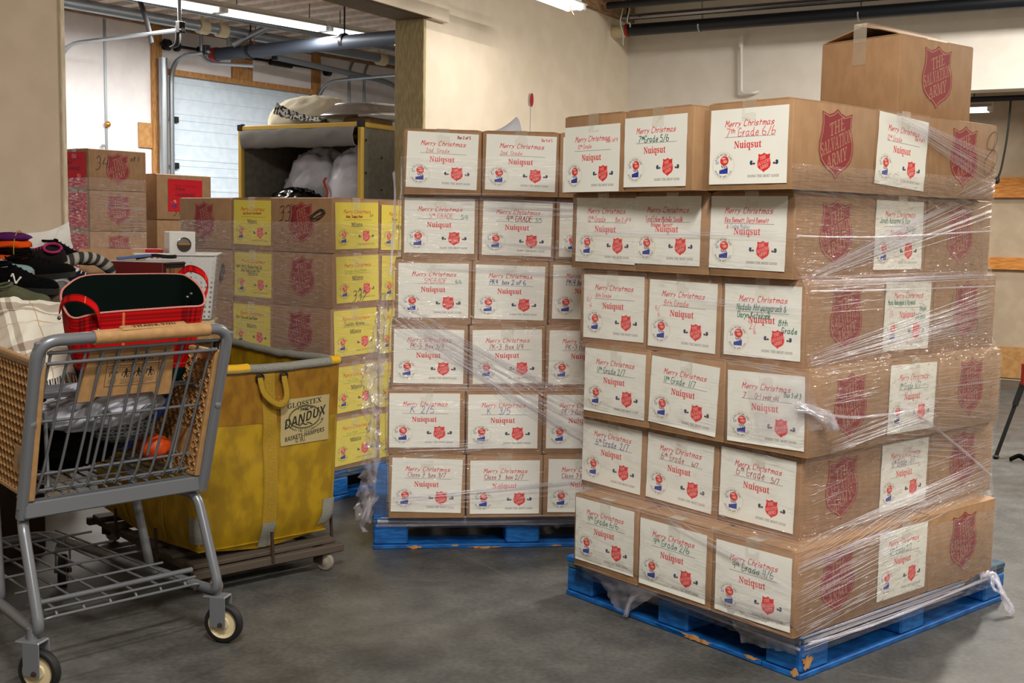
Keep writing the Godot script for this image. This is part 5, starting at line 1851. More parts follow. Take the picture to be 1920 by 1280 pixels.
	# the child seat: wire shelf and folding tan back flap with the printed notice
	mb = MB.new()
	for k in 9:
		mb.tube(PackedVector3Array([Vector3(-0.245, 0.805, -0.045 - k * 0.027), Vector3(0.245, 0.808, -0.045 - k * 0.027)]), 0.003, 6)
	for x in [-0.24, -0.1, 0.1, 0.24]:
		mb.tube(PackedVector3Array([Vector3(x, 0.802, -0.03), Vector3(x, 0.802, -0.27)]), 0.0038, 6)
	part("seat_shelf", mb, M.cart_wire, t)
	mb = MB.new()
	var fb := Basis(Vector3.RIGHT, 0.32)
	var fp := PackedVector2Array([Vector2(-0.145, -0.072), Vector2(-0.142, -0.085), Vector2(-0.095, -0.085), Vector2(-0.09, -0.073), Vector2(0.085, -0.073), Vector2(0.09, -0.085), Vector2(0.138, -0.085), Vector2(0.142, -0.07), Vector2(0.13, 0.072), Vector2(-0.12, 0.072)])
	mb.prism(fp, 0.006, Transform3D(fb, Vector3(-0.0, 0.872, 0.012)))
	var flap := part("seat_flap", mb, M.tan_plastic, t, "tan plastic seat flap with a printed notice")
	mb = MB.new()
	mb.quad(Vector3(-0.072, -0.042, 0), Vector3(0.092, -0.042, 0), Vector3(0.092, 0.052, 0), Vector3(-0.072, 0.052, 0))
	mb.quad(Vector3(0.092, -0.042, -0.0004), Vector3(-0.072, -0.042, -0.0004), Vector3(-0.072, 0.052, -0.0004), Vector3(0.092, 0.052, -0.0004), Vector2(0, 0), Vector2(0.01, 0.01))
	var pn := part("printed_notice", mb, M.notice, flap)
	pn.transform = Transform3D(fb, Vector3(0.0, 0.872, 0.012) + fb * Vector3(0, -0.004, 0.0068))
	# basket: tan lattice sides, dark floor grid, front lattice
	for s in [-1.0, 1.0]:
		mb = MB.new()
		var o := Vector3(s * 0.262, 0.525, -0.048)
		var du := Vector3(-s * 0.075, 0.03, -1.0).normalized()
		var dv := Vector3(s * 0.02, 1.0, 0.29).normalized()
		var out: Vector3 = (dv.cross(du) * -s).normalized()
		if out.x * s < 0:
			out = -out
		var lu := 0.72
		var lv := 0.40
		var oo := o + du * 0.012
		mb.box(oo + du * (lu / 2) + dv * (lv / 2) - out * 0.009, Vector3(lu, lv, 0.002), 0.0, Basis(du, dv, du.cross(dv)))
		honey_panel(mb, oo + dv * 0.008, du, dv, out, lu - 0.02, lv - 0.02, 0.0285, 0.016, Rect2(0.03, 0.055, 0.12, 0.085))
		# rails round the lattice
		for e in [[Vector2(0, 0), Vector2(lu, 0)], [Vector2(0, lv), Vector2(lu, lv)], [Vector2(0, 0), Vector2(0, lv)], [Vector2(lu, 0), Vector2(lu, lv)]]:
			var p: Vector3 = oo + du * e[0].x + dv * e[0].y
			var q: Vector3 = oo + du * e[1].x + dv * e[1].y
			var mid := (p + q) / 2
			var ln := p.distance_to(q)
			var ax := (q - p).normalized()
			mb.box(mid - out * 0.006, Vector3(ln + 0.012, 0.014, 0.018), 0.003, Basis(ax, out.cross(ax).normalized(), out))
		mb.box(oo + du * 0.09 + dv * 0.0975 - out * 0.007, Vector3(0.122, 0.087, 0.012), 0.002, Basis(du, dv, du.cross(dv)))
		part("side_panel", mb, M.tan_plastic, t)
		mb = MB.new()
		mb.box(oo + du * 0.09 + dv * 0.105 + out * 0.002, Vector3(0.03, 0.034, 0.006), 0.002, Basis(du, dv, du.cross(dv)))
		part("panel_badge", mb, M.grey_plastic, t)
	mb = MB.new()
	for k in 12:
		var x := -0.235 + k * 0.0427
		mb.tube(PackedVector3Array([Vector3(x, 0.52, -0.09), Vector3(x * 0.8, 0.555, -0.8)]), 0.0035, 6)
	for k in 9:
		mb.tube(PackedVector3Array([Vector3(-0.25 + k * 0.005, 0.525 + k * 0.004, -0.12 - k * 0.085), Vector3(0.25 - k * 0.005, 0.525 + k * 0.004, -0.12 - k * 0.085)]), 0.0035, 6)
	part("basket_floor", mb, M.cart_wire, t)
	mb = MB.new()
	for k in 9:
		var x := -0.19 + k * 0.0475
		mb.tube(PackedVector3Array([Vector3(x * 0.95, 0.555, -0.8), Vector3(x, 0.90, -0.86)]), 0.004, 6)
	for y in [0.6, 0.7, 0.8, 0.9]:
		mb.tube(PackedVector3Array([Vector3(-0.205, y, -0.81 - (y - 0.56) * 0.16), Vector3(0.205, y, -0.81 - (y - 0.56) * 0.16)]), 0.004, 6)
	part("basket_front", mb, M.cart_wire, t)


func in_cart(x: float, y: float, z: float) -> Vector3:
	return CART + Vector3(x, y, z).rotated(Vector3.UP, CART_TURN)


func notice_art() -> ImageTexture:
	var img := Image.create_empty(512, 300, false, Image.FORMAT_RGB8)
	var tan := Color(0.66, 0.52, 0.36)
	img.fill(tan)
	var k := Color(0.12, 0.1, 0.09)
	ink(img, PackedVector2Array([Vector2(8, 8), Vector2(504, 8), Vector2(504, 292), Vector2(8, 292), Vector2(8, 8)]), 2.2, k)
	ink(img, PackedVector2Array([Vector2(8, 66), Vector2(504, 66)]), 1.6, k)
	ink(img, PackedVector2Array([Vector2(8, 112), Vector2(504, 112)]), 1.6, k)
	print_line(img, "WARNING", font(false, 700), Transform2D(Vector2(66, 0), Vector2(0, 44), Vector2(282, 37)), k)
	fill_poly(img, PackedVector2Array([Vector2(140, 52), Vector2(156, 20), Vector2(172, 52)]), k)
	print_line(img, "Your child can fall out of cart and suffer a serious head injury:", font(false, 700), Transform2D(Vector2(17, 0), Vector2(0, 22), Vector2(256, 90)), k)
	for i in 4:
		var c := Vector2(82 + i * 116, 168)
		fill_poly(img, disc(c + Vector2(0, -34), Vector2(11, 11), 14), k)
		fill_poly(img, PackedVector2Array([c + Vector2(-12, -22), c + Vector2(12, -22), c + Vector2(10, 16), c + Vector2(-10, 16)]), k)
		ink(img, PackedVector2Array([c + Vector2(-8, -16), c + Vector2(-34, [-8.0, 4.0, 6.0, -20.0][i]), c + Vector2(-38, 26)]), 4.0, k)
		ink(img, PackedVector2Array([c + Vector2(8, -16), c + Vector2(34, [-8.0, -6.0, 12.0, 2.0][i])]), 4.0, k)
		ink(img, PackedVector2Array([c + Vector2(-5, 14), c + Vector2(-14, 44)]), 5.0, k)
		ink(img, PackedVector2Array([c + Vector2(5, 14), c + Vector2(14, 44)]), 5.0, k)
		if i > 0:
			ink(img, PackedVector2Array([c + Vector2(22, 12), c + Vector2(46, 12), c + Vector2(42, 40), c + Vector2(24, 40), c + Vector2(22, 12)]), 2.0, k)
		for r in 4:
			ink(img, PackedVector2Array([c + Vector2(-46, 62 + r * 11), c + Vector2(40 - (r % 2) * 14, 62 + r * 11)]), 1.6, Color(k, 0.7))
	ink(img, PackedVector2Array([Vector2(150, 272), Vector2(400, 272)]), 2.2, Color(k, 0.8))
	return ImageTexture.create_from_image(img)


func plaid_art(base: Color, dark: Color, line: Color, line2: Color, n := 512) -> ImageTexture:
	# crossing bands and thin lines of a woven check, one repeat
	var img := Image.create_empty(n, n, false, Image.FORMAT_RGB8)
	var band := func(t: float) -> float: return 1.0 if (t > 0.12 and t < 0.3) or (t > 0.36 and t < 0.44) else 0.0
	var thin := func(t: float) -> float: return clampf(1.0 - absf(t - 0.7) / 0.012, 0.0, 1.0) + clampf(1.0 - absf(t - 0.22) / 0.006, 0.0, 1.0) * 0.5
	for y in n:
		for x in n:
			var u := float(x) / n
			var v := float(y) / n
			var b: float = 0.5 * (band.call(u) + band.call(v))
			var c := base.lerp(dark, b * (0.85 if (x + y) % 4 < 2 else 0.7))
			var l: float = maxf(thin.call(u), thin.call(v))
			c = c.lerp(line if thin.call(u) >= thin.call(v) else line2, minf(l, 1.0) * 0.8)
			img.set_pixel(x, y, c)
	return ImageTexture.create_from_image(img)


func build_cart_load() -> void:
	# the red plaid tote standing on the seat shelf; its rim leans open towards the camera
	var base := V(-1.19, 0.8125, 3.43)
	var t := thing("tote_bag", "open red plaid tote bag with dark green lining standing in the cart", "bag", base)
	var rim := []
	for p in [[-1.28, 1.009, 3.36], [-1.202, 1.025, 3.37], [-1.006, 1.038, 3.47], [-0.95, 1.041, 3.52], [-0.953, 1.065, 3.56], [-0.981, 1.097, 3.60], [-1.026, 1.121, 3.64], [-1.072, 1.128, 3.66], [-1.214, 1.126, 3.64], [-1.332, 1.121, 3.60], [-1.369, 1.093, 3.54], [-1.356, 1.071, 3.46], [-1.326, 1.038, 3.40]]:
		rim.append(V(p[0], p[1], p[2]) - base)
	var n := rim.size()
	var loop := PackedVector3Array()
	for i in n:
		for s in 4:
			loop.append((rim[i] as Vector3).cubic_interpolate(rim[(i + 1) % n], rim[(i + n - 1) % n], rim[(i + 2) % n], s / 4.0))
	var m := loop.size()
	var bottom := func(i: int) -> Vector3:
		var q := loop[i]
		var c := Vector3(0.03, 0, -0.05)
		var d := Vector3(q.x, 0, q.z) - Vector3(c.x, 0, c.z)
		return Vector3(c.x - 0.01, 0.002, c.z) + d * Vector3(0.72, 0, 0.62)
	var wall := func(inset: float, y_end: float) -> Callable:
		return func(u: float, v: float) -> Vector3:
			var i := int(round(u * m)) % m
			var a: Vector3 = bottom.call(i)
			var b: Vector3 = loop[i]
			var p := a.lerp(b, maxf(v, y_end))
			var bulge := sin(PI * v) * 0.012
			var cd := (p - Vector3(0.03, p.y, -0.05))
			cd.y = 0
			return p + cd.normalized() * (bulge - inset)
	var mb := MB.new()
	mb.surf(m, 14, wall.call(0.0, 0.0), Vector2(7.0, 2.2))
	part("outside", mb, M.red_plaid, t)
	mb = MB.new()
	var inner: Callable = wall.call(0.004, 0.05)
	mb.surf(m, 14, func(u: float, v: float) -> Vector3: return inner.call(1.0 - u, v))
	part("lining", mb, M.green_lining, t)
	mb = MB.new()
	var band: Callable = wall.call(-0.0015, 0.0)
	mb.surf(m, 3, func(u: float, v: float) -> Vector3: return band.call(u, v * 0.17))
	for i in range(1, m - 1):
		mb.tri(bottom.call(0), bottom.call(i), bottom.call(i + 1))
	part("base_band", mb, M.green_cloth, t)
	mb = MB.new()
	mb.tube(loop, 0.0035, 6, true)
	part("rim_piping", mb, M.piping, t)
	for h in [[V(-1.343, 1.026, 3.42) - base, V(-1.321, 1.057, 3.40) - base, V(-1.262, 1.066, 3.36) - base, V(-1.211, 1.042, 3.34) - base, V(-1.203, 0.999, 3.35) - base], [V(-1.066, 1.122, 3.68) - base, V(-1.037, 1.144, 3.70) - base, V(-0.989, 1.129, 3.68) - base, V(-0.962, 1.092, 3.64) - base, V(-0.958, 1.064, 3.58) - base]]:
		var c := spline(h, 6)
		mb = MB.new()
		var f := func(u: float, v: float) -> Vector3:
			var x := u * (c.size() - 1)
			var i := mini(int(x), c.size() - 2)
			var p := c[i].lerp(c[i + 1], x - i)
			var d := (c[i + 1] - c[i]).normalized()
			var side := d.cross(Vector3(0.25, 0.3, 1).normalized()).normalized()
			side = Vector3(0.25, -0.6, 0.9).normalized()
			return p + side * (v - 0.5) * 0.034
		mb.surf(26, 2, f, Vector2(1.2, 0.16), 0.004)
		part("handle", mb, M.red_plaid, t)
		for e in [0, c.size() - 1]:
			mb = MB.new()
			mb.blob(c[e] + Vector3(0, -0.022, 0.012), Vector3(0.006, 0.006, 0.004), 0.0, 1.0, 1, 10, 6)
			part("rivet", mb, M.chrome, t)
	for q in [V(-0.985, 1.072, 3.575), V(-0.995, 1.062, 3.57)]:
		mb = MB.new()
		mb.blob(q - base + Vector3(-0.012, 0, 0), Vector3(0.006, 0.006, 0.006), 0.0, 1.0, 1, 10, 6)
		part("rivet", mb, M.chrome, t)
	# what lies in the basket below
	mb = MB.new()
	mb.blob(Vector3.ZERO, Vector3(0.175, 0.13, 0.24), 0.18, 1.6, 5, 34, 18, Basis(), -0.11)
	solo("black_bag", mb, M.black_cloth, "large black cloth bag at the bottom of the shopping cart", "bag", in_cart(-0.04, 0.655, -0.38), CART_TURN)
	mb = MB.new()
	mb.blob(Vector3.ZERO, Vector3(0.17, 0.062, 0.11), 0.28, 2.2, 9, 44, 24, Basis(Vector3.BACK, 0.08), -1e9, true)
	solo("plastic_bag", mb, M.grey_film, "crumpled translucent grey plastic bag under the seat shelf of the cart", "bag", in_cart(0.0, 0.752, -0.155), CART_TURN)
	mb = MB.new()
	mb.blob(Vector3.ZERO, Vector3(0.10, 0.045, 0.055), 0.08, 2.0, 11, 30, 16)
	solo("patterned_pouch", mb, M.link_print, "black and grey chain-patterned cloth pouch in the cart under the plastic bag", "bag", in_cart(0.055, 0.682, -0.135), CART_TURN)
	mb = MB.new()
	mb.blob(Vector3.ZERO, Vector3(0.05, 0.04, 0.045), 0.15, 2.0, 12, 24, 14)
	solo("orange_ball", mb, M.orange_plastic, "orange rounded plastic toy at the right side of the cart basket", "toy", in_cart(0.165, 0.605, -0.15), CART_TURN)
	mb = MB.new()
	mb.tube(spline([Vector3(-0.08, -0.06, 0), Vector3(-0.02, 0.0, 0.01), Vector3(0.05, 0.05, 0), Vector3(0.085, 0.09, -0.01)], 5), 0.012, 8, false, PackedFloat32Array(), 0.4)
	solo("blue_strap", mb, M.blue_cloth, "blue flat strap leaning over the orange toy in the cart", "strap", in_cart(0.15, 0.665, -0.17), CART_TURN)


# ------------------------------------------------------------------ the canvas hamper on its dolly
const HAMPER := Vector3(-1.076, 0, -3.875)
const HAMPER_TURN := 0.724    # local x along the label side (to the right and away), local -z along the long side (to the left and away)


func hamper_label_art() -> ImageTexture:
	var img := Image.create_empty(512, 400, false, Image.FORMAT_RGB8)
	img.fill(Color(0.66, 0.6, 0.42))
	var k := Color(0.08, 0.08, 0.06)
	print_line(img, "GLOSSTEX", font(true, 700), Transform2D(Vector2(66, -5), Vector2(0, 60), Vector2(250, 50)), k)
	for r in [Vector2(168, 100), Vector2(160, 93)]:
		var ring := disc(Vector2(256, 172), r, 60)
		ring.append(ring[0])
		ink(img, ring, 2.6, k)
	print_line(img, "DANDUX", font(false, 700), Transform2D(Vector2(104, -22), Vector2(-14, 118), Vector2(258, 176)), k)
	rng.seed = 8
	for i in 34:
		var a := rng.randf() * TAU
		var p := Vector2(256, 128) + Vector2(cos(a) * 90 * rng.randf(), -26 + 20 * sin(a) * rng.randf())
		ink(img, PackedVector2Array([p, p + Vector2(9, -6)]), 3.0, k)
	for i in 9:
		var p := Vector2(180 + i * 17, 232 + 8 * sin(i * 1.7))
		ink(img, PackedVector2Array([p, p + Vector2(16, 3)]), 5.0, k)
	var t := "C R DANIELS INC ELLICOTT CITY MD"
	for i in t.length():
		var a := PI * (0.93 - 0.86 * i / (t.length() - 1))
		var at := Vector2(256, 172) + Vector2(cos(a) * 190, sin(a) * 124)
		write(img, t[i], at + Vector2(-7, 6), 20, k, 1.8, 0.0, 0.1, atan2(-cos(a) * 124, sin(a) * 190) if false else PI / 2 - a, 0.7)
	print_line(img, "BASKETS-HAMPERS", font(false, 700), Transform2D(Vector2(47, -5), Vector2(-3, 52), Vector2(256, 328)), k)
	write(img, "12 BU.", Vector2(150, 384), 34, k, 2.4, 0.3, 0.15, -0.03, 1.0)
	return ImageTexture.create_from_image(img)


func build_hamper() -> void:
	var t := thing("canvas_hamper", "yellow canvas laundry hamper with grey rim on a wheeled wooden dolly", "hamper", HAMPER, HAMPER_TURN)
	var W := 0.58
	var L := 0.92
	var Y0 := 0.145
	var Y1 := 0.785
	# outside wall as one loop: u runs round the four sides, v up; the walls sag and bow
	var z := noise(61, 2.2, 3)
	var corner := func(u: float) -> Vector2:
		var per := 2 * (W + L)
		var s := u * per
		if s < W:
			return Vector2(s, 0)
		s -= W
		if s < L:
			return Vector2(W, -s)
		s -= L
		if s < W:
			return Vector2(W - s, -L)
		return Vector2(0, -L + (s - W))
	var wall := func(inset: float) -> Callable:
		return func(u: float, v: float) -> Vector3:
			var q: Vector2 = corner.call(fposmod(u, 1.0))
			var c := Vector2(W / 2, -L / 2)
			var d := q - c
			var taper := lerpf(0.93, 1.0, pow(v, 0.6))
			var sag := 0.0
			var out := 0.0
			var fx := (absf(d.x) / (W / 2))
			var fz := (absf(d.y) / (L / 2))
			var mid := 1.0 - minf(fx, fz)
			if v < 0.25:
				sag = -0.03 * (1.0 - v / 0.25) * mid
			out = 0.018 * sin(PI * clampf(1.0 - v, 0, 1)) * mid * (1.0 - v) * 2.0 + 0.012 * z.get_noise_3d(q.x * 1.5, v * 1.4, q.y * 1.5) * mid - 0.012 * mid * v
			var round_ := 1.0 - 0.05 * smoothstep(0.12, 0.0, v)
			var p := c + d * taper * round_
			p += d.normalized() * (out - inset)
			return Vector3(p.x, lerpf(Y0, Y1, v) + sag - 0.012 * mid * v, p.y)
	var mb := MB.new()
	var wf: Callable = wall.call(0.0)
	mb.surf(120, 22, wf, Vector2(6.0, 1.3))
	var body := part("canvas_body", mb, M.yellow_canvas, t)
	mb = MB.new()
	var wi: Callable = wall.call(0.006)
	mb.surf(96, 10, func(u: float, v: float) -> Vector3: return wi.call(1.0 - u, v), Vector2(6.0, 1.3))
	part("canvas_inside", mb, M.yellow_canvas, t)
	mb = MB.new()
	mb.surf(14, 14, func(u: float, v: float) -> Vector3: return Vector3(0.03 + u * (W - 0.06), Y0 + 0.004 - 0.024 * sin(PI * u) * sin(PI * v), -0.04 - v * (L - 0.08)), Vector2.ONE, 0.003)
	part("canvas_floor", mb, M.yellow_canvas, t)
	# the soiled upper band of the label side follows the wall
	mb = MB.new()
	mb.surf(40, 8, func(u: float, v: float) -> Vector3: return wf.call(u * W / (2 * (W + L)) * 0.998 + 0.0005, 0.70 + 0.285 * v) + Vector3(0, 0, 0.0015), Vector2(1.0, 0.6))
	part("soiled_band", mb, M.soiled_canvas, t, "brown-stained band below the rim")
	# rim of grey webbing over a steel hoop, worn to yellow in places
	var ring := PackedVector3Array()
	for i in 72:
		var p: Vector3 = wf.call(i / 72.0, 1.0)
		ring.append(p + Vector3(0, 0.006 + 0.004 * z.get_noise_2d(i * 0.3, 0), 0))
	mb = MB.new()
	mb.tube(ring, 0.0165, 10, true)
	part("rim", mb, M.grey_webbing, t)
	for r in [[1, 5], [66, 69], [13, 14], [37, 46]]:
		mb = MB.new()
		var seg := PackedVector3Array()
		for i in range(r[0], r[1] + 1):
			seg.append(ring[i % 72] + Vector3(0, 0.002, 0))
		mb.tube(seg, 0.0172, 10)
		part("worn_rim", mb, M.yellow_bare, t, "rim worn through to yellow vinyl")
	# webbing straps down the sides, corner bindings
	for s in [0.5, 0.0, 1.0]:
		mb = MB.new()
		var uu: float = (s * W) / (2 * (W + L))
		mb.surf(3, 26, func(u: float, v: float) -> Vector3: return wf.call(uu + (u - 0.5) * (0.028 if s == 0.5 else 0.012) / (2 * (W + L)) * 2.0, 0.02 + v * 0.96) + Vector3(0.0 if s != 1.0 else 0.003, 0, 0.004 if s != 1.0 else 0.0), Vector2(0.3, 3.0), 0.002)
		part("webbing_strap", mb, M.pale_canvas, t)
	for s in [0.3, 0.68]:
		mb = MB.new()
		var uu: float = 1.0 - (s * L) / (2 * (W + L))
		mb.surf(3, 26, func(u: float, v: float) -> Vector3: return wf.call(uu + (u - 0.5) * 0.012, 0.02 + v * 0.96) + Vector3(-0.004, 0, 0), Vector2(0.3, 3.0), 0.002)
		part("webbing_strap", mb, M.pale_canvas, t)
	for c in [[0.0, Vector3(-0.003, 0, 0.004)], [W, Vector3(0.004, 0, 0.004)]]:
		mb = MB.new()
		var uu: float = c[0] / (2 * (W + L))
		mb.surf(6, 6, func(u: float, v: float) -> Vector3: return wf.call(uu + (u - 0.5) * 0.036, 0.05 + v * 0.15) + c[1], Vector2.ONE, 0.002)
		part("corner_patch", mb, M.grey_webbing, t, "grey tape patch on the bottom corner")
	mb = MB.new()
	var us := 0.5 * W / (2 * (W + L))
	mb.surf(4, 6, func(u: float, v: float) -> Vector3: return wf.call(us + (u - 0.5) * 0.018, 0.01 + v * 0.13) + Vector3(0, 0, 0.008), Vector2.ONE, 0.002)
	part("strap_end", mb, M.grey_webbing, t)
	# rope handle of webbing with its two eyelets
	var hx := [0.25, 0.345]
	mb = MB.new()
	mb.tube(spline([Vector3(hx[0], Y1 - 0.035, 0.004), Vector3(hx[0] + 0.006, Y1 - 0.085, 0.02), Vector3(hx[0] + 0.03, Y1 - 0.115, 0.03), Vector3(hx[0] + 0.062, Y1 - 0.132, 0.03), Vector3(hx[1] - 0.012, Y1 - 0.125, 0.03), Vector3(hx[1] + 0.002, Y1 - 0.095, 0.022), Vector3(hx[1], Y1 - 0.035, 0.004)], 6), 0.012, 8, false, PackedFloat32Array(), 0.3)
	part("webbing_handle", mb, M.pale_canvas, t)
	for x in hx:
		mb = MB.new()
		var p := PackedVector3Array()
		for i in 14:
			p.append(Vector3(x + cos(TAU * i / 14) * 0.014, Y1 - 0.035 + sin(TAU * i / 14) * 0.014, 0.004))
		mb.tube(p, 0.004, 6, true)
		part("eyelet", mb, M.steel_dark, t)
	# the sewn label
	mb = MB.new()
	mb.surf(12, 8, func(u: float, v: float) -> Vector3: return wf.call((0.335 + u * 0.205) / (2 * (W + L)), 0.555 + v * 0.265) + Vector3(0, 0, 0.005), Vector2.ONE, 0.0008)
	part("sewn_label", mb, M.hamper_label, t, "cloth label printed in black")
	# dolly: slats on two runners, straps and casters
	for k in 6:
		mb = MB.new()
		mb.box(Vector3(W / 2, 0.105, -0.05 - k * 0.165), Vector3(W + 0.0, 0.016, 0.07), 0.003)
		part("dolly_slat", mb, M.grey_wood, t)
	for x in [0.035, W - 0.035]:
		mb = MB.new()
		mb.box(Vector3(x, 0.083, -L / 2), Vector3(0.045, 0.026, L + 0.02), 0.003)
		part("dolly_runner", mb, M.grey_wood, t)
	for zz in [0.005, -L - 0.005]:
		mb = MB.new()
		mb.box(Vector3(W / 2, 0.083, zz), Vector3(W + 0.03, 0.03, 0.028), 0.004)
		part("dolly_rail", mb, M.grey_wood, t)
	for q in [Vector3(0.29, 0, 0.022), Vector3(-0.012, 0, -0.28), Vector3(-0.012, 0, -0.64), Vector3(W + 0.01, 0, -0.06)]:
		mb = MB.new()
		mb.tube(PackedVector3Array([q + Vector3(0, 0.08, 0), q + Vector3(0, 0.19, -0.01)]), 0.006, 6)
		part("steel_rod", mb, M.rust, t)
	for c in [[0.06, -0.02], [W - 0.06, -0.03], [0.06, -L + 0.03], [W - 0.06, -L + 0.03]]:
		var b := Basis(Vector3.UP, 0.5)
		var at := Vector3(c[0], 0, c[1])
		mb = MB.new()
		for s in [-1.0, 1.0]:
			mb.box(at + b * Vector3(s * 0.02, 0.055, 0.0), Vector3(0.003, 0.05, 0.04), 0.001, b)
		mb.box(at + Vector3(0, 0.0705, 0), Vector3(0.05, 0.004, 0.05), 0.001, b)
		var fk := part("caster_fork", mb, M.rust, t)
		mb = MB.new()
		mb.smooth(true)
		var xf := Transform3D(b * Basis(Vector3.BACK, PI / 2), at + b * Vector3(0, 0.034, 0.02))
		mb.lathe(PackedVector2Array([Vector2(0.0, -0.014), Vector2(0.016, -0.014), Vector2(0.02, -0.009), Vector2(0.03, -0.012), Vector2(0.034, -0.006), Vector2(0.034, 0.006), Vector2(0.03, 0.012), Vector2(0.02, 0.009), Vector2(0.016, 0.014), Vector2(0.0, 0.014)]), 20, xf)
		part("wheel", mb, M.pale_rubber, fk)


# ------------------------------------------------------------------ the narrow table behind the cart, with shoes and household things
const TABLE := Vector3(-1.95, 0, -3.95)
const TABLE_TURN := 0.927
const TOP := 0.815


func on_table(s: float, y: float, back: float) -> Vector3:
	return TABLE + Vector3(s, TOP + y, -back).rotated(Vector3.UP, TABLE_TURN)


func shoe(called: String, label: String, at: Vector3, turn: float, ln: float, col: Material, trim: Material, sole: Material, tilt := Vector3.ZERO, marks := 0, group := "") -> Node3D:
	# toe towards +x; a low laced shoe: sole, upper, collar, laces
	var t := thing(called, label, "shoe", at, turn, group)
	var b := Basis.from_euler(tilt)
	var w := ln * 0.185
	var half := func(u: float) -> float: return w * (0.62 + 0.38 * sin(PI * clampf(u * 1.1 - 0.05, 0, 1))) * sqrt(clampf(1.0 - pow(absf(u * 2.0 - 1.0), 7.0), 0.0, 1.0))
	var hgt := func(u: float) -> float: return ln * (0.27 - 0.04 * sin(u * 6.0) if u < 0.35 else lerpf(0.27, 0.13, smoothstep(0.3, 0.75, u))) * sqrt(clampf(1.0 - pow(maxf(u * 2.0 - 1.0, 0.0), 5.0), 0.05, 1.0))
	var mb := MB.new()
	var sp := PackedVector2Array()
	for i in 17:
		sp.append(Vector2((i / 16.0 - 0.5) * ln, half.call(i / 16.0) * 1.08))
	for i in range(15, 0, -1):
		sp.append(Vector2((i / 16.0 - 0.5) * ln, -half.call(i / 16.0) * 1.08))
	mb.prism(sp, ln * 0.085, Transform3D(b * Basis(Vector3.RIGHT, -PI / 2), Vector3.ZERO))
	part("sole", mb, sole, t)
	mb = MB.new()
	mb.surf(24, 12, func(u: float, v: float) -> Vector3:
		var a := PI * v
		var h: float = hgt.call(u)
		var open := smoothstep(0.34, 0.22, u) * smoothstep(0.02, 0.1, u)
		var y := ln * 0.08 + h * pow(sin(a), 0.62) * (1.0 - 0.5 * open * smoothstep(0.82, 1.0, sin(a)))
		return b * Vector3((u - 0.5) * ln, y, cos(a) * half.call(u) * (1.0 - 0.25 * sin(a) * sin(a))))
	part("upper", mb, col, t)
	mb = MB.new()
	var ring := PackedVector3Array()
	for i in 16:
		var a := TAU * i / 16.0
		ring.append(b * Vector3(-0.29 * ln + cos(a) * ln * 0.15, ln * (0.33 + 0.02 * cos(a)), sin(a) * w * 0.66))
	mb.tube(ring, ln * 0.024, 7, true)
	part("collar", mb, trim, t)
	mb = MB.new()
	for i in 4:
		var u := 0.42 + i * 0.07
		var h: float = hgt.call(u) + ln * 0.088
		mb.tube(PackedVector3Array([b * Vector3((u - 0.5) * ln, h - 0.006, -w * 0.3), b * Vector3((u - 0.495) * ln, h + 0.001, 0), b * Vector3((u - 0.5) * ln, h - 0.006, w * 0.3)]), ln * 0.009, 6)
	part("laces", mb, trim, t)
	if marks > 0:
		for s in [-1.0, 1.0]:
			mb = MB.new()
			var q := [Vector3(-0.1, 0.13, 0.93), Vector3(-0.06, 0.25, 0.72), Vector3(0.0, 0.13, 0.98), Vector3(0.05, 0.22, 0.75)]
			for i in 3:
				var p0: Vector3 = q[i]
				var p1: Vector3 = q[i + 1]
				mb.tube(PackedVector3Array([b * Vector3(p0.x * ln, p0.y * ln, s * p0.z * w * 1.02), b * Vector3(p1.x * ln, p1.y * ln, s * p1.z * w * 1.02)]), ln * 0.014, 5)
			part("side_stripe", mb, M.white_cloth, t)
	return t


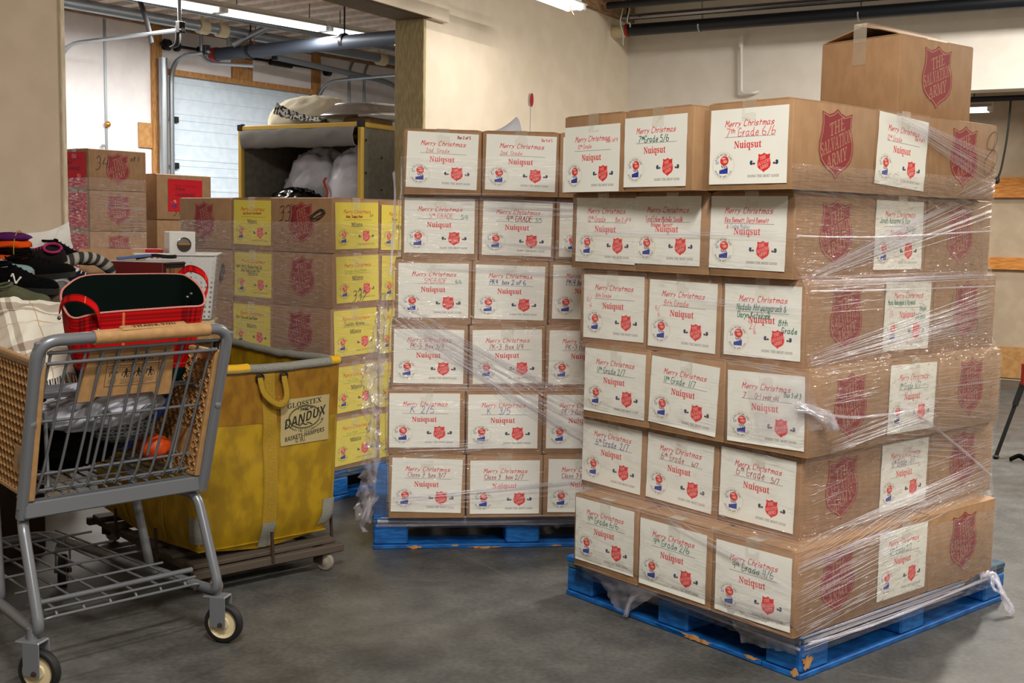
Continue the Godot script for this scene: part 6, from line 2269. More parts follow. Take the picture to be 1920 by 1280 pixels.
func build_table() -> void:
	var t := thing("folding_table", "narrow folding table behind the cart carrying shoes and baskets", "table", TABLE, TABLE_TURN)
	var mb := MB.new()
	mb.box(Vector3(0.61, TOP - 0.009, -0.15), Vector3(1.22, 0.018, 0.31), 0.004)
	part("table_top", mb, M.plywood, t)
	for x in [0.03, 1.18]:
		for z in [-0.03, -0.28]:
			mb = MB.new()
			mb.tube(PackedVector3Array([Vector3(x, 0, z), Vector3(x, TOP - 0.018, z)]), 0.012, 10)
			part("leg", mb, M.steel_dark, t)
	# a heap of pale cloth under the shoes, with the corner of a sheet standing up behind
	mb = MB.new()
	mb.blob(Vector3.ZERO, Vector3(0.46, 0.19, 0.17), 0.16, 1.8, 71, 40, 20, Basis(), -0.078, false)
	solo("cloth_heap", mb, M.grey_cloth, "heap of pale grey bedding under the pile of shoes", "bedding", on_table(0.40, 0.079, 0.16), TABLE_TURN)
	mb = MB.new()
	var z := noise(72, 7.0, 3)
	mb.surf(18, 16, func(u: float, v: float) -> Vector3:
		var top := 0.24 + 0.20 * u + 0.03 * sin(u * 5.0)
		return Vector3(-0.34 + u * 0.46, 0.06 + top * v, -0.02 * sin(u * 7.0) + 0.05 * (1.0 - v) + 0.018 * z.get_noise_2d(u * 2, v * 2)), Vector2.ONE, 0.003)
	solo("white_sheet", mb, M.white_cloth, "white sheet standing up in a point behind the shoes beside the door jamb", "sheet", on_table(0.55, 0.0, 0.285), TABLE_TURN)
	# the shoes
	var g := "shoes heaped on the narrow table"
	shoe("shoe", "black running shoe with white side stripes, front of the shoe pile", on_table(0.27, 0.222, -0.02), 0.06, 0.27, M.black_cloth, M.black_knit, M.rubber, Vector3(0.15, 0, -0.08), 1, g)
	shoe("shoe", "plain black shoe lying crosswise over the striped running shoe", on_table(0.42, 0.262, 0.09), 0.10, 0.25, M.black_suede, M.black_cloth, M.rubber, Vector3(0.2, 0, 0.05), 0, g)
	shoe("shoe", "dark grey shoe with magenta collar and laces on top of the pile", on_table(0.49, 0.315, 0.20), 2.9, 0.22, M.dark_felt, M.magenta, M.pale_sole, Vector3(-0.6, 0, 0.1), 0, g)
	shoe("shoe", "black shoe behind the magenta-laced one, toe towards the jamb", on_table(0.60, 0.315, 0.24), 0.3, 0.22, M.black_suede, M.black_cloth, M.rubber, Vector3(0.1, 0, -0.15), 0, g)
	shoe("shoe", "light grey shoe lying on its side right of the black running shoe", on_table(0.50, 0.185, -0.02), 0.5, 0.22, M.grey_suede, M.grey_cloth, M.grey_suede, Vector3(0.7, 0, 0.1), 0, g)
	shoe("shoe", "navy shoe with a pale toe behind the light grey shoe", on_table(0.60, 0.21, 0.09), 0.2, 0.22, M.navy_cloth, M.white_cloth, M.pale_sole, Vector3(0.3, 0, -0.1), 0, g)
	shoe("shoe", "pale blue shoe partly under the black running shoe at the left", on_table(0.28, 0.265, 0.12), 0.4, 0.22, M.pale_blue, M.pale_blue, M.pale_sole, Vector3(0.1, 0, 0.0), 0, g)
	shoe("shoe", "olive felt slipper lying flat in front of the running shoe", on_table(0.22, 0.175, -0.12), -0.2, 0.22, M.olive_felt, M.olive_felt, M.olive_felt, Vector3(0.3, 0, 0.0), 0, g)
	shoe("shoe", "taupe slipper beside the olive slipper, below the running shoe", on_table(0.39, 0.16, -0.09), 0.1, 0.22, M.taupe_felt, M.magenta, M.taupe_felt, Vector3(0.15, 0, 0.0), 0, g)
	# rolled knit with diagonal stripes, folded striped mittens
	mb = MB.new()
	mb.tube(spline([Vector3(-0.12, 0.02, 0), Vector3(-0.04, 0.045, 0.01), Vector3(0.05, 0.03, 0.0), Vector3(0.13, -0.03, 0.01)], 5), 0.024, 14, false)
	solo("knit_scarf", mb, M.stripe_knit, "rolled knit with black and cream stripes at the right of the shoe pile", "scarf", on_table(0.66, 0.285, 0.16), TABLE_TURN)
	var mt := thing("mittens", "orange, purple and black striped mittens tied in a stack", "mittens", on_table(0.385, 0.285, 0.24), 0.1)
	for k in 5:
		mb = MB.new()
		mb.blob(Vector3(0.0, 0.018 + k * 0.026, 0), Vector3(0.085 - k * 0.004, 0.02, 0.06), 0.3, 4.0, 90 + k, 24, 10)
		part("mitten_fold", mb, [M.purple_knit, M.orange_knit, M.black_knit, M.orange_knit, M.purple_knit][k], mt)
	mb = MB.new()
	var tie := PackedVector3Array()
	for i in 20:
		tie.append(Vector3(0.03, 0.07 + 0.078 * sin(TAU * i / 20), 0.068 * cos(TAU * i / 20)))
	mb.tube(tie, 0.002, 5, true)
	part("tie", mb, M.pale_canvas, mt)
	# the fringed white plaid blanket thrown over the near side
	var bl := thing("plaid_blanket", "white fringed blanket with brown check hanging over the left side of the cart", "blanket", V(-1.60, 0.80, 3.62), 0.55)
	var zz := noise(75, 4.0, 3)
	var sheet := func(u: float, v: float) -> Vector3:
		# v from the front hem up to the table
		var y := 0.02 + 0.205 * pow(v, 0.75) - 0.012 * (1.0 - u) - 0.03 * u * (1.0 - v)
		var fold := 0.022 * sin(u * 9.0 + v * 2.5) * (1.0 - v * 0.5) + 0.015 * zz.get_noise_2d(u * 1.5, v * 1.5)
		return Vector3(-0.30 + u * 0.56, y + fold, 0.16 - 0.42 * v + 0.05 * sin(u * 4.0))
	mb = MB.new()
	mb.surf(40, 26, sheet, Vector2(1.15, 0.9), 0.006)
	part("woven_cloth", mb, M.white_plaid, bl)
	mb = MB.new()
	rng.seed = 6
	for k in 70:
		var p: Vector3 = sheet.call(k / 69.0, 0.0)
		var d := Vector3(rng.randf_range(-0.02, 0.02), -rng.randf_range(0.08, 0.15), rng.randf_range(0.0, 0.03))
		mb.tube(PackedVector3Array([p, p + d * 0.5 + Vector3(0, 0.01, 0.006), p + d]), 0.0026, 5)
	part("fringe", mb, M.white_cloth, bl, "", "stuff")
	# the opened carton, the dark red box, the white basket and what stands in it
	var ct := thing("open_carton", "opened brown carton with its flap up behind the shoe pile", "box", on_table(0.78, 0.0, 0.15), TABLE_TURN - 0.5)
	for w in [[Vector3(0, 0.12, 0.10), Vector3(0.26, 0.24, 0.005)], [Vector3(0, 0.12, -0.10), Vector3(0.26, 0.24, 0.005)], [Vector3(-0.13, 0.12, 0), Vector3(0.005, 0.24, 0.2)], [Vector3(0.13, 0.12, 0), Vector3(0.005, 0.24, 0.2)], [Vector3(0, 0.003, 0), Vector3(0.26, 0.005, 0.2)]]:
		mb = MB.new()
		mb.box(w[0], w[1], 0.001)
		part("carton_wall", mb, M.cardboard_dark, ct)
	mb = MB.new()
	mb.box(Vector3(0, 0.30, -0.125), Vector3(0.26, 0.13, 0.005), 0.001, Basis(Vector3.RIGHT, -0.4))
	part("flap", mb, M.cardboard_pale, ct)
	mb = MB.new()
	mb.box(Vector3(0, 0.235, 0.155), Vector3(0.26, 0.005, 0.11), 0.001, Basis(Vector3.RIGHT, 0.15))
	part("flap", mb, M.cardboard_dark, ct)
	var rb := thing("storage_box", "dark red storage box with a plaid end window, papers on its lid", "box", on_table(0.87, 0.0, 0.07), -0.30)
	mb = MB.new()
	mb.box(Vector3(0, 0.158, 0), Vector3(0.25, 0.315, 0.16), 0.003)
	part("box_body", mb, M.maroon, rb)
	mb = MB.new()
	mb.box(Vector3(0.1265, 0.25, 0), Vector3(0.003, 0.11, 0.136), 0.001)
	mb.box(Vector3(0.127, 0.309, 0), Vector3(0.006, 0.006, 0.15), 0.001)
	part("window_frame", mb, M.ink_black, rb)
	mb = MB.new()
	mb.box(Vector3(0.1285, 0.246, 0), Vector3(0.002, 0.09, 0.12))
	part("plaid_lining", mb, M.gold_plaid, rb)
	mb = MB.new()
	mb.box(Vector3(0, 0.3165, 0), Vector3(0.246, 0.003, 0.155))
	part("lid_paper", mb, M.white_cloth, rb)
	mb = MB.new()
	mb.tube(spline([Vector3(-0.09, 0.0, 0), Vector3(-0.02, 0.012, 0), Vector3(0.05, 0.008, 0), Vector3(0.085, 0.01, 0)], 4), 0.008, 8)
	solo("handset", mb, M.steel_dark, "dark slim handset lying on the lid of the dark red box", "handset", on_table(0.90, 0.327, 0.05), -0.2)
	mb = MB.new()
	mb.box(Vector3.ZERO, Vector3(0.13, 0.012, 0.06), 0.003, Basis(Vector3.BACK, 0.12))
	solo("blue_packet", mb, M.blue_print, "blue and white paper packet on the lid of the dark red box", "packet", on_table(0.83, 0.333, 0.10), 0.1)
	var bk := thing("plastic_basket", "white perforated plastic basket on the table behind the tote bag", "basket", on_table(1.125, 0.062, 0.21), 0.16)
	var rect := func(u: float, w: float, d: float) -> Vector2:
		var s := fposmod(u, 1.0) * 4.0
		var k := int(s)
		var f := s - k
		var c := [Vector2(-w, d), Vector2(w, d), Vector2(w, -d), Vector2(-w, -d), Vector2(-w, d)]
		return (c[k] as Vector2).lerp(c[k + 1], f)
	mb = MB.new()
	mb.surf(48, 6, func(u: float, v: float) -> Vector3:
		var q: Vector2 = rect.call(u, lerpf(0.145, 0.172, v), lerpf(0.10, 0.122, v))
		return Vector3(q.x, 0.005 + 0.27 * v, q.y), Vector2(60.0, 13.0), 0.0)
	part("basket_wall", mb, M.perforated, bk)
	mb = MB.new()
	mb.box(Vector3(0, 0.003, 0), Vector3(0.28, 0.005, 0.19), 0.001)
	part("basket_floor", mb, M.white_metal, bk)
	mb = MB.new()
	mb.tube(fillet([Vector3(-0.174, 0.277, 0.124), Vector3(0.174, 0.277, 0.124), Vector3(0.174, 0.277, -0.124), Vector3(-0.174, 0.277, -0.124)], 0.02, 3, true), 0.006, 7, true)
	part("basket_rim", mb, M.white_metal, bk)
	var cl := thing("clock_box", "white gift box with a round window, standing in the basket", "box", on_table(1.12, 0.255, 0.19), 0.58)
	mb = MB.new()
	mb.box(Vector3(0, 0.09, 0), Vector3(0.112, 0.18, 0.075), 0.003)
	part("box_body", mb, M.white_metal, cl)
	mb = MB.new()
	mb.lathe(PackedVector2Array([Vector2(0.031, 0.0), Vector2(0.031, 0.004), Vector2(0.028, 0.005), Vector2(0.026, 0.003)]), 26, Transform3D(Basis(Vector3.RIGHT, PI / 2), Vector3(0.006, 0.125, 0.0375)))
	part("window_ring", mb, M.chrome, cl)
	mb = MB.new()
	mb.lathe(PackedVector2Array([Vector2(0.027, 0.0022), Vector2(0.0, 0.0022)]), 26, Transform3D(Basis(Vector3.RIGHT, PI / 2), Vector3(0.006, 0.125, 0.0375)))
	part("window", mb, M.grey_plastic, cl)
	mb = MB.new()
	mb.box(Vector3(0.006, 0.127, 0.0402), Vector3(0.050, 0.007, 0.001))
	part("gold_bar", mb, M.gold, cl)
	mb = MB.new()
	mb.lathe(PackedVector2Array([Vector2(0.026, 0.003), Vector2(0.0, 0.003)]), 14, Transform3D(Basis(Vector3.RIGHT, PI / 2), Vector3(0.006, 0.123, 0.0376)), PI)
	part("lower_window", mb, M.brown_print, cl)
	mb = MB.new()
	mb.box(Vector3(0, 0.02, 0), Vector3(0.13, 0.038, 0.09), 0.003)
	mb.box(Vector3(0, 0.049, 0), Vector3(0.128, 0.02, 0.088), 0.003)
	solo("red_box", mb, M.red_card, "flat bright red box lying behind the white gift box", "box", on_table(1.03, 0.30, 0.30), 0.1)
	mb = MB.new()
	mb.box(Vector3(0, 0.03, 0), Vector3(0.27, 0.06, 0.17), 0.004)
	solo("cream_box", mb, M.cream_plastic, "flat cream box on the table under the white basket", "box", on_table(1.14, 0.001, 0.19), 0.16)


# ------------------------------------------------------------------ the yellow-framed bin in the dock
func build_bin() -> void:
	var t := thing("collection_bin", "tall grey rolling bin with yellow frame and open canvas front, in the dock", "bin", in_room(-3.27, 0, -1.547), ROOM)
	var W := 1.08
	var D := 0.86
	var H := 1.98
	var mb: MB
	for c in [[0.0, 0.0], [0.0, W], [D, 0.0], [D, W]]:
		mb = MB.new()
		mb.box(Vector3(c[0], H / 2 + 0.06, c[1]), Vector3(0.036, H - 0.12, 0.036), 0.006)
		part("frame_post", mb, M.yellow_paint, t)
		mb = MB.new()
		mb.box(Vector3(c[0], H - 0.012, c[1]), Vector3(0.046, 0.05, 0.046), 0.006)
		part("corner_plate", mb, M.steel_dark, t)
	for e in [[Vector3(0, H - 0.018, W / 2), Vector3(0.034, 0.034, W)], [Vector3(D, H - 0.018, W / 2), Vector3(0.034, 0.034, W)], [Vector3(D / 2, H - 0.018, 0), Vector3(D, 0.034, 0.034)], [Vector3(D / 2, H - 0.018, W), Vector3(D, 0.034, 0.034)], [Vector3(0, 0.14, W / 2), Vector3(0.034, 0.034, W)], [Vector3(D / 2, 0.14, W), Vector3(D, 0.034, 0.034)]]:
		mb = MB.new()
		mb.box(e[0], e[1], 0.005)
		part("frame_rail", mb, M.yellow_paint, t)
	for p in [["side_sheet", Vector3(D / 2, H / 2 + 0.07, W), Vector3(D - 0.03, H - 0.2, 0.01)], ["side_sheet", Vector3(D / 2, H / 2 + 0.07, 0), Vector3(D - 0.03, H - 0.2, 0.01)], ["back_sheet", Vector3(D, H / 2 + 0.07, W / 2), Vector3(0.01, H - 0.2, W - 0.03)], ["top_sheet", Vector3(D / 2, H - 0.006, W / 2), Vector3(D - 0.03, 0.008, W - 0.03)], ["floor_sheet", Vector3(D / 2, 0.15, W / 2), Vector3(D, 0.02, W)], ["front_sheet", Vector3(0.0, 0.72, W / 2), Vector3(0.01, 1.14, W - 0.03)], ["shelf", Vector3(D / 2, 1.29, W / 2), Vector3(D - 0.04, 0.015, W - 0.04)]]:
		mb = MB.new()
		mb.box(p[1], p[2], 0.002)
		part(p[0], mb, M.bin_grey, t)
	for k in 8:
		mb = MB.new()
		mb.blob(Vector3(0.05 + (k % 2) * 0.18, 1.86 - k * 0.11, W + 0.006), Vector3(0.009, 0.009, 0.004), 0, 1, 1, 8, 6)
		part("rivet", mb, M.steel_dark, t)
	# rolled canvas front
	mb = MB.new()
	var z := noise(81, 3.0, 2)
	mb.surf(24, 14, func(u: float, v: float) -> Vector3:
		var a := v * 5.4
		return Vector3(-0.012 - 0.034 * sin(minf(a, PI)) - 0.01 * z.get_noise_2d(u * 2, v), H - 0.035 - 0.125 * (1.0 - cos(minf(a, PI))) * 0.5 - 0.008 * z.get_noise_2d(u * 2, 5.0), 0.03 + u * (W - 0.06)), Vector2.ONE, 0.004)
	part("rolled_curtain", mb, M.grey_canvas, t)
	for c in [[0.1, 0.1], [0.1, W - 0.1], [D - 0.1, 0.1], [D - 0.1, W - 0.1]]:
		mb = MB.new()
		mb.smooth(true)
		mb.lathe(PackedVector2Array([Vector2(0, -0.018), Vector2(0.05, -0.018), Vector2(0.06, 0), Vector2(0.05, 0.018), Vector2(0, 0.018)]), 18, Transform3D(Basis(Vector3.RIGHT, PI / 2), Vector3(c[0], 0.06, c[1])))
		mb.box(Vector3(c[0], 0.1, c[1]), Vector3(0.05, 0.09, 0.05), 0.003)
		part("caster", mb, M.rubber, t)
	var at := func(x: float, y: float, zz: float) -> Vector3: return in_room(-3.27 + x * 1.1, y, -1.547 + zz * 1.1)
	mb = MB.new()
	mb.blob(Vector3.ZERO, Vector3(0.2, 0.29, 0.235), 0.22, 1.2, 82, 48, 28, Basis(Vector3.RIGHT, 0.3), -0.2, true)
	solo("plastic_bag", mb, M.white_bag, "white plastic sack with a small blue print, left in the open bin", "bag", at.call(0.36, 1.535, 0.36), ROOM)
	mb = MB.new()
	mb.blob(Vector3.ZERO, Vector3(0.2, 0.28, 0.19), 0.14, 1.6, 83, 40, 24, Basis(), -0.2, true)
	solo("plastic_bag", mb, M.white_bag, "creased white plastic sack at the right post inside the open bin", "bag", at.call(0.26, 1.535, 0.76), ROOM)
	mb = MB.new()
	mb.blob(Vector3.ZERO, Vector3(0.09, 0.11, 0.22), 0.25, 2.0, 84, 44, 24, Basis(), -0.12, true)
	solo("trash_bag", mb, M.black_film, "shiny black rubbish bag in front of the white sacks in the bin", "bag", at.call(0.10, 1.42, 0.38), ROOM)
	mb = MB.new()
	mb.tube(spline([Vector3(0, 0.0, 0), Vector3(0.0, 0.09, 0.02), Vector3(0.0, 0.16, -0.01), Vector3(0.0, 0.19, 0.01)], 5), 0.012, 8, false, PackedFloat32Array(), 0.4)
	solo("orange_strap", mb, M.orange_plastic, "orange strap hanging between the sacks in the bin", "strap", at.call(0.10, 1.42, 0.62), ROOM)
	# on top of it
	mb = MB.new()
	mb.blob(Vector3.ZERO, Vector3(0.2, 0.19, 0.37), 0.12, 1.6, 85, 46, 24, Basis(), -0.03, true)
	solo("pillow_bag", mb, M.cream_cloth, "cream pillow in a loose bag on top of the yellow-framed bin", "pillow", at.call(0.28, H + 0.031, 0.37), ROOM)
	mb = MB.new()
	var fz := noise(86, 5.0, 2)
	mb.surf(26, 12, func(u: float, v: float) -> Vector3: return Vector3(-0.06 + 0.12 * v, 0.015 + 0.11 * pow(1.0 - u, 2.0) * sin(PI * clampf(v * 0.8 + 0.2, 0, 1)) + 0.03 * sin(PI * v) + 0.012 * fz.get_noise_2d(u * 2, v), -0.02 + u * 0.42), Vector2(3.0, 1.0), 0.012)
	solo("folded_cloth", mb, M.zebra_cloth, "black and white patterned cloth folded in front of the cream pillow", "cloth", at.call(0.08, H + 0.004, 0.27), ROOM)
	var tr := thing("foil_tray", "silver foil tray upside down on top of the bin", "tray", at.call(0.36, H + 0.002, 0.74), ROOM + 0.1)
	mb = MB.new()
	mb.box(Vector3(0, 0.03, 0), Vector3(0.34, 0.06, 0.26), 0.008)
	part("card_support", mb, M.cardboard, tr)
	mb = MB.new()
	var oct := func(r: float, y: float, u: float) -> Vector3: return Vector3(cos(TAU * u) * r * 0.9, y, -sin(TAU * u) * r * 1.1)
	mb.surf(40, 5, func(u: float, v: float) -> Vector3: return oct.call(lerpf(0.34, 0.23, smoothstep(0.2, 0.8, v)) + 0.003 * sin(u * 150.0), 0.062 + 0.09 * smoothstep(0.1, 0.9, v), u))
	mb.surf(40, 2, func(u: float, v: float) -> Vector3: return oct.call(lerpf(0.23, 0.001, v), 0.152, u))
	part("foil", mb, M.foil, tr)


# ------------------------------------------------------------------ dock fittings and pipes
func dock_tube(called: String, label: String, cat: String, pts: Array, r: float, m: Material, fr := 0.0) -> void:
	var mb := MB.new()
	var p := PackedVector3Array()
	if fr > 0.0:
		p = fillet(pts, fr, 8)
	else:
		p = PackedVector3Array(pts)
	mb.tube(p, r, 10)
	solo(called, mb, m, label, cat, DOCK0, DOCK)


func door_track(label: String, pts: Array, fr: float, r := 0.03) -> Node3D:
	# a bent galvanised channel
	var t := thing("door_track", label, "door track", DOCK0, DOCK)
	var p := fillet(pts, fr, 8)
	var mb := MB.new()
	mb.tube(p, r, 4, false, PackedFloat32Array(), 0.55)
	part("channel", mb, M.galvanised, t)
	var q: Vector3 = p[p.size() - 1]
	mb = MB.new()
	mb.box(q + Vector3(0, 0.02, -0.03), Vector3(0.06, 0.09, 0.05), 0.004)
	part("end_bracket", mb, M.steel_dark, t)
	return t


func build_dock() -> void:
	var tb := door_track("track that curves off the far wall at the left end of the dock", [Vector3(-1.2, 0, 0.12), Vector3(-1.2, 2.82, 0.14), Vector3(-1.2, 2.81, 1.9)], 0.35)
	for o in [Vector3(-1.2, 2.81, 1.86)]:
		var mb := MB.new()
		mb.box(o + Vector3(0, 0.2, 0.0), Vector3(0.035, 0.42, 0.006), 0.002)
		part("perforated_hanger", mb, M.galvanised, tb)
		mb = MB.new()
		mb.tube(spline([o + Vector3(0, 0.36, -0.55), o + Vector3(0, 0.1, -0.42), o + Vector3(0, -0.08, -0.36)], 5), 0.03, 6, false, PackedFloat32Array(), 0.25)
		part("rubber_stop", mb, M.rubber, tb)
		mb = MB.new()
		mb.tube(spline([o + Vector3(0, 0.03, -0.02), o + Vector3(0, -0.1, -0.03), o + Vector3(0, -0.13, -0.1)], 5), 0.03, 6, false, PackedFloat32Array(), 0.25)
		part("rubber_stop", mb, M.rubber, tb)
	door_track("track up the left edge of the white overhead door", [Vector3(0.1, 0, 0.06), Vector3(0.1, 2.89, 0.06), Vector3(0.1, 2.895, 0.62)], 0.28)
	door_track("track up the right edge of the white overhead door", [Vector3(2.08, 0, 0.06), Vector3(2.08, 2.86, 0.06), Vector3(2.08, 2.865, 1.5)], 0.34)
	door_track("track that curves towards the door from the dock's right side", [Vector3(2.837, 0.0, 0.6), Vector3(2.837, 2.86, 0.6), Vector3(2.5, 2.90, 0.6), Vector3(0.99, 2.954, 0.6)], 0.3)
	dock_tube("steel_post", "round galvanised steel post beside the overhead door", "post", [Vector3(-0.03, 0, 0.10), Vector3(-0.03, 2.86, 0.10)], 0.045, M.galvanised)
	var sh := thing("spring_shaft", "dark torsion shaft with drums above the overhead door", "door shaft", DOCK0, DOCK)
	var mb := MB.new()
	mb.tube(PackedVector3Array([Vector3(-0.05, 2.99, 0.1), Vector3(2.3, 3.0, 0.1)]), 0.016, 8)
	part("shaft", mb, M.steel_dark, sh)
	for q in [[0.02, 0.055, 0.05], [0.14, 0.05, 0.03], [0.55, 0.035, 0.3], [1.5, 0.035, 0.3], [2.2, 0.055, 0.05]]:
		mb = MB.new()
		mb.tube(PackedVector3Array([Vector3(q[0] - q[2] / 2, 2.99, 0.1), Vector3(q[0] + q[2] / 2, 2.99, 0.1)]), q[1], 12)
		part("drum" if q[1] > 0.04 else "spring", mb, M.steel_dark, sh)
	# heater tube with its hangers, pipes under the deck
	var ht := thing("heater_tube", "long blue-grey radiant heater tube hung across the dock", "heater", DOCK0, DOCK)
	mb = MB.new()
	mb.tube(PackedVector3Array([Vector3(0.42, 2.93, 0.36), Vector3(0.42, 2.90, 3.6)]), 0.062, 18)
	part("tube", mb, M.blue_steel, ht)
	mb = MB.new()
	mb.tube(PackedVector3Array([Vector3(0.42, 2.93, 0.30), Vector3(0.42, 2.93, 0.37)]), 0.07, 16)
	part("red_collar", mb, M.red_paint, ht)
	for zz in [0.85, 2.1, 3.2]:
		mb = MB.new()
		mb.tube(PackedVector3Array([Vector3(0.42, 2.925, zz - 0.02), Vector3(0.42, 2.925, zz + 0.02)]), 0.07, 16)
		mb.tube(PackedVector3Array([Vector3(0.42, 2.98, zz), Vector3(0.42, 3.3, zz)]), 0.008, 6)
		part("hanger", mb, M.steel_dark, ht)
	dock_tube("conduit", "galvanised conduit elbowing round the heater end", "pipe", [Vector3(0.3, 3.2, 0.27), Vector3(0.3, 2.92, 0.27), Vector3(0.34, 2.84, 0.34), Vector3(0.5, 2.80, 0.8)], 0.018, M.galvanised, 0.08)
	dock_tube("conduit", "short galvanised drop pipe beside the heater end", "pipe", [Vector3(0.46, 3.1, 0.5), Vector3(0.46, 2.93, 0.5)], 0.03, M.galvanised)
	dock_tube("brace_bar", "square galvanised brace slanting down to the heater tube", "brace", [Vector3(0.33, 2.985, 0.70), Vector3(0.58, 3.2, 1.05)], 0.032, M.galvanised)
	var sp := thing("sprinkler_pipe", "grey sprinkler pipe with cream couplings under the dock ceiling", "pipe", DOCK0, DOCK)
	mb = MB.new()
	mb.tube(PackedVector3Array([Vector3(-3.2, 3.08, 0.74), Vector3(4.6, 3.10, 0.86)]), 0.05, 14)
	part("pipe", mb, M.galvanised, sp)
	for x in [-0.1, 0.12, 1.2, 2.3]:
		mb = MB.new()
		mb.tube(PackedVector3Array([Vector3(x - 0.05, 3.084, 0.786 + x * 0.015), Vector3(x + 0.05, 3.084, 0.788 + x * 0.015)]), 0.066, 14)
		mb.tube(PackedVector3Array([Vector3(x, 3.084, 0.786), Vector3(x, 3.2, 0.786)]), 0.016, 8)
		part("coupling", mb, M.cream_plastic, sp)
	dock_tube("conduit", "thin silver pipe running beside the sprinkler pipe", "pipe", [Vector3(-3.2, 3.16, 0.95), Vector3(4.4, 3.17, 1.1)], 0.025, M.galvanised)
	for x in [2.63, 2.88]:
		dock_tube("conduit", "thin conduit down the far dock wall, %s of two" % ("left" if x < 2.7 else "right"), "pipe", [Vector3(x + 0.09, 3.2, 0.02), Vector3(x, 3.05, 0.02), Vector3(x, 1.0, 0.02)], 0.014, M.galvanised, 0.1)
	dock_tube("copper_wire", "thin copper wire hanging from the dock ceiling to the heater", "wire", [Vector3(0.52, 3.34, 0.84), Vector3(0.46, 2.99, 0.85)], 0.006, M.copper)
	mb = MB.new()
	mb.box(Vector3(-0.17, 2.11, 0.012), Vector3(0.168, 0.24, 0.02), 0.003)
	solo("plywood_patch", mb, M.plywood, "small plywood square screwed to the white dock wall", "board", DOCK0, DOCK)
	var bx := thing("pull_chain", "small brass valve and hooks on the conduit seam of the dock wall", "valve", DOCK0 + Vector3(-0.607, 0, 0.03).rotated(Vector3.UP, DOCK), DOCK)
	mb = MB.new()
	mb.blob(Vector3(0.0, 2.18, 0), Vector3(0.03, 0.03, 0.025), 0.0, 1, 1, 14, 10)
	part("brass_knob", mb, M.gold, bx)
	mb = MB.new()
	mb.box(Vector3(-0.05, 1.98, 0), Vector3(0.04, 0.02, 0.02), 0.004)
	mb.box(Vector3(-0.07, 1.93, 0), Vector3(0.05, 0.03, 0.02), 0.004)
	part("hook", mb, M.galvanised, bx)


func room_solo(called: String, mb: MB, m: Material, label: String, cat: String) -> void:
	solo(called, mb, m, label, cat, CORNER, ROOM)


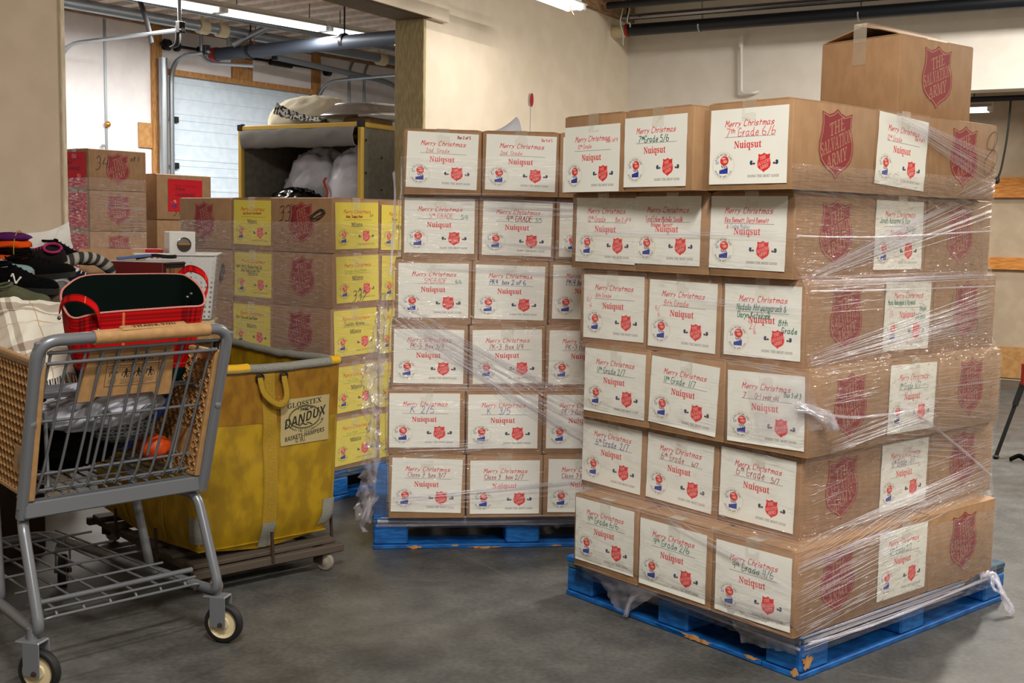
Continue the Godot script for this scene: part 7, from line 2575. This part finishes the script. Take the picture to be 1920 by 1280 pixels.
func build_fittings() -> void:
	# dark pipe along the back wall with its cream capped end
	var t := thing("duct_pipe", "thick dark grey pipe with a cream end along the top of the back wall", "pipe", CORNER, ROOM)
	var mb := MB.new()
	mb.tube(PackedVector3Array([Vector3(-0.331, 2.985, 0.144), Vector3(-0.331, 2.985, 8.729)]), 0.05, 18)
	part("pipe", mb, M.pipe_dark, t)
	mb = MB.new()
	mb.tube(PackedVector3Array([Vector3(-0.331, 2.98, 0.003), Vector3(-0.331, 2.98, 0.127)]), 0.052, 18)
	part("cream_end", mb, M.cream_plastic, t)
	mb = MB.new()
	mb.tube(PackedVector3Array([Vector3(-0.331, 2.985, 0.125), Vector3(-0.331, 2.985, 0.149)]), 0.056, 18)
	part("red_seal", mb, M.red_paint, t)
	for z in [0.796, 2.1, 3.43, 4.97]:
		mb = MB.new()
		var p := PackedVector3Array()
		for i in 17:
			var a := PI * (1.0 + i / 16.0)
			p.append(Vector3(-0.331 + cos(a) * 0.056, 2.985 + sin(a) * 0.056, z))
		p.append(Vector3(-0.331, 3.35, z))
		mb.tube(p, 0.007, 6)
		part("strap_hanger", mb, M.galvanised, t)
	mb = MB.new()
	mb.tube(PackedVector3Array([Vector3(-0.376, 3.085, 0.111), Vector3(-0.376, 3.085, 8.729)]), 0.026, 14)
	room_solo("steel_pipe", mb, M.chrome, "shiny black steel pipe running above the thick dark pipe", "pipe")
	mb = MB.new()
	mb.tube(PackedVector3Array([Vector3(-0.685, 3.134, 0.111), Vector3(-0.685, 3.134, 8.729)]), 0.03, 14)
	room_solo("steel_pipe", mb, M.pipe_dark, "second dark pipe farther out under the joists", "pipe")
	mb = MB.new()
	mb.tube(spline([Vector3(-0.608, 3.344, 0.995), Vector3(-0.608, 3.178, 1.05), Vector3(-0.552, 3.129, 1.326), Vector3(-0.552, 3.156, 2.431), Vector3(-0.552, 3.178, 4.973)], 6), 0.016, 8)
	room_solo("flexible_conduit", mb, M.galvanised, "flexible silver conduit looping above the pipes", "conduit")
	for k in 2:
		mb = MB.new()
		var z: float = [0.188, 0.249][k]
		mb.tube(spline([Vector3(-0.553, 3.6, z), Vector3(-0.553, 3.18, z + 0.006), Vector3(-0.553, 3.024, z - 0.018), Vector3(-0.553, 2.913 if k == 0 else 3.0, z + 0.008), Vector3(-0.553, 2.825 if k == 0 else 2.97, z + 0.012)], 6), 0.006, 7)
		room_solo("rope", mb, M.pale_rope, "pale green-white rope hanging at the corner, %s" % ["the longer one", "the shorter one"][k], "rope")
	mb = MB.new()
	mb.tube(PackedVector3Array([Vector3(-0.519, 3.399, 0.221), Vector3(-0.519, 3.013, 0.221)]), 0.013, 8)
	room_solo("steel_rod", mb, M.steel_dark, "dark threaded rod between the two hanging ropes", "rod")
	mb = MB.new()
	mb.tube(fillet([Vector3(-0.05, 2.919, 1.055), Vector3(-0.05, 2.449, 1.074), Vector3(-0.055, 2.444, 1.188), Vector3(-0.002, 2.46, 1.204)], 0.03, 5), 0.014, 10)
	mb.tube(PackedVector3Array([Vector3(-0.05, 2.924, 1.055), Vector3(-0.05, 2.825, 1.057)]), 0.021, 10)
	room_solo("vent_pipe", mb, M.white_metal, "thin white pipe with an elbow on the back wall", "pipe")
	# behind the back opening
	mb = MB.new()
	mb.tube(PackedVector3Array([Vector3(0.298, 2.359, 2.652), Vector3(0.298, 2.363, 6.74)]), 0.022, 10)
	room_solo("curtain_rail", mb, M.rubber, "black rail under the lintel of the back opening", "rail")
	mb = MB.new()
	mb.tube(spline([Vector3(0.331, 2.355, 3.144), Vector3(0.331, 2.074, 3.133), Vector3(0.331, 1.83, 3.105), Vector3(0.331, 1.742, 3.083)], 6), 0.008, 8)
	mb.blob(Vector3(0.331, 1.725, 3.077), Vector3(0.022, 0.03, 0.022), 0.1, 2, 3, 12, 8)
	room_solo("hanging_cord", mb, M.rubber, "black pull cord hanging from the rail in the back opening", "cord")
	# the paddle sign and the plastic tip seen over the middle stack
	var pd := thing("paddle_sign", "small red paddle on a thin stick standing behind the middle stack", "sign", V(0.066, 0, 5.9))
	mb = MB.new()
	mb.tube(PackedVector3Array([Vector3(0, 0, 0), Vector3(0.008, 1.90, 0)]), 0.003, 6)
	part("stick", mb, M.white_metal, pd)
	mb = MB.new()
	mb.prism(disc(Vector2.ZERO, Vector2(0.009, 0.034), 18), 0.006, Transform3D(Basis(Vector3.UP, 0.3), Vector3(0.011, 1.93, 0)))
	part("paddle", mb, M.red_card, pd)
	mb = MB.new()
	mb.prism(disc(Vector2.ZERO, Vector2(0.008, 0.034), 18), 0.004, Transform3D(Basis(Vector3.UP, -0.5), Vector3(0.002, 1.93, -0.004)))
	part("paddle_back", mb, M.white_metal, pd)
	mb = MB.new()
	mb.surf(8, 8, func(u: float, v: float) -> Vector3: return Vector3(-0.07 + 0.16 * u - 0.03 * v, 0.003 + 0.075 * v * u * u + 0.02 * sin(PI * v) * u, -0.06 * v + 0.02 * sin(u * 6.0)), Vector2.ONE, 0.002)
	solo("plastic_scrap", mb, M.white_bag, "pale blue-white scrap of plastic lying on top of the middle stack", "plastic", V(-0.06, 1.669, 4.78))
	# tripod foot at the right edge
	var tp := thing("tripod", "black tripod with a red joint, cut by the right edge of the picture", "tripod", V(2.99, 0, 6.62))
	for leg in [[Vector3(-0.165, 0.012, 0), Vector3(0.02, 0.62, 0)], [Vector3(0.2, 0.012, -0.16), Vector3(0.04, 0.62, -0.01)], [Vector3(0.2, 0.012, 0.17), Vector3(0.04, 0.62, 0.01)]]:
		mb = MB.new()
		mb.tube(PackedVector3Array([leg[0], (leg[0] as Vector3).lerp(leg[1], 0.55)]), 0.012, 8)
		mb.tube(PackedVector3Array([(leg[0] as Vector3).lerp(leg[1], 0.5), leg[1]]), 0.018, 8)
		part("leg", mb, M.rubber, tp)
		mb = MB.new()
		mb.blob(leg[0], Vector3(0.02, 0.012, 0.02), 0, 1, 1, 12, 8)
		part("foot", mb, M.rubber, tp)
	mb = MB.new()
	mb.box(Vector3(-0.035, 0.50, 0.012), Vector3(0.03, 0.13, 0.03), 0.006)
	part("red_joint", mb, M.red_paint, tp)
	mb = MB.new()
	mb.tube(PackedVector3Array([Vector3(0.04, 0.6, 0), Vector3(0.04, 1.3, 0)]), 0.016, 10)
	part("column", mb, M.rubber, tp)
	mb = MB.new()
	mb.tube(spline([Vector3(-0.06, 0.012, 0.05), Vector3(0.0, 0.03, 0.03), Vector3(0.03, 0.018, 0.06), Vector3(0.06, 0.085, 0.02), Vector3(0.08, 0.06, 0.05), Vector3(0.06, 0.02, 0.08), Vector3(0.16, 0.03, 0.06)], 6), 0.014, 7, false, PackedFloat32Array(), 0.5)
	solo("strap", mb, M.black_cloth, "black strap lying crumpled beside the tripod foot", "strap", V(2.93, 0.003, 6.58))
	# dark boxes and cable on the floor behind the cart
	mb = MB.new()
	mb.box(Vector3(0, 0.17, 0), Vector3(0.34, 0.34, 0.3), 0.008)
	solo("wooden_box", mb, M.brown_print, "dark brown wooden box on the floor behind the cart's left wheels", "box", V(-2.02, 0.001, 4.35), TABLE_TURN)
	mb = MB.new()
	mb.tube(spline([Vector3(-0.3, 0.006, 0.02), Vector3(-0.1, 0.006, 0.0), Vector3(0.05, 0.012, 0.01), Vector3(0.2, 0.012, -0.02)], 5), 0.006, 7)
	mb.blob(Vector3(0.2, 0.02, -0.02), Vector3(0.09, 0.02, 0.03), 0.15, 2.0, 4, 18, 10, Basis(), 0.0)
	solo("hand_tool", mb, M.rubber, "black cable-ended tool lying on the floor beyond the cart rack", "tool", V(-2.0, 0.0, 5.25), 0.2)
